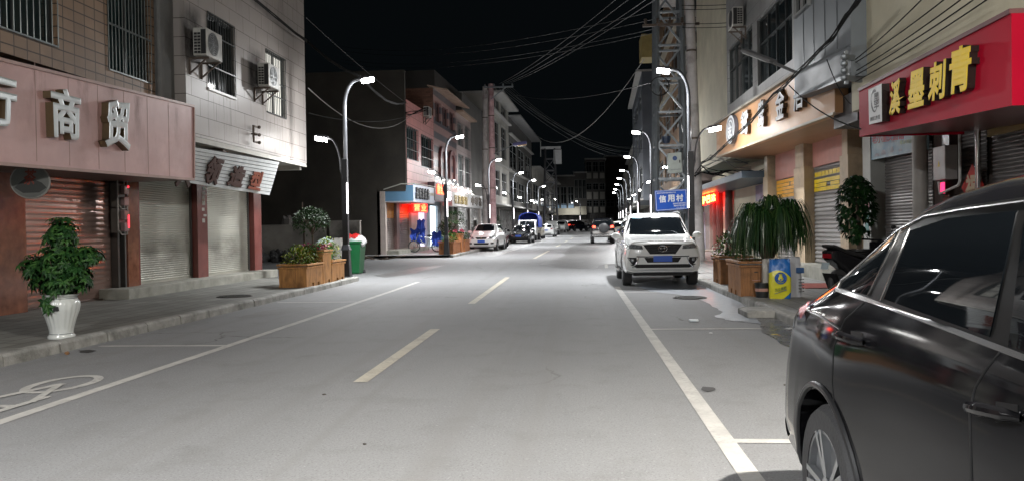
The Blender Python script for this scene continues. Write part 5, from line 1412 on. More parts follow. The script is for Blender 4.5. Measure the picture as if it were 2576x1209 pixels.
# ------------------------------------------------------------ vehicles (local: front at -y, rear at +y)
TYRE = M('tyre_rubber', (.032, .032, .033), .75, var=.2, bump=.2)
RIMM = M('alloy_rim', (.35, .36, .37), .28, .85, var=.06)
CGLASS = M('car_glass', (.006, .008, .01), .03, 0, 0, spec=.55)
TRIM = M('car_black_trim', (.008, .008, .009), .55, 0, .1, spec=.25)
CHROME = M('chrome', (.6, .6, .6), .12, 1)
HLIGHT = M('headlight_glass', (.30, .32, .34), .08, .6, var=.5, scale=18)
TLIGHT = M('taillight_red', (.22, .008, .014), .25, 0, .2, scale=20, spec=.18)
TLIT = EMIT('taillight_lit', (1, .06, .03), 6)
PLATE = M('plate_blue', (.02, .09, .45), .35, 0, .05)
def paint(name, col, rough=.22, metal=0., dust=None):
    return M(name, col, rough, metal, .06, 3, coat=.6, dirt=dust, spec=.5)
def interp(st, l):
    for i in range(len(st) - 1):
        if st[i][0] <= l <= st[i + 1][0]:
            t = (l - st[i][0]) / (st[i + 1][0] - st[i][0]); return [a + (b - a) * t for a, b in zip(st[i], st[i + 1])]
    return list(st[-1])
def car_body(st, n=64, smooth=2, bump=None):
    """st rows: l, zt, zb, belt, w, wr"""
    L = st[-1][0]; ls = sorted(set([L * i / n for i in range(n + 1)] + [.03, .08, L - .08, L - .03]))
    rows = [interp(st, l) for l in ls]
    for _ in range(smooth):
        rows = [rows[0]] + [[rows[i][0]] + [(rows[i - 1][j] + 2 * rows[i][j] + rows[i + 1][j]) / 4 for j in range(1, 6)] for i in range(1, len(rows) - 1)] + [rows[-1]]
    mb = MB(); rings = []
    for l, zt, zb, belt, w, wr in rows:
        h = belt - zb; e = .07
        half = [(0, zb), (w * .5, zb), (w * .8, zb), (w * .93, zb + .03), (w * .975, zb + .1), (w * .995, zb + h * .3), (w, zb + h * .45), (w * .99, zb + h * .62), (w * .968, zb + h * .8), (w * .937, belt - .035), (w * .915, belt)]
        top = max(belt + .005, zt - e)
        for k in range(1, 5):
            t = k / 5; half.append((w * .915 + (wr - w * .915) * t + .03 * math.sin(math.pi * t) * min(1, (top - belt) * 3), belt + (top - belt) * t))
        half += [(wr, top), (wr - .035, top + (zt - top) * .42), (wr - .09, top + (zt - top) * .7), (wr * .72, zt - .008), (wr * .4, zt), (0, zt + .004)]
        y = l - L / 2
        if bump: half = [(x + bump(l, z, x), z) if x > 0 else (x, z) for x, z in half]
        ring = [(x, y, z) for x, z in half] + [(-x, y, z) for x, z in half[-2:0:-1]]
        rings.append(ring)
    m = len(rings[0])
    for r in rings: mb.v += [Vector(p) for p in r]
    for i in range(len(rings) - 1):
        for j in range(m): mb.f.append([i * m + j, i * m + (j + 1) % m, (i + 1) * m + (j + 1) % m, (i + 1) * m + j]); mb.m.append(0)
    for i in (0, len(rings) - 1):
        c = Vector((0, 0, 0))
        for k in range(m): c += mb.v[i * m + k]
        mb.v.append(c / m); ci = len(mb.v) - 1
        for j in range(m): mb.f.append([i * m + j, i * m + (j + 1) % m, ci]); mb.m.append(0)
    return mb
def bvh_of(mb):
    return BVHTree.FromPolygons([tuple(v) for v in mb.v], mb.f)
def along(pl, n):
    d = [0]
    for a, b in zip(pl, pl[1:]): d.append(d[-1] + math.hypot(b[0] - a[0], b[1] - a[1]))
    out = []
    for i in range(n + 1):
        s = d[-1] * i / n; k = 0
        while k < len(d) - 2 and d[k + 1] < s: k += 1
        t = (s - d[k]) / max(1e-9, d[k + 1] - d[k]); out.append((pl[k][0] + (pl[k + 1][0] - pl[k][0]) * t, pl[k][1] + (pl[k + 1][1] - pl[k][1]) * t))
    return out
class Surf:
    """casts outlines onto a car body"""
    def __init__(s, mb, root):
        s.b = bvh_of(mb); s.root = root
        s.inv = (Matrix.Translation(root.location) @ Matrix.Rotation(root.rotation_euler.z, 4, 'Z')).inverted()
    def hit(s, kind, a, b):
        o, d = {'front': ((a, -9, b), (0, 1, 0)), 'rear': ((a, 9, b), (0, -1, 0)), 'right': ((9, a, b), (-1, 0, 0)), 'left': ((-9, a, b), (1, 0, 0)), 'top': ((a, b, 9), (0, 0, -1))}.get(kind, (None, None))
        if kind == 'cam':
            o = s.inv @ CPOS; d = (s.inv.to_3x3() @ ray(a, b)).normalized()
        h = s.b.ray_cast(Vector(o), Vector(d))
        if h[0] is None: return None, None
        nn = h[1] if h[1].dot(Vector(d)) < 0 else -h[1]
        return h[0], nn
    def patch(s, name, kind, lower, upper, mat, n=10, k=6, off=.005, parent=None, smooth=True, mirror=False):
        for sg in ((1, -1) if mirror else (1,)):
            kd = kind
            lo, up = along([(p[0] * (sg if kind in ('front', 'rear', 'top') else 1), p[1]) for p in lower], n), along([(p[0] * (sg if kind in ('front', 'rear', 'top') else 1), p[1]) for p in upper], n)
            if sg < 0 and kind == 'right': kd = 'left'
            mb = MB(); idx = {}
            for j in range(k + 1):
                for i in range(n + 1):
                    t = j / k; p, nn = s.hit(kd, lo[i][0] * (1 - t) + up[i][0] * t, lo[i][1] * (1 - t) + up[i][1] * t)
                    if p is None: continue
                    idx[i, j] = len(mb.v); mb.v.append(p + nn * off)
            for j in range(k):
                for i in range(n):
                    q = [idx.get(c) for c in ((i, j), (i + 1, j), (i + 1, j + 1), (i, j + 1))]
                    if None not in q: mb.f.append(q); mb.m.append(0)
            # a rim turned inwards gives the panel its thickness
            edge = [(i, 0) for i in range(n)] + [(n, j) for j in range(k)] + [(i, k) for i in range(n, 0, -1)] + [(0, j) for j in range(k, 0, -1)]
            if all(e in idx for e in edge):
                o = len(mb.v)
                for e in edge:
                    t = e[1] / k; p, nn = s.hit(kd, lo[e[0]][0] * (1 - t) + up[e[0]][0] * t, lo[e[0]][1] * (1 - t) + up[e[0]][1] * t)
                    mb.v.append(p - nn * .004)
                m = len(edge)
                for a in range(m): mb.f.append([idx[edge[a]], idx[edge[(a + 1) % m]], o + (a + 1) % m, o + a]); mb.m.append(0)
            if mb.f: ob = mb.build(name, mat, parent or s.root, local=True, smooth=smooth, sharp=40)
        return ob
    def line(s, name, kind, pl, mat, r=.006, n=16, off=.0, parent=None, flat=1.):
        pts = []
        for a, b in along(pl, n):
            p, nn = s.hit(kind, a, b)
            if p is not None: pts.append(p + nn * off)
        mb = MB(); mb.tube(pts, r, 6, flat=flat); return mb.build(name, mat, parent or s.root, local=True, smooth=True)
def wheel(root, x, y, r, w, side, spokes=5, rimm=RIMM, rr=.66):
    mb = MB(); c = (x, y, r)
    mb.lathe([(r * rr, -w / 2), (r * .93, -w / 2), (r, -w * .36), (r, w * .36), (r * .93, w / 2), (r * rr, w / 2), (r * rr, -w / 2)], c, 32, axis='x', caps=False)
    wh = mb.build('wheel', TYRE, root, local=True, smooth=True)
    mb = MB(); fx = side * (w / 2 - .012)
    mb.lathe([(r * (rr + .02), fx - side * .02), (r * (rr + .02), fx + side * .008), (r * (rr - .04), fx + side * .008), (r * (rr - .06), fx - side * .03)], c, 32, axis='x')
    for k in range(spokes):
        for q in (-.13, .13):
            a = 2 * math.pi * k / spokes + q; b = 2 * math.pi * k / spokes + q * .5
            p0 = Vector((x + fx - side * .012, y + math.cos(b) * r * .12, r + math.sin(b) * r * .12)); p1 = Vector((x + fx, y + math.cos(a) * r * rr, r + math.sin(a) * r * rr))
            mb.bar(p0, p1, .022 * r / .3, .03, (1, 0, 0))
    mb.lathe([(r * .16, fx - side * .02), (r * .16, fx + side * .006), (r * .03, fx + side * .01)], c, 14, axis='x')
    mb.build('rim', rimm, wh, local=True)
    mb = MB(); mb.lathe([(r * rr, fx - side * .06), (r * .05, fx - side * .06)], c, 24, axis='x'); mb.build('brake_disc', TRIM, wh, local=True)
def cut_arches(ob, L, axles, r, w, depth=.3):
    for l in axles:
        for sd in (1, -1):
            mb = MB(); mb.cyl((sd * (w + .25), l - L / 2, r * .98), (sd * (w - depth), l - L / 2, r * .98), r * 1.2, n=40)
            cu = mb.build('arch_cutter', TRIM, local=True)
            bm = ob.modifiers.new('arch', 'BOOLEAN'); bm.operation = 'DIFFERENCE'; bm.solver = 'EXACT'; bm.object = cu; cu.parent = ob.parent
            bpy.context.view_layer.update()
            me = bpy.data.meshes.new_from_object(ob.evaluated_get(bpy.context.evaluated_depsgraph_get()))
            ob.modifiers.clear(); ob.data = me
            bpy.data.objects.remove(cu)
    ob.data.polygons.foreach_set('use_smooth', [True] * len(ob.data.polygons)); ob.data.set_sharp_from_angle(angle=rad(38))
def plate(root, pos, text, back=False, w=.44, h=.14):
    x, y, z = pos; s = 1 if back else -1
    mb = MB(); mb.box(x - w / 2, x + w / 2, y - .008, y + .008, z - h / 2, z + h / 2); p = mb.build('number_plate', PLATE, root, local=True)
    q = [Vector((x + s * -w / 2, y + s * .009, z - h / 2)), Vector((x + s * w / 2, y + s * .009, z - h / 2)), Vector((x + s * w / 2, y + s * .009, z + h / 2)), Vector((x - s * w / 2, y + s * .009, z + h / 2))]
    if s < 0: pass
    else: q = [q[1], q[0], q[3], q[2]]
    put_text('lettering', text, q, (.06, .16, .94, .84), .003, M('plate_white', (.7, .75, .8), .4), p, .02, local=True)
SPEC = {
 'sedan': dict(L=4.6, st=[(0, .72, .36, .62, .66, .5), (.06, .76, .30, .66, .78, .6), (.3, .82, .22, .7, .86, .7), (.8, .9, .2, .76, .89, .74), (1.25, .96, .2, .82, .9, .76), (1.4, 1.0, .2, .86, .9, .74), (2.15, 1.4, .2, .92, .9, .56), (2.5, 1.46, .2, .93, .9, .57), (3.1, 1.44, .2, .95, .9, .56), (3.95, 1.12, .22, .96, .88, .68), (4.4, 1.06, .26, .93, .85, .68), (4.55, 1.0, .3, .88, .8, .64), (4.6, .9, .36, .8, .72, .55)], ax=(.85, 3.55), r=.32),
 'suv': dict(L=4.8, st=[(0, 1.04, .46, .92, .80, .66), (.05, 1.09, .40, .95, .885, .74), (.18, 1.13, .34, .99, .92, .80), (.6, 1.17, .3, 1.03, .93, .83), (1.1, 1.22, .3, 1.06, .93, .84), (1.28, 1.27, .3, 1.09, .93, .82), (1.92, 1.75, .3, 1.12, .93, .69), (2.2, 1.81, .3, 1.13, .93, .70), (3.5, 1.80, .3, 1.14, .93, .69), (4.35, 1.72, .32, 1.15, .92, .66), (4.62, 1.28, .36, 1.12, .9, .72), (4.75, 1.15, .42, 1.0, .86, .7), (4.8, 1.05, .46, .95, .8, .65)], ax=(.92, 3.66), r=.385),
 'mpv': dict(L=4.2, st=[(0, .80, .36, .68, .62, .48), (.06, .86, .28, .73, .74, .58), (.3, .96, .22, .82, .82, .68), (.75, 1.06, .2, .9, .85, .72), (1.0, 1.14, .2, .95, .86, .70), (1.7, 1.55, .2, 1.0, .86, .58), (2.1, 1.62, .2, 1.02, .86, .6), (3.4, 1.58, .2, 1.04, .86, .58), (3.9, 1.40, .24, 1.03, .84, .6), (4.1, 1.1, .3, .95, .8, .64), (4.2, .95, .36, .85, .72, .58)], ax=(.8, 3.35), r=.31),
 'jeep': dict(L=4.6, st=[(0, .95, .55, .85, .7, .6), (.06, 1.02, .5, .92, .82, .72), (.5, 1.08, .45, .98, .88, .78), (1.2, 1.14, .42, 1.04, .88, .78), (1.35, 1.2, .42, 1.08, .88, .76), (1.85, 1.72, .42, 1.1, .88, .66), (2.2, 1.82, .42, 1.12, .88, .67), (4.35, 1.84, .45, 1.12, .88, .68), (4.52, 1.7, .48, 1.12, .87, .7), (4.57, 1.3, .5, 1.1, .86, .76), (4.6, 1.2, .52, 1.0, .82, .74)], ax=(.9, 3.65), r=.38),
}
def car(name, label, cat, kind, loc, rot, pm, group=None, front=True, plate_text=None, lit=False, spare=False, detail=1, sx=1.0):
    S = SPEC[kind]; L = S['L']; st = [(a, b, c, d, e * sx, f * sx) for a, b, c, d, e, f in S['st']]; r = S['r']
    root = thing(name, label, cat, loc, rot, group)
    mb = car_body(st, 56)
    sf = Surf(mb, root)
    bo = mb.build('body', pm, root, local=True, smooth=True, sharp=38)
    wmax = max(s[4] for s in st)
    cut_arches(bo, L, S['ax'], r, wmax)
    for l in S['ax']:
        for sd in (1, -1): wheel(root, sd * (wmax - .13), l - L / 2, r, .22, sd)
    cowl = next(s for s in st if s[1] - s[3] > .13 and s[0] > .9); rf = next(s for s in st if s[1] > .96 * max(q[1] for q in st))
    zc, zr_ = cowl[1] + .02, rf[1] - .05
    wb, wt = cowl[5] - .05, rf[5] - .05
    sf.patch('windscreen', 'front', [(-wb, zc + .02), (0, zc), (wb, zc + .02)], [(-wt, zr_ - .02), (0, zr_), (wt, zr_ - .02)], CGLASS, 14, 8)
    rl = [s for s in st if s[1] > .93 * max(q[1] for q in st)][-1]
    zb2 = (1.02 if kind == 'sedan' else rl[3] + .06)
    sf.patch('rear_window', 'rear', [(-wt, zb2 + .05), (wt, zb2 + .05)], [(-wt, rl[1] - .09), (wt, rl[1] - .09)], CGLASS, 12, 6)
    y0, y1 = rf[0] - L / 2, rl[0] - L / 2
    bz = rf[3] + .05; tz = rf[1] - .12
    ym = (y0 + y1) / 2 + .05
    for a, b, c, d in ((y0 - .38, ym - .04, y0 + .05, ym - .04), (ym + .04, y1 - .1, ym + .04, y1 - .18)) + (((y1 - .02, y1 + .3, y1 - .1, y1 + .05),) if kind != 'sedan' else ((y1 - .02, y1 + .22, y1 - .1, y1 + .05),)):
        sf.patch('side_window', 'right', [(a, bz), (b, bz)], [(c, tz), (d, tz - (.0 if d < y1 - .1 else .05))], CGLASS, 8, 5, mirror=True)
    sf.patch('sill', 'right', [(S['ax'][0] - L / 2 + r * 1.3, st[3][2] + .04), (S['ax'][1] - L / 2 - r * 1.3, st[3][2] + .04)], [(S['ax'][0] - L / 2 + r * 1.3, st[3][2] + .13), (S['ax'][1] - L / 2 - r * 1.3, st[3][2] + .13)], TRIM, 8, 2, mirror=True)
    for s in (1, -1):
        mb = MB(); yy = cowl[0] - L / 2 + .35; mb.ball((s * (wmax + .10), yy, bz + .06), (.12, .08, .085), 12, 8); mb.bar((s * wmax * .93, yy, bz - .01), (s * (wmax + .05), yy, bz + .02), .04)
        mb.build('wing_mirror', pm, root, local=True, smooth=True)
        for yy in (ym - .2, y1 - .3):
            p, nn = sf.hit('right' if s > 0 else 'left', yy, bz - .16)
            if p: mb = MB(); mb.bar(p + nn * .02 + Vector((0, -.09, 0)), p + nn * .02 + Vector((0, .09, 0)), .03); mb.build('door_handle', pm, root, local=True, bevel=.01)
        sf.line('door_seam', 'right' if s > 0 else 'left', [(ym, bz - .02), (ym, st[3][2] + .14)], TRIM, .006, 8, -.002)
    z0 = st[1][1]; zb0 = st[1][2]; w1 = st[2][4]
    if kind != 'suv':
        sf.patch('headlight', 'front', [(w1 * .52, z0 - .17), (w1 * .985, z0 - .12)], [(w1 * .6, z0 - .03), (w1 * .985, z0 + .05)], HLIGHT, 8, 4, mirror=True)
        sf.patch('grille', 'front', [(-.26, z0 - .17), (.26, z0 - .17)], [(-.36, z0 - .06), (.36, z0 - .06)], TRIM, 8, 3)
        sf.patch('lower_intake', 'front', [(-.42, zb0 + .10), (.42, zb0 + .10)], [(-.46, zb0 + .2), (.46, zb0 + .2)], TRIM, 8, 3)
        sf.patch('fog_lamp', 'front', [(w1 * .68, zb0 + .12), (w1 * .88, zb0 + .13)], [(w1 * .68, zb0 + .22), (w1 * .9, zb0 + .22)], TRIM, 4, 3, mirror=True)
        p, nn = sf.hit('front', 0, z0 - .115)
        mb = MB(); mb.lathe([(.03, -.006), (.06, -.006), (.06, .012), (.03, .012)], p + Vector((0, -.01, 0)), 16, axis='y'); mb.build('emblem', CHROME, root, local=True)
    zr0 = st[-2][1]
    sf.patch('taillight', 'rear', [(st[-3][4] * .62, zr0 - .16), (st[-3][4] * .97, zr0 - .14)], [(st[-3][4] * .62, zr0 + .0), (st[-3][4] * .97, zr0 + .03)], TLIT if lit else TLIGHT, 6, 4, mirror=True)
    sf.patch('rear_bumper', 'rear', [(-.7, st[-2][2] + .03), (.7, st[-2][2] + .03)], [(-.72, st[-2][2] + .16), (.72, st[-2][2] + .16)], TRIM, 8, 2)
    if plate_text:
        p, nn = sf.hit('front', 0, zb0 + .29)
        plate(root, (0, p.y - .012, p.z), plate_text)
    p, nn = sf.hit('rear', 0, zr0 - .22)
    if p: plate(root, (0, p.y + .012, p.z), plate_text or '云A 5K218', back=True)
    return root, sf, L
WHITE = paint('paint_white', (.72, .73, .72), .2)
PEARL = paint('paint_pearl_white', (.62, .63, .62), .2)
BLACKP = paint('paint_black', (.008, .009, .012), .16)
DARKB = paint('paint_dark_blue', (.012, .02, .04), .18)
SILVER = paint('paint_silver', (.36, .36, .35), .25, .5)
CREAMP = paint('paint_cream', (.50, .46, .38), .25)

DKCH = M('dark_chrome', (.12, .12, .12), .25, .8)
# the white off-road wagon facing us
root, sf, L = car('parked_car', 'big white off-road wagon facing us with blue plate beside the tower', 'car', 'suv', (2.04, 19.25 + 2.4, 0), rad(0), WHITE, plate_text='云G 96F89')
sf.patch('grille', 'front', [(-.30, .80), (.30, .80)], [(-.46, 1.02), (-.2, 1.035), (.2, 1.035), (.46, 1.02)], TRIM, 12, 5, .008)
for z in (.86, .92, .98): sf.line('grille_bar', 'front', [(-.4 + (1.0 - z) * .5, z), (.4 - (1.0 - z) * .5, z)], DKCH, .005, 10, .012)
sf.patch('headlight', 'front', [(.46, .915), (.84, .93)], [(.48, 1.0), (.88, 1.06)], HLIGHT, 8, 4, .007, mirror=True)
sf.patch('lower_intake', 'front', [(-.36, .60), (.36, .60)], [(-.44, .72), (.44, .72)], TRIM, 10, 4, .007)
sf.line('intake_lip', 'front', [(-.62, .745), (-.45, .74), (.45, .74), (.62, .745)], TRIM, .012, 12, .002)
sf.patch('fog_lamp', 'front', [(.60, .50), (.74, .58)], [(.62, .72), (.84, .73)], TRIM, 5, 4, .006, mirror=True)
for s in (1, -1):
    sf.line('fog_trim', 'front', [(s * .57, .73), (s * .62, .58), (s * .72, .49)], CHROME, .016, 8, .01)
    p, nn = sf.hit('front', s * .72, .665); mb = MB(); mb.ball(p + Vector((0, -.012, 0)), (.045, .02, .045), 10, 6); mb.build('fog_bulb', HLIGHT, root, local=True, smooth=True)
sf.patch('under_guard', 'front', [(-.62, .475), (.62, .475)], [(-.78, .56), (.78, .56)], TRIM, 8, 2, .006)
mb = MB(); mb.box(-.68, .68, -2.2, 2.2, .28, .46); mb.build('under_body', TRIM, root, local=True)
p, nn = sf.hit('front', 0, .93)
mb = MB()
for i in range(28):
    pass
ring = [(math.cos(2 * math.pi * i / 28), math.sin(2 * math.pi * i / 28)) for i in range(29)]
mb.tube([p + Vector((a * .105, -.025, b * .075)) for a, b in ring], .010, 6)
mb.tube([p + Vector((a * .042, -.028, b * .070)) for a, b in ring], .008, 6); mb.tube([p + Vector((a * .085, -.028, .035 + b * .028)) for a, b in ring], .008, 6)
mb.build('emblem', CHROME, root, local=True, smooth=True)
for s in (1, -1):
    mb = MB(); mb.tube([(s * .66, -.55, 1.80), (s * .64, .0, 1.84), (s * .64, 1.5, 1.82)], .018, 6); mb.build('roof_rail', SILVER, root, local=True)
    mb = MB(); mb.box(*sorted((s * .86, s * .98)), -1.0, .75, .33, .38); mb.build('side_step', SILVER, root, local=True, bevel=.01)
mb = MB(); mb.hexa(lambda a, b, c: (a, b, c), -.45, -.2, -.98, -.9, 1.315, 1.33); mb.build('dashboard_paper', M('paper_white', (.6, .6, .6), .6), root, local=True)
sf.patch('sun_strip', 'front', [(-.58, 1.66), (-.34, 1.665)], [(-.58, 1.69), (-.34, 1.695)], M('sun_strip_blue', (.03, .2, .3), .3), root and 4, 2, .009)

# cars along the left kerb and in the distance
def at(px, Y, z=None): p = PY(px, 560, Y); return (p.x, Y, zr(Y) if z is None else z)
x, y, z = at(1216, 46.5); car('parked_car', 'white people carrier facing us by the two concrete poles', 'car', 'mpv', (x, y + 2.1, z), rad(-4), WHITE, plate_text='云E 7T469')
x, y, z = at(1307, 62); car('parked_car', 'black sedan with blue plate facing us in front of the truck', 'car', 'sedan', (x, y + 2.3, z), rad(-3), BLACKP, plate_text='云E 2K835')
x, y, z = at(1352, 80); car('parked_car', 'cream car half hidden behind the blue canvas truck', 'car', 'mpv', (x - .2, y, z), rad(178), CREAMP)
x, y, z = at(1374, 85); car('parked_car', 'white sedan with its tail towards us beyond the truck', 'car', 'sedan', (x, y + 4, z), rad(177), WHITE)
x, y, z = at(1388, 100); car('parked_car', 'silver van facing us beyond the white sedans', 'car', 'jeep', (x, y, z), rad(-4), SILVER)
x, y, z = at(1412, 128); car('parked_car', 'white off-road car facing us near the end of the street', 'car', 'suv', (x, y, z), rad(-8), PEARL, plate_text='云A 3M552')
x, y, z = at(1452, 142); car('moving_car', 'dark car with red tail lights turning across the far end', 'car', 'suv', (x, y, z), rad(128), DARKB, lit=True)
x, y, z = at(1517, 58); root, sf, L = car('moving_car', 'dark off-road car with spare wheel driving away with red tail lights', 'car', 'jeep', (x, y + 2.3, z), rad(180), BLACKP, lit=True)
mb = MB(); c = (-.05, 2.36, 1.12); mb.lathe([(.02, .11), (.30, .11), (.36, .07), (.37, -.05), (.3, -.08)], c, 28, axis='y'); mb.build('spare_wheel', M('spare_cover', (.04, .042, .045), .4), root, local=True, smooth=True)
mb = MB(); mb.box(-.8, .8, 2.3, 2.42, .52, .68); mb.build('bumper_bar', CHROME, root, local=True, bevel=.02)
sf.patch('silver_panel', 'rear', [(-.74, .72), (.74, .72)], [(-.76, .92), (.76, .92)], SILVER, 8, 3, .006)
x, y, z = at(1556, 66); car('parked_car', 'maroon windowed white car parked behind the big white wagon', 'car', 'mpv', (x, y, z), rad(180), CREAMP)
# blue canvas truck
x, y, z = at(1333, 73)
t = thing('canvas_truck', 'small white truck with a blue canvas cover behind the black sedan', 'truck', (x, y, z), rad(-3)); t.scale = (.9, .9, .9)
mb = MB(); prof = [(-2.6, .5), (-2.68, .9), (-2.62, 1.15), (-2.25, 2.02), (-1.2, 2.06), (-1.1, .5)]
mb.prism(prof, lambda a, b, c: (c, a, b), -.88, .88); mb.build('cab', PEARL, t, local=True, bevel=.05)
mb = MB(); mb.add([(-.76, -2.615, 1.22), (.76, -2.615, 1.22), (.72, -2.31, 1.92), (-.72, -2.31, 1.92)], [(0, 1, 2, 3)]); mb.build('windscreen', CGLASS, t, local=True)
for s in (1, -1):
    mb = MB(); mb.add([(s * .884, -2.45, 1.25), (s * .884, -1.4, 1.25), (s * .884, -1.4, 1.88), (s * .884, -2.2, 1.88)], [(0, 1, 2, 3)]); mb.build('side_window', CGLASS, t, local=True)
    mb = MB(); mb.box(*sorted((s * .5, s * .8)), -2.70, -2.66, .85, 1.02); mb.build('headlight', HLIGHT, t, local=True)
    mb = MB(); mb.ball((s * 1.02, -2.45, 1.5), (.07, .05, .18), 8, 6); mb.build('wing_mirror', TRIM, t, local=True)
    for yy in (-1.9, 1.5): wheel(t, s * .76, yy, .36, .22, s, rimm=TRIM)
mb = MB(); mb.box(-.6, .6, -2.70, -2.655, .62, .72); mb.box(-.86, .86, -2.72, -2.6, .42, .58); mb.build('bumper', TRIM, t, local=True)
mb = MB(); mb.box(-.95, .95, -1.05, 2.4, .85, .95); mb.box(-.95, -.9, -1.05, 2.4, .95, 1.35); mb.box(.9, .95, -1.05, 2.4, .95, 1.35); mb.box(-.4, .4, -2.2, 2.3, .55, .85); mb.build('cargo_bed', CREAMP, t, local=True)
CANV = M('canvas_blue', (.015, .05, .42), .55, var=.18, scale=3, bump=.3, bscale=8)
mb = MB(); K = 14; sec = [(-1.0, 1.3), (-1.0, 2.1), (-.92, 2.4), (-.7, 2.62), (-.35, 2.74), (0, 2.78), (.35, 2.74), (.7, 2.62), (.92, 2.4), (1.0, 2.1), (1.0, 1.3)]
for i in range(K + 1):
    yy = -1.15 + 3.6 * i / K; sag = -.05 * abs(math.sin(i * math.pi / 3.5))
    mb.v += [Vector((a * (1 + .01 * math.sin(i * 2 + b)), yy, b + (sag if b > 2 else 0))) for a, b in sec]
m = len(sec)
for i in range(K):
    for j in range(m - 1): mb.f.append([i * m + j, i * m + j + 1, (i + 1) * m + j + 1, (i + 1) * m + j]); mb.m.append(0)
mb.f.append([K * m + j for j in range(m)]); mb.m.append(0)
mb.build('canvas_cover', CANV, t, local=True, smooth=True)
mb = MB(); mb.tube([(a, -1.16, b) for a, b in sec], .03, 6); mb.build('cover_hoop', CANV, t, local=True)

# ------------------------------------------------------------ the black car close by
st = []
for d, zt, zb, belt, w, wr in ((0, .90, .46, .80, .66, .5), (.03, .97, .42, .86, .73, .56), (.09, 1.06, .36, .93, .80, .60), (.2, 1.12, .31, .985, .855, .62), (.35, 1.185, .28, 1.02, .885, .63), (.6, 1.285, .26, 1.06, .905, .635), (.85, 1.375, .25, 1.10, .915, .645), (1.1, 1.45, .24, 1.125, .92, .655), (1.3, 1.508, .24, 1.135, .92, .665), (1.55, 1.55, .24, 1.135, .92, .67), (1.85, 1.578, .24, 1.13, .92, .675), (2.3, 1.585, .24, 1.115, .92, .675), (2.75, 1.55, .24, 1.09, .915, .66), (3.3, 1.22, .24, 1.04, .91, .74), (3.5, 1.12, .24, 1.0, .91, .78), (4.2, 1.02, .26, .9, .88, .74), (4.55, .9, .32, .8, .78, .64), (4.65, .78, .4, .7, .62, .5)):
    st.append((4.65 - d, zt, zb, belt, w, wr))
st.sort()
def sculpt(l, z, x):
    d = 4.65 - l; b = 0
    b += .018 * math.exp(-((d - 1.03) / .42) ** 2 - ((z - .72) / .2) ** 2)          # haunch
    b -= .028 * math.exp(-((z - .62 - .10 * (d - 1.6)) / .13) ** 2) * (1 / (1 + math.exp(-(d - 1.45) * 7))) * (1 if x > .5 else 0)
    b += .010 * math.exp(-((z - .93 + .04 * (d - 1.5)) / .035) ** 2) * (1 if d > .2 else 0) * (1 if x > .5 else 0)
    b += .02 * math.exp(-((z - .42) / .1) ** 2) * (1 if .6 > d else 0)
    return b
root = thing('parked_car', 'glossy dusty black car cut off by the frame edge', 'car', (1.90, 4.35 - 2.325, 0), rad(0))
NEARP = M('paint_near_black', (.005, .005, .006), .08, 0, .15, 3, coat=.0, dirt=(.008, .0078, .0075), rvar=.04, spec=.26)
mb = car_body(st, 120, 2, sculpt)
sf = Surf(mb, root)
bo = mb.build('body', NEARP, root, local=True, smooth=True, sharp=50)
cut_arches(bo, 4.65, (.95, 3.62), .345, .92)
for l in (.95, 3.62):
    for s in (1, -1): wheel(root, s * .80, l - 2.325, .345, .225, s, 5, rr=.70)
def k4(x, y): return ((2600 + x / 1.087) * .7061, (600 + y / 1.087) * .7061)
def K4(*p): return [k4(*q) for q in p]
NG = M('car_glass_tinted', (.004, .005, .006), .025, 0, 0, spec=.5)
sf.patch('window_surround', 'cam', K4((418, 462), (530, 497), (770, 582), (1050, 690), (1200, 745)), K4((432, 425), (655, 225), (760, 178), (900, 150), (1200, 105)), M('surround_black', (.005, .005, .005), .45, spec=.12), 40, 10, .003)
sf.patch('quarter_window', 'cam', K4((432, 462), (538, 491)), K4((440, 445), (650, 252)), NG, 12, 10, .007)
sf.patch('side_window', 'cam', K4((604, 505), (800, 575), (1015, 652)), K4((705, 245), (850, 198), (1120, 168)), NG, 20, 12, .007)
sf.patch('side_window', 'cam', K4((1088, 690), (1230, 742)), K4((1150, 200), (1260, 190)), NG, 10, 10, .007)
CHR2 = M('chrome_satin', (.5, .5, .5), .22, .95, .08)
sf.patch('window_chrome', 'cam', K4((418, 478), (530, 515), (770, 603), (1050, 712), (1200, 770)), K4((416, 462), (530, 497), (770, 580), (1050, 686), (1200, 742)), CHR2, 40, 3, .011)
sf.line('window_chrome', 'cam', K4((418, 468), (432, 440), (660, 240), (760, 190), (900, 164), (1200, 125)), CHR2, .004, 30, .006)
sf.line('window_chrome', 'cam', K4((542, 492), (668, 245)), CHR2, .0035, 14, .008); sf.line('window_chrome', 'cam', K4((592, 512), (702, 242)), CHR2, .0035, 14, .008)
SEAM = M('seam_black', (.002, .002, .002), .6, var=0)
sf.line('door_seam', 'cam', K4((535, 505), (445, 585), (402, 690), (396, 830), (406, 925)), SEAM, .0035, 24, .0)
sf.line('door_seam', 'cam', K4((1052, 705), (1000, 765), (948, 850), (930, 950), (938, 1250)), SEAM, .0035, 24, .0)
def handle(cx, cy, w, h):
    a, b = k4(cx - w, cy - h * .6), k4(cx + w, cy + h * .6)
    sf.patch('handle_bowl', 'cam', [k4(cx - w * .2, cy + h * .9), k4(cx + w * .75, cy + h * .9)], [k4(cx - w * .2, cy - h * .9), k4(cx + w * .75, cy - h * .6)], SEAM, 8, 6, .002)
    p0, n0 = sf.hit('cam', *k4(cx - w, cy - h * .25)); p1, n1 = sf.hit('cam', *k4(cx + w, cy + h * .62))
    pm = (p0 + p1) / 2
    mb = MB(); mb.tube([p0 + n0 * .008, p0.lerp(p1, .12) + n0 * .032, pm + n0 * .045, p0.lerp(p1, .88) + n1 * .032, p1 + n1 * .008], [.010, .016, .017, .016, .010], 10); mb.build('door_handle', NEARP, root, local=True, smooth=True)
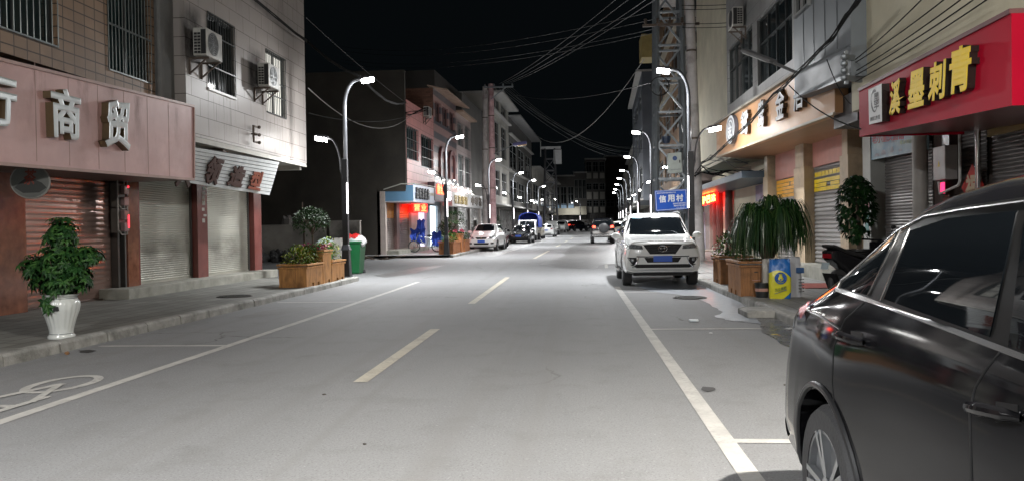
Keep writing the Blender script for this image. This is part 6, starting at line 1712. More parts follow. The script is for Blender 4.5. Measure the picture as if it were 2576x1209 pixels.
handle(480, 655, 48, 32); handle(1050, 940, 90, 45)
sf.patch('taillight', 'cam', K4((284, 585), (298, 560), (330, 500)), K4((268, 515), (300, 472), (352, 464)), TLIGHT, 12, 8, .012)
sf.line('chrome_accent', 'cam', K4((300, 548), (360, 575), (430, 620)), CHR2, .005, 14, .004)
sf.patch('rear_window', 'rear', [(-.58, 1.12), (.58, 1.12)], [(-.55, 1.46), (.55, 1.46)], NG, 14, 8)
sf.patch('reflector', 'rear', [(.45, .5), (.7, .5)], [(.45, .55), (.7, .55)], TLIGHT, 4, 2, mirror=True)
sf.patch('bumper_trim', 'right', [(1.98, .27), (2.28, .44)], [(1.98, .40), (2.28, .50)], TRIM, 8, 3, .004, mirror=True)
mb = MB(); cx = -.80
for s in (1, -1):
    mb = MB(); yy = 3.62 - 2.325; pts = []
    for a in range(-6, 187, 6):
        p, nn = sf.hit('right' if s > 0 else 'left', yy + math.cos(rad(a)) * .43, .34 + math.sin(rad(a)) * .43)
        if p: pts.append(p + nn * .002)
    mb.tube(pts, .014, 8); mb.build('arch_trim', M('arch_trim_grey', (.02, .02, .021), .4), root, local=True, smooth=True)
mb = MB(); mb.box(-.70, .70, -2.0, 2.0, .2, .5); mb.build('under_body', TRIM, root, local=True)
for s in (1, -1):
    mb = MB(); mb.ball((s * 1.0, -.75, 1.12), (.11, .07, .08), 10, 8); mb.build('wing_mirror', NEARP, root, local=True, smooth=True)
# ------------------------------------------------------------ planters, pots, bins
PLW = WOOD('planter_wood', (.50, .235, .07)); PLWD = WOOD('planter_wood_dark', (.34, .15, .05))
SOIL = M('soil', (.04, .03, .022), .9, var=.3, scale=20)
PINKFL = M('petal_magenta', (.42, .03, .16), .5, var=.25); REDFL = M('petal_red', (.4, .04, .04), .5)
BARK = M('bark', (.09, .065, .045), .85, var=.3, scale=20)
def planter(label, c, lx, ly, h, feet=True, wood=PLW, plant=None, group=None):
    """c = centre on the pavement"""
    root = thing('planter_box', label, 'planter', c, 0, group)
    x, y, z = c
    mb = MB(); t = .03
    for x0, x1, y0, y1 in ((-lx, -lx + t, -ly, ly), (lx - t, lx, -ly, ly), (-lx + t, lx - t, -ly, -ly + t), (-lx + t, lx - t, ly - t, ly)):
        L = max(x1 - x0, y1 - y0); n = max(2, int(L / .13)); along_y = (y1 - y0) > (x1 - x0)
        for k in range(n):
            a, b = k / n, (k + 1) / n; zz = .0 if (k % 3) else (.09 if feet and 0 < k < n - 1 else 0)
            j = rnd.uniform(-.003, .003)
            if along_y: mb.box(x + x0 + j, x + x1 + j, y + y0 + (y1 - y0) * a + .002, y + y0 + (y1 - y0) * b - .002, z + zz, z + h - .1)
            else: mb.box(x + x0 + (x1 - x0) * a + .002, x + x0 + (x1 - x0) * b - .002, y + y0 + j, y + y1 + j, z + zz, z + h - .1)
    mb.build('boards', wood, root)
    mb = MB()
    for zz, e in ((h - .1, .03), (h - .03, .045)):
        for x0, x1, y0, y1 in ((-lx - e, -lx + t, -ly - e, ly + e), (lx - t, lx + e, -ly - e, ly + e), (-lx + t, lx - t, -ly - e, -ly + t), (-lx + t, lx - t, ly - t, ly + e)):
            mb.box(x + x0, x + x1, y + y0, y + y1, z + zz, z + zz + .045)
    mb.build('rim', wood, root, bevel=.006)
    mb = MB(); mb.box(x - lx + t, x + lx - t, y - ly + t, y + ly - t, z + h - .14, z + h - .07); mb.build('soil', SOIL, root)
    return root
def shrub(name, label, c, r, n, l, w, mats, cat='shrub', group=None, stem=.2):
    root = thing(name, label, cat, c, 0, group)
    mb = MB(); bush(mb, Vector(c) + Vector((0, 0, r[2] * .55)), r, n, l, w, len(mats)); mb.build('foliage', mats, root, recalc=False)
    mb = MB()
    for _ in range(6):
        d = rdir(.2); mb.tube([Vector(c), Vector(c) + Vector((d.x * r[0] * .5, d.y * r[1] * .5, r[2] * .9))], .008, 5)
    mb.build('stem', BARK, root)
    return root
G1 = 'joined wooden planter boxes on the tea shop kerb'
ZP = .124
planter('low wooden planter box nearest the white pot, with lime shrubs', (-6.82, 19.35, ZP), .34, .62, .55, group=G1)
planter('tall middle box of the wooden planter with magenta flowers', (-6.82, 20.35, ZP), .34, .34, .85, group=G1)
planter('low wooden planter box beside the first street lamp', (-6.82, 21.3, ZP), .34, .58, .55, group=G1)
shrub('lime_shrub', 'lime green shrub in the front of the low planter', (-6.85, 19.1, ZP + .47), (.36, .30, .34), 420, .09, .045, YLEAF)
shrub('lime_shrub', 'darker lime shrub against the tall planter box', (-6.8, 19.72, ZP + .47), (.36, .30, .36), 420, .09, .045, [YLEAF[2], YLEAF[0], LEAF[1]])
shrub('lime_shrub', 'yellow green shrub in the planter box by the lamp', (-6.8, 21.3, ZP + .47), (.36, .48, .45), 520, .09, .045, YLEAF)
t = thing('flower_clump', 'magenta and red flowers in the tall planter box', 'flowers', (-6.8, 20.3, ZP + .8))
mb = MB()
for _ in range(40):
    p = Vector((-6.8 + rnd.uniform(-.34, .38), 20.3 + rnd.uniform(-.3, .3), ZP + .86 + rnd.uniform(0, .16)))
    for k in range(5): leaf(mb, p, rdir(-.1), (0, 0, 1), .07, .06, 0 if rnd.random() < .8 else 1)
mb.build('blossoms', [PINKFL, REDFL], t, recalc=False)
mb = MB(); bush(mb, (-6.8, 20.3, ZP + .82), (.36, .32, .16), 160, .08, .04, 3); mb.build('foliage', LEAF, t, recalc=False)
def topiary(label, c, hs, r, n):
    root = thing('topiary_tree', label, 'tree', c); c = Vector(c)
    mb = MB(); top = c + Vector((0, 0, hs)); mb.tube([c, c + Vector((.02, .02, hs * .5)), top], [.025, .022, .018], 8)
    for _ in range(16): d = rdir(.1); mb.tube([c + Vector((.01, .01, hs * rnd.uniform(.65, 1))), top + Vector((d.x * r * .8, d.y * r * .8, abs(d.z) * r * .6))], [.011, .005], 5)
    mb.build('trunk', BARK, root)
    mb = MB()
    for _ in range(n):
        d = rdir(-.25); q = .55 + .45 * rnd.random() ** .6; p = top + Vector((d.x * r * q, d.y * r * q, d.z * r * .82 * q + r * .2))
        leaf(mb, p, (d + rdir(-1) * .7), (0, 0, 1), .075 * rnd.uniform(.7, 1.3), .045, rnd.randrange(3))
    mb.build('crown', LEAF, root, recalc=False)
topiary('round clipped small tree standing in the tall planter box', (-6.9, 20.4, ZP + .75), .72, .47, 1300)
# planters by the pink house lamp
def w3(x, y, z=ZP): return tuple(W((x, y, z)))
G2 = 'joined wooden planter boxes by the red lit shop'
WOODO = WOOD('planter_wood_orange', (.42, .16, .05))
planter('orange wooden planter box behind the second street lamp', w3(-6.85, 40.1), .36, 1.2, .62, wood=WOODO, group=G2)
planter('tall narrow orange planter box between two low ones', w3(-6.85, 41.75), .36, .36, .95, wood=WOODO, group=G2)
planter('orange wooden planter box nearest the white people carrier', w3(-6.85, 43.2), .36, 1.0, .62, wood=WOODO, group=G2)
shrub('low_hedge', 'clipped low hedge in the orange planter behind the lamp', w3(-6.85, 40.1, ZP + .55), (.4, 1.1, .35), 500, .12, .06, [YLEAF[2], LEAF[1], LEAF[2]])
shrub('low_hedge', 'clipped low hedge in the orange planter by the white car', w3(-6.85, 43.2, ZP + .55), (.4, .9, .35), 400, .12, .06, [YLEAF[2], LEAF[1], LEAF[2]])
topiary('round small tree above the orange planter boxes', w3(-6.9, 41.75, ZP + .85), .7, .62, 800)
t = thing('flower_clump', 'pink flowers in the tall orange planter box', 'flowers', w3(-6.8, 41.6, ZP + .9)); mb = MB()
for _ in range(30):
    p = Vector(w3(-6.8 + rnd.uniform(-.4, .4), 41.6 + rnd.uniform(-.5, .5), ZP + 1.0 + rnd.uniform(0, .15)))
    for k in range(5): leaf(mb, p, rdir(-.1), (0, 0, 1), .1, .08, 0)
mb.build('blossoms', [M('petal_pink', (.5, .08, .14), .5)], t, recalc=False)
p = w3(-8.2, 46); t = thing('potted_shrub', 'leafy shrub in a terracotta pot by the grey shutters', 'potted plant', p)
mb = MB(); mb.lathe([(.2, 0), (.27, .4), (.3, .42), (.3, .47), (.24, .47)], p, 18); mb.build('pot', M('terracotta', (.35, .13, .07), .7), t, smooth=True)
mb = MB(); bush(mb, Vector(p) + Vector((0, 0, 1.0)), (.5, .5, .65), 420, .2, .09); mb.build('foliage', LEAF, t, recalc=False)
p = w3(-7.7, 62); t = thing('potted_shrub', 'round dark shrub in a pot behind the white people carrier', 'potted plant', p)
mb = MB(); mb.lathe([(.25, 0), (.32, .5), (.34, .55), (.28, .55)], p, 18); mb.build('pot', M('terracotta', (.35, .13, .07), .7), t, smooth=True)
mb = MB(); bush(mb, Vector(p) + Vector((0, 0, 1.35)), (.75, .75, .85), 600, .22, .1); mb.build('foliage', LEAF, t, recalc=False)

# white fluted pot with an umbrella plant
p = Vector((-6.66, 9.82, ZP))
t = thing('potted_plant', 'bushy umbrella plant in a tall white fluted porcelain pot', 'potted plant', p)
PORC = M('porcelain', (.54, .56, .54), .16, var=.03, spec=.6)
prof = [(.135, 0), (.158, .0), (.162, .03), (.142, .055), (.138, .075), (.148, .14), (.178, .25), (.212, .35), (.226, .42), (.218, .47), (.196, .505), (.188, .525), (.214, .552), (.222, .567), (.205, .567), (.175, .53)]
mb = MB(); mb.lathe(prof, p, 96, wob=lambda a, i: 1 + (.045 * abs(math.sin(a * 10)) - .03 if 4 < i < 10 else (.02 * math.sin(a * 9) if i in (12, 13) else 0)))
mb.build('pot', PORC, t, smooth=True, sharp=50)
mb = MB()
for zz, rr in ((.515, .195), (.06, .146)): mb.tube([p + Vector((math.cos(a) * rr, math.sin(a) * rr, zz)) for a in [2 * math.pi * k / 40 for k in range(41)]], .004, 5)
mb.build('pot_bands', M('porcelain_line', (.05, .07, .07), .3), t)
mb = MB(); a = -1.2; q = p + Vector((math.cos(a) * .222, math.sin(a) * .222, .42)); mb.bar(q, q + Vector((.0, -.006, -.05)), .05, .04, (0, 1, 0)); mb.build('pot_tag', DKM, t)
mb = MB(); mb.lathe([(.18, .52), (.05, .535)], p, 20); mb.build('soil', SOIL, t)
mb = MB(); mbs = MB()
def whorl(q, d, n=7, l=.12, w=.045):
    d = d.normalized(); a = d.orthogonal().normalized(); b = d.cross(a); s0 = rnd.random() * 6
    for k in range(n):
        th = s0 + 2 * math.pi * k / n
        leaf(mb, q, a * math.cos(th) + b * math.sin(th) + d * .12 - Vector((0, 0, .25)), d, l * rnd.uniform(.75, 1.15), w, rnd.randrange(3), .18)
lobes = [((.02, 0, 1.32), (.20, .20, .30), 40), ((.02, 0, 1.0), (.30, .28, .28), 70), ((-.28, -.05, .92), (.20, .2, .17), 30), ((.34, .05, 1.06), (.18, .18, .12), 24), ((.05, .0, .72), (.34, .3, .18), 60), ((-.12, -.05, .80), (.26, .24, .2), 34), ((.24, 0, .82), (.2, .2, .22), 26)]
for c, r, n in lobes:
    for _ in range(int(n * 1.5)):
        d = rdir(-.5); q = p + Vector(c) + Vector((d.x * r[0], d.y * r[1], d.z * r[2])) * rnd.uniform(.45, 1.05)
        whorl(q, d + Vector((0, 0, .8)))
        if rnd.random() < .4: mbs.tube([p + Vector((rnd.uniform(-.06, .06), rnd.uniform(-.06, .06), .52)), (p + q) / 2 + Vector((0, 0, .25)), q], [.008, .006, .004], 4)
for k in range(3): whorl(p + Vector((-.06 + k * .03, -.24, .50 - .05 * k)), Vector((0, -1, .2)), 6, .11)
mb.build('foliage', LEAF, t, recalc=False); mbs.build('stem', BARK, t)

# green wheelie bins with rubbish
BING = M('bin_green', (.006, .10, .03), .4, var=.1)
def bin_(label, p, s=1.0, lid=False, bags=()):
    t = thing('wheelie_bin', label, 'bin', p); p = Vector(p)
    mb = MB()
    mb.hexa(lambda a, b, c: p + Vector((a * (.23 + .07 * c) * s, b * (.26 + .07 * c) * s, (.05 + c * .92) * s)), -1, 1, -1, 1, 0, 1)
    mb.build('body', BING, t, bevel=.02)
    mb = MB(); mb.hexa(lambda a, b, c: p + Vector((a * .325 * s, b * .355 * s, (.95 + c * .06) * s)), -1, 1, -1, 1, 0, 1); mb.build('rim', BING, t, bevel=.015)
    for sd in (1, -1): mb = MB(); mb.cyl(p + Vector((sd * .22 * s, .24 * s, .08)), p + Vector((sd * .27 * s, .24 * s, .08)), .08, n=14); mb.build('wheel', TYRE, t)
    return t
bp = PZ(895, 676, ZP); bp = Vector((-7.55, 26.6, 0.0))
bin_('green wheelie bin heaped with rubbish bags beside the lamp', bp, 1.12)
for k, (dx, dy, dz, r, m, lb) in enumerate(((-.14, -.1, 1.2, .22, M('bag_red', (.45, .02, .02), .35), 'red plastic bag on the rubbish heap at the left side'), (.1, -.08, 1.22, .2, M('bag_red', (.45, .02, .02), .35), 'crimson bag in the middle of the rubbish heap'), (.24, -.1, 1.12, .24, M('bag_white', (.6, .6, .6), .35), 'large white plastic bag hanging over the bin edge'), (-.26, -.14, 1.1, .17, M('bag_white', (.6, .6, .6), .35), 'small white bag on the heap by the lamp pole'), (.0, -.2, 1.08, .19, M('bag_grey', (.3, .36, .36), .35), 'grey plastic bag under the red ones'), (.16, .1, 1.1, .15, M('bag_orange', (.4, .2, .06), .5), 'orange carton corner among the rubbish'))):
    mb = MB(); mb.ball(bp + Vector((dx, dy, dz)), (r, r * .9, r * .8), 14, 9, jit=.16); tag(mb.build('rubbish_bag', m, smooth=True, sharp=25), lb, 'rubbish bag')
b2 = Vector((-8.3, 25.9, 0)); bin_('second green bin in the shadow behind the clipped tree', b2, 1.05)
mb = MB(); mb.ball(b2 + Vector((0, -.05, 1.05)), (.3, .28, .2), 12, 8, jit=.2); tag(mb.build('rubbish_bag', M('bag_grey', (.3, .36, .36), .35), smooth=True, sharp=25), 'pale bag on the shadowed second bin', 'rubbish bag')
mb = MB(); mb.hexa(lambda a, b, c: b2 + Vector((.45 + a * .2 + .04 * math.sin(c * 9), -.1 + b * .02, .4 + c * .85)), -1, 1, -1, 1, 0, 1); tag(mb.build('cloth_sheet', M('cloth_grey', (.24, .23, .21), .8, var=.3, scale=8)), 'grey cloth sheet hanging beside the lamp pole', 'cloth')

# right: planters, ponytail plant, sacks, buckets, potted tree, scooter
planter('wooden planter box with a low green shrub behind the ponytail palm', (3.58, 18.9, ZP), .34, .5, .62, wood=PLWD)
shrub('low_shrub', 'low green shrub in the far wooden planter by the white wagon', (3.58, 18.85, ZP + .55), (.42, .48, .42), 420, .11, .06, [LEAF[2], YLEAF[2], LEAF[1]])
planter('wooden planter box holding the big ponytail palm', (3.43, 15.75, ZP), .40, .62, .64, wood=PLWD)
c = Vector((3.66, 15.75, ZP + .62)); t = thing('ponytail_plant', 'huge drooping ponytail palm in the wooden planter', 'plant', c)
mb = MB()
heads = [c + Vector((dx, dy, dz)) for dx, dy, dz in ((-.32, -.1, .85), (.1, .1, 1.0), (.42, -.05, .92), (-.1, .3, .85), (.3, .3, .8), (-.15, -.3, .72), (.55, .1, .7), (-.38, .15, .62), (.2, -.3, .78))]
for _ in range(1900):
    h = rnd.choice(heads); d = rdir(-.1); l = rnd.uniform(.6, 1.4)
    az = Vector((d.x, d.y, 0)).normalized(); sp = rnd.uniform(.12, .42)
    pts = []; rise = rnd.uniform(.1, .3)
    for k in range(7):
        s = k / 6; pts.append(h + az * sp * (1 - (1 - s) ** 2) + Vector((0, 0, rise * math.sin(min(1, s * 2.4) * math.pi / 2) * 1.2 - l * .85 * max(0, s - .22) ** 1.15)))
    sd = az.cross(Vector((0, 0, 1))); w = .011; o = len(mb.v)
    for k, q in enumerate(pts): ww = w * (1 - .75 * (k / 6) ** 2); mb.v += [q - sd * ww, q + sd * ww]
    mi = rnd.randrange(3)
    for k in range(6): mb.f.append([o + 2 * k, o + 2 * k + 1, o + 2 * k + 3, o + 2 * k + 2]); mb.m.append(mi)
mb.build('foliage', [LEAF[0], LEAF[1], M('leaf_blade', (.04, .085, .02), .3, var=.2)], t, recalc=False)
mb = MB()
for h in heads: mb.tube([c + Vector((0, 0, -.05)), c.lerp(h, .5) + Vector((0, 0, .05)), h], [.06, .035, .03], 7)
mb.build('trunk', BARK, t)
def sack(label, p, wx, wy, h, mats, rot, deco=None):
    t = thing('sack', label, 'sack', p); p = Vector(p)
    ux = Vector((math.cos(rot), math.sin(rot), 0)); uy = Vector((-math.sin(rot), math.cos(rot), 0))
    mb = MB(); K, N = 10, 24
    def pt(k, j):
        s = k / K; th = 2 * math.pi * j / N; e = .55
        cx = math.copysign(abs(math.cos(th)) ** e, math.cos(th)); cy = math.copysign(abs(math.sin(th)) ** e, math.sin(th))
        thick = (1 - s ** 3 * .82) * (.85 + .25 * math.sin(s * 2.6)); wid = .96 + .06 * math.sin(s * 3) - .03 * s
        wr = .012 * math.sin(s * 17 + j * 1.7)
        return p + ux * (cx * wx * wid) + uy * (cy * wy * thick + wr) + Vector((0, 0, s * h + .012 * math.sin(j * 2.1) * s))
    for k in range(K + 1):
        for j in range(N): mb.v.append(pt(k, j))
    for k in range(K):
        for j in range(N): mb.f.append([k * N + j, k * N + (j + 1) % N, (k + 1) * N + (j + 1) % N, (k + 1) * N + j]); mb.m.append(0)
    mb.f += [list(range(N))[::-1], list(range(K * N, K * N + N))]; mb.m += [0, 0]
    mb.build('bag', mats, t, smooth=True)
    if deco: deco(t, p, ux, uy)
    return t
def sack_mat():
    m, nt, b = _new('sack_print'); v = _vec(nt); s = nt.nodes.new('ShaderNodeSeparateXYZ'); nt.links.new(v, s.inputs[0])
    # yellow field with a rounded top on blue: sign of x'^2 + z
    mu = nt.nodes.new('ShaderNodeMath'); mu.operation = 'MULTIPLY_ADD'; mu.inputs[1].default_value = -.28; mu.inputs[2].default_value = .50; nt.links.new(s.outputs[0], mu.inputs[0])
    sq_ = nt.nodes.new('ShaderNodeMath'); sq_.operation = 'MULTIPLY'; nt.links.new(s.outputs[0], sq_.inputs[0]); nt.links.new(s.outputs[0], sq_.inputs[1])
    m2 = nt.nodes.new('ShaderNodeMath'); m2.operation = 'MULTIPLY_ADD'; m2.inputs[1].default_value = -2.6; nt.links.new(sq_.outputs[0], m2.inputs[0]); nt.links.new(mu.outputs[0], m2.inputs[2])
    gt = nt.nodes.new('ShaderNodeMath'); gt.operation = 'LESS_THAN'; nt.links.new(s.outputs[2], gt.inputs[0]); nt.links.new(m2.outputs[0], gt.inputs[1])
    lo = nt.nodes.new('ShaderNodeMath'); lo.operation = 'MULTIPLY_ADD'; lo.inputs[1].default_value = .9; lo.inputs[2].default_value = -.04; nt.links.new(s.outputs[0], lo.inputs[0])
    g2 = nt.nodes.new('ShaderNodeMath'); g2.operation = 'GREATER_THAN'; nt.links.new(s.outputs[2], g2.inputs[0]); nt.links.new(lo.outputs[0], g2.inputs[1])
    an = nt.nodes.new('ShaderNodeMath'); an.operation = 'MULTIPLY'; nt.links.new(gt.outputs[0], an.inputs[0]); nt.links.new(g2.outputs[0], an.inputs[1])
    nt.links.new(_mixcol(nt, (.015, .13, .42), (.62, .58, .03), an.outputs[0]), b.inputs['Base Color'])
    b.inputs['Roughness'].default_value = .32; _bump(nt, b, _noise(nt, v, 9, 4), .35, .03)
    return m
sp = PZ(1962, 750, ZP); sp = Vector((sp.x + .02, sp.y + .08, ZP))
def deco(t, p, ux, uy):
    f = p - uy * .135 + ux * -.01
    mb = MB(); c = f + Vector((0, 0, .37)); q = lambda a, b: c + ux * a + Vector((0, 0, b)) + uy * (-.012 + .08 * a * a)
    N = 28
    for i in range(N):
        t0, t1 = 2 * math.pi * i / N, 2 * math.pi * (i + 1) / N
        mb.quad(q(math.cos(t0) * .105, math.sin(t0) * .105), q(math.cos(t1) * .105, math.sin(t1) * .105), q(math.cos(t1) * .085, math.sin(t1) * .085), q(math.cos(t0) * .085, math.sin(t0) * .085))
    def fill(pts): 
        o = len(mb.v); mb.v += [q(*a) for a in pts]; mb.f.append(list(range(o, o + len(pts)))); mb.m.append(0)
    fill([(-.085, .0), (-.07, .055), (-.02, .08), (-.03, .03), (-.05, -.01), (-.04, -.05), (-.07, -.05)]); fill([(.085, .0), (.07, .055), (.02, .08), (.03, .03), (.05, -.01), (.04, -.05), (.07, -.05)])
    fill([(0, .0), (-.014, -.02), (0, -.05), (.014, -.02)]); fill([(0, -.06), (-.04, -.03), (-.05, -.05), (-.01, -.075)]); fill([(0, -.06), (.04, -.03), (.05, -.05), (.01, -.075)])
    mb.build('emblem', M('sack_blue', (.015, .10, .40), .35), t)
    qd = [q(-.13, -.25), q(.12, -.19), q(.12, -.13), q(-.13, -.19)]
    qd = [a - uy * .006 for a in qd]
    put_text('lettering', '为土施肥', qd, (.1, 0, .9, 1), .002, M('sack_green_ink', (.03, .12, .06), .5), t, .01)
    mb = MB(); mb.tube([q(-.11, -.28), q(0, -.24), q(.1, -.205)], .004, 5); mb.build('underline', M('sack_blue', (.015, .10, .40), .35), t)
sack('blue and yellow fertiliser sack leaning by the wooden planter', sp, .19, .115, .70, sack_mat(), rad(-3), deco)
def deco2(t, p, ux, uy):
    f = p - uy * .115
    mb = MB(); mb.box(f.x + .06, f.x + .2, f.y - .012, f.y - .008, f.z + .44, f.z + .54); mb.build('printed_block', M('sack_navy', (.02, .07, .18), .4), t)
    mb = MB()
    for k in range(5): mb.box(f.x + .1, f.x + .2, f.y - .012, f.y - .008, f.z + .1 + k * .055, f.z + .115 + k * .055)
    mb.build('printed_lines', M('sack_ink', (.1, .1, .1), .5), t)
sack('white printed sack standing behind the blue and yellow one', sp + Vector((.26, .28, 0)), .19, .11, .72, M('sack_white', (.42, .43, .45), .45, var=.1, bump=.3, bscale=9), rad(6), deco2)
sack('plain pale sack edge between the palm and the yellow sack', sp + Vector((-.1, .24, 0)), .16, .09, .70, M('sack_pale', (.36, .34, .3), .5, var=.1, bump=.3, bscale=9), rad(4))
def bucket(label, p, r, h, band):
    t = thing('bucket', label, 'bucket', p); p = Vector(p)
    mb = MB(); mb.lathe([(r * .82, 0), (r, h - .02), (r * 1.06, h - .02), (r * 1.06, h), (r * .96, h), (r * .9, h * .7)], p, 22); mb.build('pail', M('bucket_black', (.018, .02, .021), .35), t, smooth=True)
    mb = MB(); mb.lathe([(r * (.82 + .18 * .42) + .003, h * .42), (r * (.82 + .18 * .62) + .003, h * .62)], p, 22, caps=False); mb.build('label_band', band, t, smooth=True)
    return t
bp2 = PZ(1922, 748, ZP)
bucket('small black bucket with a pink label in front of the planter', (bp2.x, bp2.y + .12, ZP), .14, .27, M('label_pink', (.45, .25, .2), .5))
bk = bucket('larger black bucket with a wire handle behind the pink labelled one', (bp2.x - .07, bp2.y + .5, ZP), .19, .46, M('bucket_black', (.018, .02, .021), .35))
mb = MB(); q = Vector((bp2.x - .07, bp2.y + .5, ZP + .40)); mb.tube([q + Vector((math.cos(a) * .2, -abs(math.sin(a)) * .21, -.10 * abs(math.sin(a)))) for a in [math.pi * k / 12 for k in range(13)]], .006, 5); mb.build('handle', M('handle_pink', (.5, .3, .28), .4), bk)
# potted tree by the white pillar
tp = PX(2160, 560, 5.4); tp = Vector((5.4, tp.y, .40))
t = thing('potted_tree', 'dark leafy money tree in a black pot by the white pillar', 'potted plant', tp)
mb = MB(); mb.lathe([(.2, 0), (.28, .5), (.31, .52), (.31, .56), (.25, .56)], tp, 20); mb.build('pot', M('pot_black', (.012, .012, .012), .25), t, smooth=True)
mb = MB(); mb.tube([tp + Vector((0, 0, .4)), tp + Vector((.02, 0, .9)), tp + Vector((-.03, 0, 1.5))], [.05, .04, .025], 8); mb.build('trunk', BARK, t)
mb = MB()
for _ in range(340):
    d = rdir(-.7); q = tp + Vector((-.04 + d.x * .30, d.y * .32, 1.36 + d.z * .62)) * 1.0
    for k in range(3): leaf(mb, q, Vector((d.x, d.y, -.9)) + rdir(-1) * .7, (d.x, d.y, .3), rnd.uniform(.1, .17), .065, rnd.choice((0, 0, 1)), .1)
mb.build('foliage', LEAF, t, recalc=False)
# motor scooter behind the black car
def scooter(label, p, rot, bodym, name='motor_scooter'):
    t = thing(name, label, 'scooter', p, rot)
    for yy in (-.62, .62):
        mb = MB(); mb.lathe([(.13, -.05), (.22, -.055), (.245, -.02), (.245, .02), (.22, .055), (.13, .05)], (0, yy, .245), 24, axis='x', caps=False); w_ = mb.build('wheel', TYRE, t, local=True, smooth=True)
        mb = MB(); mb.lathe([(.13, -.03), (.02, -.03), (.02, .03), (.13, .03)], (0, yy, .245), 16, axis='x'); mb.build('hub', STEEL, w_, local=True)
    mb = MB(); prof = [(-.28, .28), (-.2, .5), (.0, .62), (.3, .72), (.75, .86), (.92, .84), (.88, .66), (.6, .5), (.35, .32)]
    mb.prism(prof, lambda a, b, c: (c, a, b), -.14, .14); mb.build('body', bodym, t, local=True, bevel=.05)
    mb = MB(); prof = [(-.12, .66), (.1, .72), (.45, .80), (.88, .93), (.9, .88), (.5, .74), (.1, .66)]
    mb.prism(prof, lambda a, b, c: (c, a, b + .02), -.15, .15); mb.build('seat', M('seat_vinyl', (.025, .025, .026), .3, spec=.6), t, local=True, bevel=.03)
    mb = MB(); prof = [(-.62, .52), (-.5, .95), (-.42, .98), (-.42, .3), (-.28, .28), (-.28, .22), (-.5, .22)]
    mb.prism(prof, lambda a, b, c: (c, a, b), -.17, .17); mb.build('front_shield', bodym, t, local=True, bevel=.04)
    mb = MB(); mb.tube([(-.34, -.38, 1.02), (-.1, -.5, 1.0), (.1, -.5, 1.0), (.34, -.38, 1.02)], .018, 8); mb.tube([(0, -.5, 1.0), (0, -.66, .5), (0, -.64, .25)], .03, 8); mb.build('handlebar', TRIM, t, local=True)
    mb = MB(); mb.ball((0, -.56, .93), (.1, .07, .08), 10, 7); mb.build('headlight', HLIGHT, t, local=True, smooth=True)
    mb = MB(); mb.hexa(lambda a, b, c: (a, b + (.15 * c), .42 + c * .3), -.14, .14, .82, .88, 0, -1); mb.build('mudguard', TRIM, t, local=True)
    mb = MB(); mb.box(-.09, .09, .9, .93, .70, .78); mb.build('taillight', TLIGHT, t, local=True)
    mb = MB(); q = [(-.08, .99, .50), (.08, .99, .50), (.08, .95, .62), (-.08, .95, .62)]; mb.slab(q, (0, 1, 0), .01); mb.build('number_plate', M('plate_pale', (.35, .42, .46), .4), t, local=True)
    for s in (1, -1): mb = MB(); mb.tube([(s * .28, -.42, 1.02), (s * .34, -.45, 1.2)], .008, 5); mb.ball((s * .35, -.45, 1.24), (.06, .02, .04), 8, 6); mb.build('mirror', TRIM, t, local=True)
    return t
q = PX(2118, 690, 4.6); scooter('black motor scooter parked behind the black car', (5.33, 15.5, ZP), rad(122), M('scooter_black', (.012, .012, .014), .18, coat=.5))
q = PY(1264, 560, 50.5); scooter('dark maroon motor scooter beside the white people carrier', (q.x, 50.5, zr(50.5)), rad(-12), M('scooter_maroon', (.08, .015, .02), .25, coat=.5))
# red door mat
mb = MB(); mb.box(4.7, 5.75, 16.9, 18.3, .126, .14); tag(mb.build('door_mat', M('mat_red', (.28, .06, .045), .9, var=.3, scale=14)), 'faded red mat on the pavement before the zinc shutters', 'mat')

# bicycle and blue work clothes before the lit doorway
bq_ = W((-8.6, 42.4, ZP))
t = thing('bicycle', 'bicycle loaded with blue cloth before the lit doorway', 'bicycle', bq_, rad(-82))
for yy in (-.62, .62):
    mb = MB(); mb.lathe([(.27, -.015), (.33, -.015), (.33, .015), (.27, .015)], (0, yy, .33), 26, axis='x', caps=False)
    for k in range(8): a = math.pi * k / 8; mb.bar((0, yy - math.cos(a) * .28, .33 - math.sin(a) * .28), (0, yy + math.cos(a) * .28, .33 + math.sin(a) * .28), .008)
    mb.build('wheel', TYRE, t, local=True)
mb = MB()
for a, b in (((0, .62, .33), (0, .05, .3)), ((0, .05, .3), (0, .2, .85)), ((0, .05, .3), (0, -.42, .82)), ((0, .17, .76), (0, -.42, .86)), ((0, -.42, .95), (0, -.62, .33)), ((0, .17, .76), (0, .62, .33))): mb.cyl(a, b, .022, n=8)
mb.tube([(-.28, -.3, 1.02), (0, -.45, .98), (.28, -.3, 1.02)], .016, 6); mb.build('frame', M('bicycle_silver', (.4, .42, .42), .3, .5), t, local=True)
mb = MB(); mb.ball((0, .22, .88), (.09, .16, .05), 10, 6); mb.build('saddle', TRIM, t, local=True)
mb = MB(); mb.box(-.1, .1, .45, .8, .72, .76); mb.build('rack', STEEL, t, local=True)
CLB = M('cloth_blue', (.02, .06, .38), .7, var=.25, scale=4)
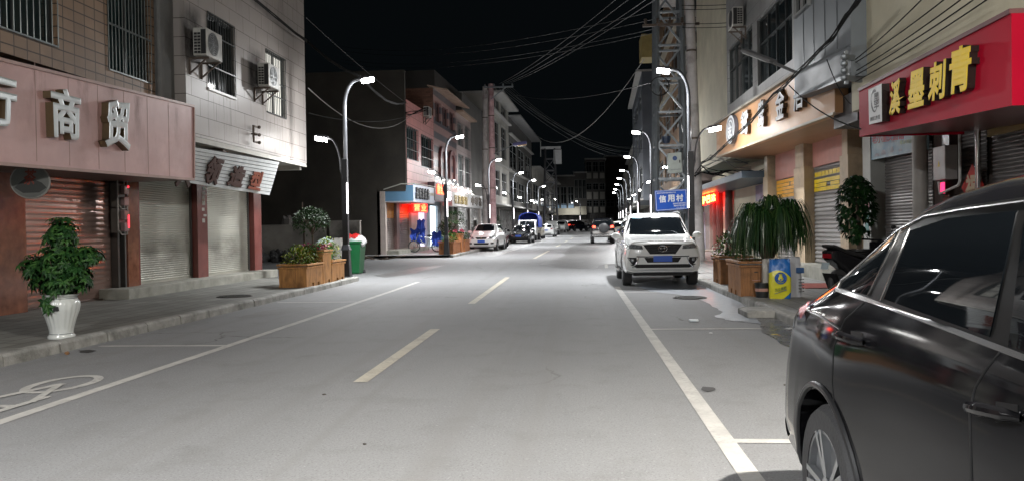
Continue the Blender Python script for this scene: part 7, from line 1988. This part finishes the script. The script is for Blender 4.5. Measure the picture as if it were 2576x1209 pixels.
def drape(label, c, w, h, ax, seed, over=.0):
    """a hanging cloth with folds; over = how far it lies back across its support"""
    c = Vector(c); ax = Vector(ax).normalized(); nn = Vector((ax.y, -ax.x, 0)); mb = MB(); N, K = 16, 12
    for side in (0, 1):
        for k in range(K + 1):
            s = k / K
            for j in range(N + 1):
                t = j / N - .5; f = math.sin(j * 1.35 + seed) * .05 * (.3 + s) + math.sin(j * .6 + k * .5 + seed * 2) * .03
                top = over * max(0, 1 - s * 3)
                mb.v.append(c + ax * (t * w * (1 + .12 * math.sin(k * .9 + seed))) + nn * (f + top - .012 * side) + Vector((0, 0, -h * s + .05 * math.sin(j * .9 + seed) * (1 - s) - .04 * math.sin(j * 1.7 + seed) * s)))
    o = (N + 1) * (K + 1)
    for k in range(K):
        for j in range(N):
            q = [k * (N + 1) + j, k * (N + 1) + j + 1, (k + 1) * (N + 1) + j + 1, (k + 1) * (N + 1) + j]
            mb.f += [q, [i + o for i in q[::-1]]]; mb.m += [0, 0]
    tag(mb.build('blue_cloth', CLB, smooth=True, sharp=70, recalc=False), label, 'cloth')
drape('blue cloth bundle heaped over the bicycle handlebar', (bq_.x - .42, bq_.y - .1, bq_.z + 1.25), .75, .62, (1, .3, 0), 1, .3)
drape('blue cloth draped over the bicycle rack', (bq_.x + .66, bq_.y - .15, bq_.z + 1.08), .6, .75, (1, -.2, 0), 2.3, .25)
p = PY(1058, 560, 45.5); drape('tall hanging blue overalls beside the lit shop wall', (p.x, 45.5, 2.1), .5, 1.35, (1, .5, 0), 3.1, .1)
mb = MB()
a = W((-9.8, 45.6, ZP)); mb.cyl(a, a + Vector((0, 0, .5)), .03); 
tag(mb.build('stool_post', STEEL), 'short steel stand by the lit doorway', 'stand')

# far pedestrians, grown as one skinned body each
def person(label, p, rot, shirt, trousers, stride=.25):
    t = thing('person', label, 'person', p, rot)
    J = {'pel': (0, 0, .95, .13), 'belly': (0, 0, 1.1, .125), 'chest': (0, 0, 1.32, .14), 'neck': (0, 0, 1.48, .06), 'head': (0, -.02, 1.60, .095), 'crown': (0, 0, 1.70, .07),
         'hl': (.09, 0, .9, .09), 'kl': (.1, -stride * .4, .5, .06), 'al': (.1, -stride, .09, .045), 'fl': (.1, -stride - .16, .045, .035),
         'hr': (-.09, 0, .9, .09), 'kr': (-.1, stride * .25, .5, .06), 'ar': (-.1, stride, .09, .045), 'fr': (-.1, stride - .15, .045, .035),
         'sl': (.19, 0, 1.4, .06), 'el': (.25, .05, 1.13, .042), 'wl': (.24, -.1, .9, .03), 'sr': (-.19, 0, 1.4, .06), 'er': (-.25, -.02, 1.13, .042), 'wr': (-.24, -.14, .92, .03)}
    E = [('pel', 'belly'), ('belly', 'chest'), ('chest', 'neck'), ('neck', 'head'), ('head', 'crown'), ('pel', 'hl'), ('hl', 'kl'), ('kl', 'al'), ('al', 'fl'), ('pel', 'hr'), ('hr', 'kr'), ('kr', 'ar'), ('ar', 'fr'), ('chest', 'sl'), ('sl', 'el'), ('el', 'wl'), ('chest', 'sr'), ('sr', 'er'), ('er', 'wr')]
    ks = list(J); me = bpy.data.meshes.new('body'); me.from_pydata([J[k][:3] for k in ks], [(ks.index(a), ks.index(b)) for a, b in E], [])
    ob = bpy.data.objects.new('body', me); COL.objects.link(ob); ob.parent = t
    sk = ob.modifiers.new('skin', 'SKIN'); ob.modifiers.new('sub', 'SUBSURF').levels = 1
    sv = me.skin_vertices[0].data
    for i, k in enumerate(ks): sv[i].radius = (J[k][3], J[k][3]); sv[i].use_root = (k == 'pel')
    bpy.context.view_layer.update()
    m2 = bpy.data.meshes.new_from_object(ob.evaluated_get(bpy.context.evaluated_depsgraph_get())); ob.modifiers.clear(); ob.data = m2
    for m in (M('skin_tone', (.35, .2, .14), .6), shirt, trousers): m2.materials.append(m)
    for q in m2.polygons: z = q.center.z; q.material_index = 2 if z < .98 else (1 if z < 1.46 and not (abs(q.center.x) > .2 and z < 1.05) else 0); q.use_smooth = True
    mb = MB(); mb.ball((0, .015, 1.66), (.105, .11, .10), 10, 7); mb.build('hair', M('hair_black', (.012, .01, .01), .6), t, local=True, smooth=True)
PSW = M('shirt_pale', (.5, .5, .5), .8); PSD = M('trousers_dark', (.03, .03, .035), .8)
for px, Y, rt, sh, lb in ((1474, 139, 20, PSW, 'person in a pale top walking beside the turning dark car'), (1486, 142, -160, M('shirt_cream', (.5, .46, .4), .8), 'person in a cream top at the far end, nearer the kerb')):
    p = PY(px, 560, Y); person(lb, (p.x, Y, zr(Y)), rad(rt), sh, PSD)

# ------------------------------------------------------------ overhead wires and cable bundles
WIRE = M('wire_black', (.006, .006, .006), .7, var=0, spec=.2); WIREG = M('wire_grey', (.035, .035, .035), .5, var=0)
def sag(a, b, s, n=14):
    a, b = Vector(a), Vector(b); return [a.lerp(b, i / n) - Vector((0, 0, s * 4 * (i / n) * (1 - i / n))) for i in range(n + 1)]
def wire(label, a, b, s=.3, r=.012, m=WIRE, name='wire', group=None):
    mb = MB(); mb.tube(sag(a, b, s), r, 5); tag(mb.build(name, m), label, 'wire', group)
def bundle(label, pts, k, r, spread, m=WIRE, twist=1.2):
    mb = MB()
    for j in range(k):
        ph = rnd.random() * 6; out = []
        for i, p in enumerate(pts):
            a = ph + i * twist * (1 + .3 * j / k); out.append(Vector(p) + Vector((math.cos(a) * spread * .4, math.sin(a * .7) * spread * .4, math.sin(a) * spread)))
        mb.tube(out, r, 5)
    tag(mb.build('cable_bundle', m, smooth=True), label, 'cable')
# thick bundle along the right facades
bundle('thick black cable bundle strung across the orange fascia', [PX(x, y, X) for x, y, X in ((2190, -40, 3.95), (2155, 8, 3.97), (2125, 45, 3.98), (2095, 95, 4.0), (2060, 130, 4.05), (2030, 160, 4.1), (2000, 188, 4.15), (1970, 220, 4.2), (1945, 240, 4.2), (1915, 275, 4.2), (1890, 305, 4.22), (1862, 330, 4.25), (1835, 355, 4.28), (1810, 380, 4.3), (1790, 398, 4.4), (1765, 410, 4.6))], 9, .009, .045)
bundle('loose pale cable tangle at the concrete pole', [PY(x, y, 30) for x, y in ((1758, 425), (1790, 400), (1815, 395), (1850, 412), (1885, 418))], 5, .012, .16, M('wire_pale', (.2, .2, .19), .5, var=0))
bundle('dark cable tangle wrapped round the concrete pole', [PY(x, y, 29.8) for x, y in ((1745, 440), (1765, 425), (1790, 436), (1840, 437), (1890, 436), (1930, 432))], 8, .014, .14)
for i, (a, b) in enumerate((((2152, 150), (2330, -12)), ((2152, 158), (2400, -20)), ((2155, 178), (2450, -25)), ((2152, 190), (2460, -8)), ((2152, 206), (2500, -12)))):
    wire('thin wire fanning up across the cream wall, number %s from the top' % ORD[i], PX(*a, 4.55), PX(*b, 4.4), .03, .009, name='wall_wire')
wire('slack wire hanging from the bundle down to the red sign', PX(2080, 150, 4.05), PX(2140, 262, 4.4), .1, .008)
wire('drooping wire pair under the orange fascia', PX(1985, 215, 4.1), PX(2165, 325, 4.45), .12, .012)
# left wall bundle to the lamp and on to the pink house
bundle('twisted cable bundle crossing the white wall to the street lamp', [PX(628, -12, -8.15), PX(690, 40, -8.1), PX(745, 85, -8.05), PX(772, 104, -8.0)] + sag(PX(772, 104, -8.0), PY(905, 192, 23.2), .12, 5)[1:] + sag(PY(905, 192, 23.2), PY(1022, 258, 39.5), .35, 7)[1:], 5, .018, .035)
wire('steel wire running from the white house past the lamp head', PX(770, 45, -8.2), PY(1025, 262, 39.5), .1, .012, WIREG)
wire('slack grey wire dipping before the dark side wall', PX(775, 222, -8.2), PY(1040, 285, 41), 1.0, .016, M('wire_pale', (.2, .2, .19), .5, var=0))
wire('second slack dark wire across the side street', PX(776, 285, -8.2), PY(1075, 270, 44), .5, .014)
bundle('cable knot on the front of the pink house', [PY(x, y, 39.9) for x, y in ((1015, 286), (1035, 285), (1055, 280), (1078, 275))], 5, .014, .1)
for i, (y0, x1, y1) in enumerate(((118, 1640, 30), (128, 1640, 50), (150, 1650, 72), (160, 1650, 82))):
    wire('long faint line crossing high over the street, %s from the top' % ORD[i], PY(860, y0, 60), PY(x1, y1, 32), .8, .012, WIREG, name='overhead_line')
top = PY(1255, 212, 60)
for i, (x, y) in enumerate(((1560, -10), (1590, -8), (1630, -4), (1650, -2))):
    wire('power line rising from the pole crossarm, %s from the street end' % ORD[i], top + Vector((.25 * i, 0, 0)), PY(x, y, 28), .25, .013, WIREG, name='power_line')
for i in range(6):
    wire('line sagging from the crossarm to the far lamp row, %s strand' % ORD[i], top + Vector((.2 * i, 0, -.3)), PY(1540 + 22 * i, 395 - 12 * (i % 3), 95 - 6 * i), .8 + .15 * i, .014, WIREG, name='overhead_line')
wire('bright sagging wire sweeping to the lattice tower', PY(1335, 328, 70), PY(1620, 150, 36), 2.2, .016, M('wire_pale', (.2, .2, .19), .5, var=0))
wire('insulated line across the street to the tower top', PY(1300, 240, 62), PY(1650, 205, 33), .5, .013, WIREG)
for i, y in enumerate((12, 22, 58, 68)):
    wire('short line from the tower to the grey tiled house, %s down' % ORD[i], PY(1715, y + 2, 30.4), PY(1832, y, 27), .02, .012, name='service_wire')
bundle('vertical cable run down the lattice tower', [PY(1712 + 3 * math.sin(k), 150 + k * 28, 31.6) for k in range(10)], 6, .014, .1)
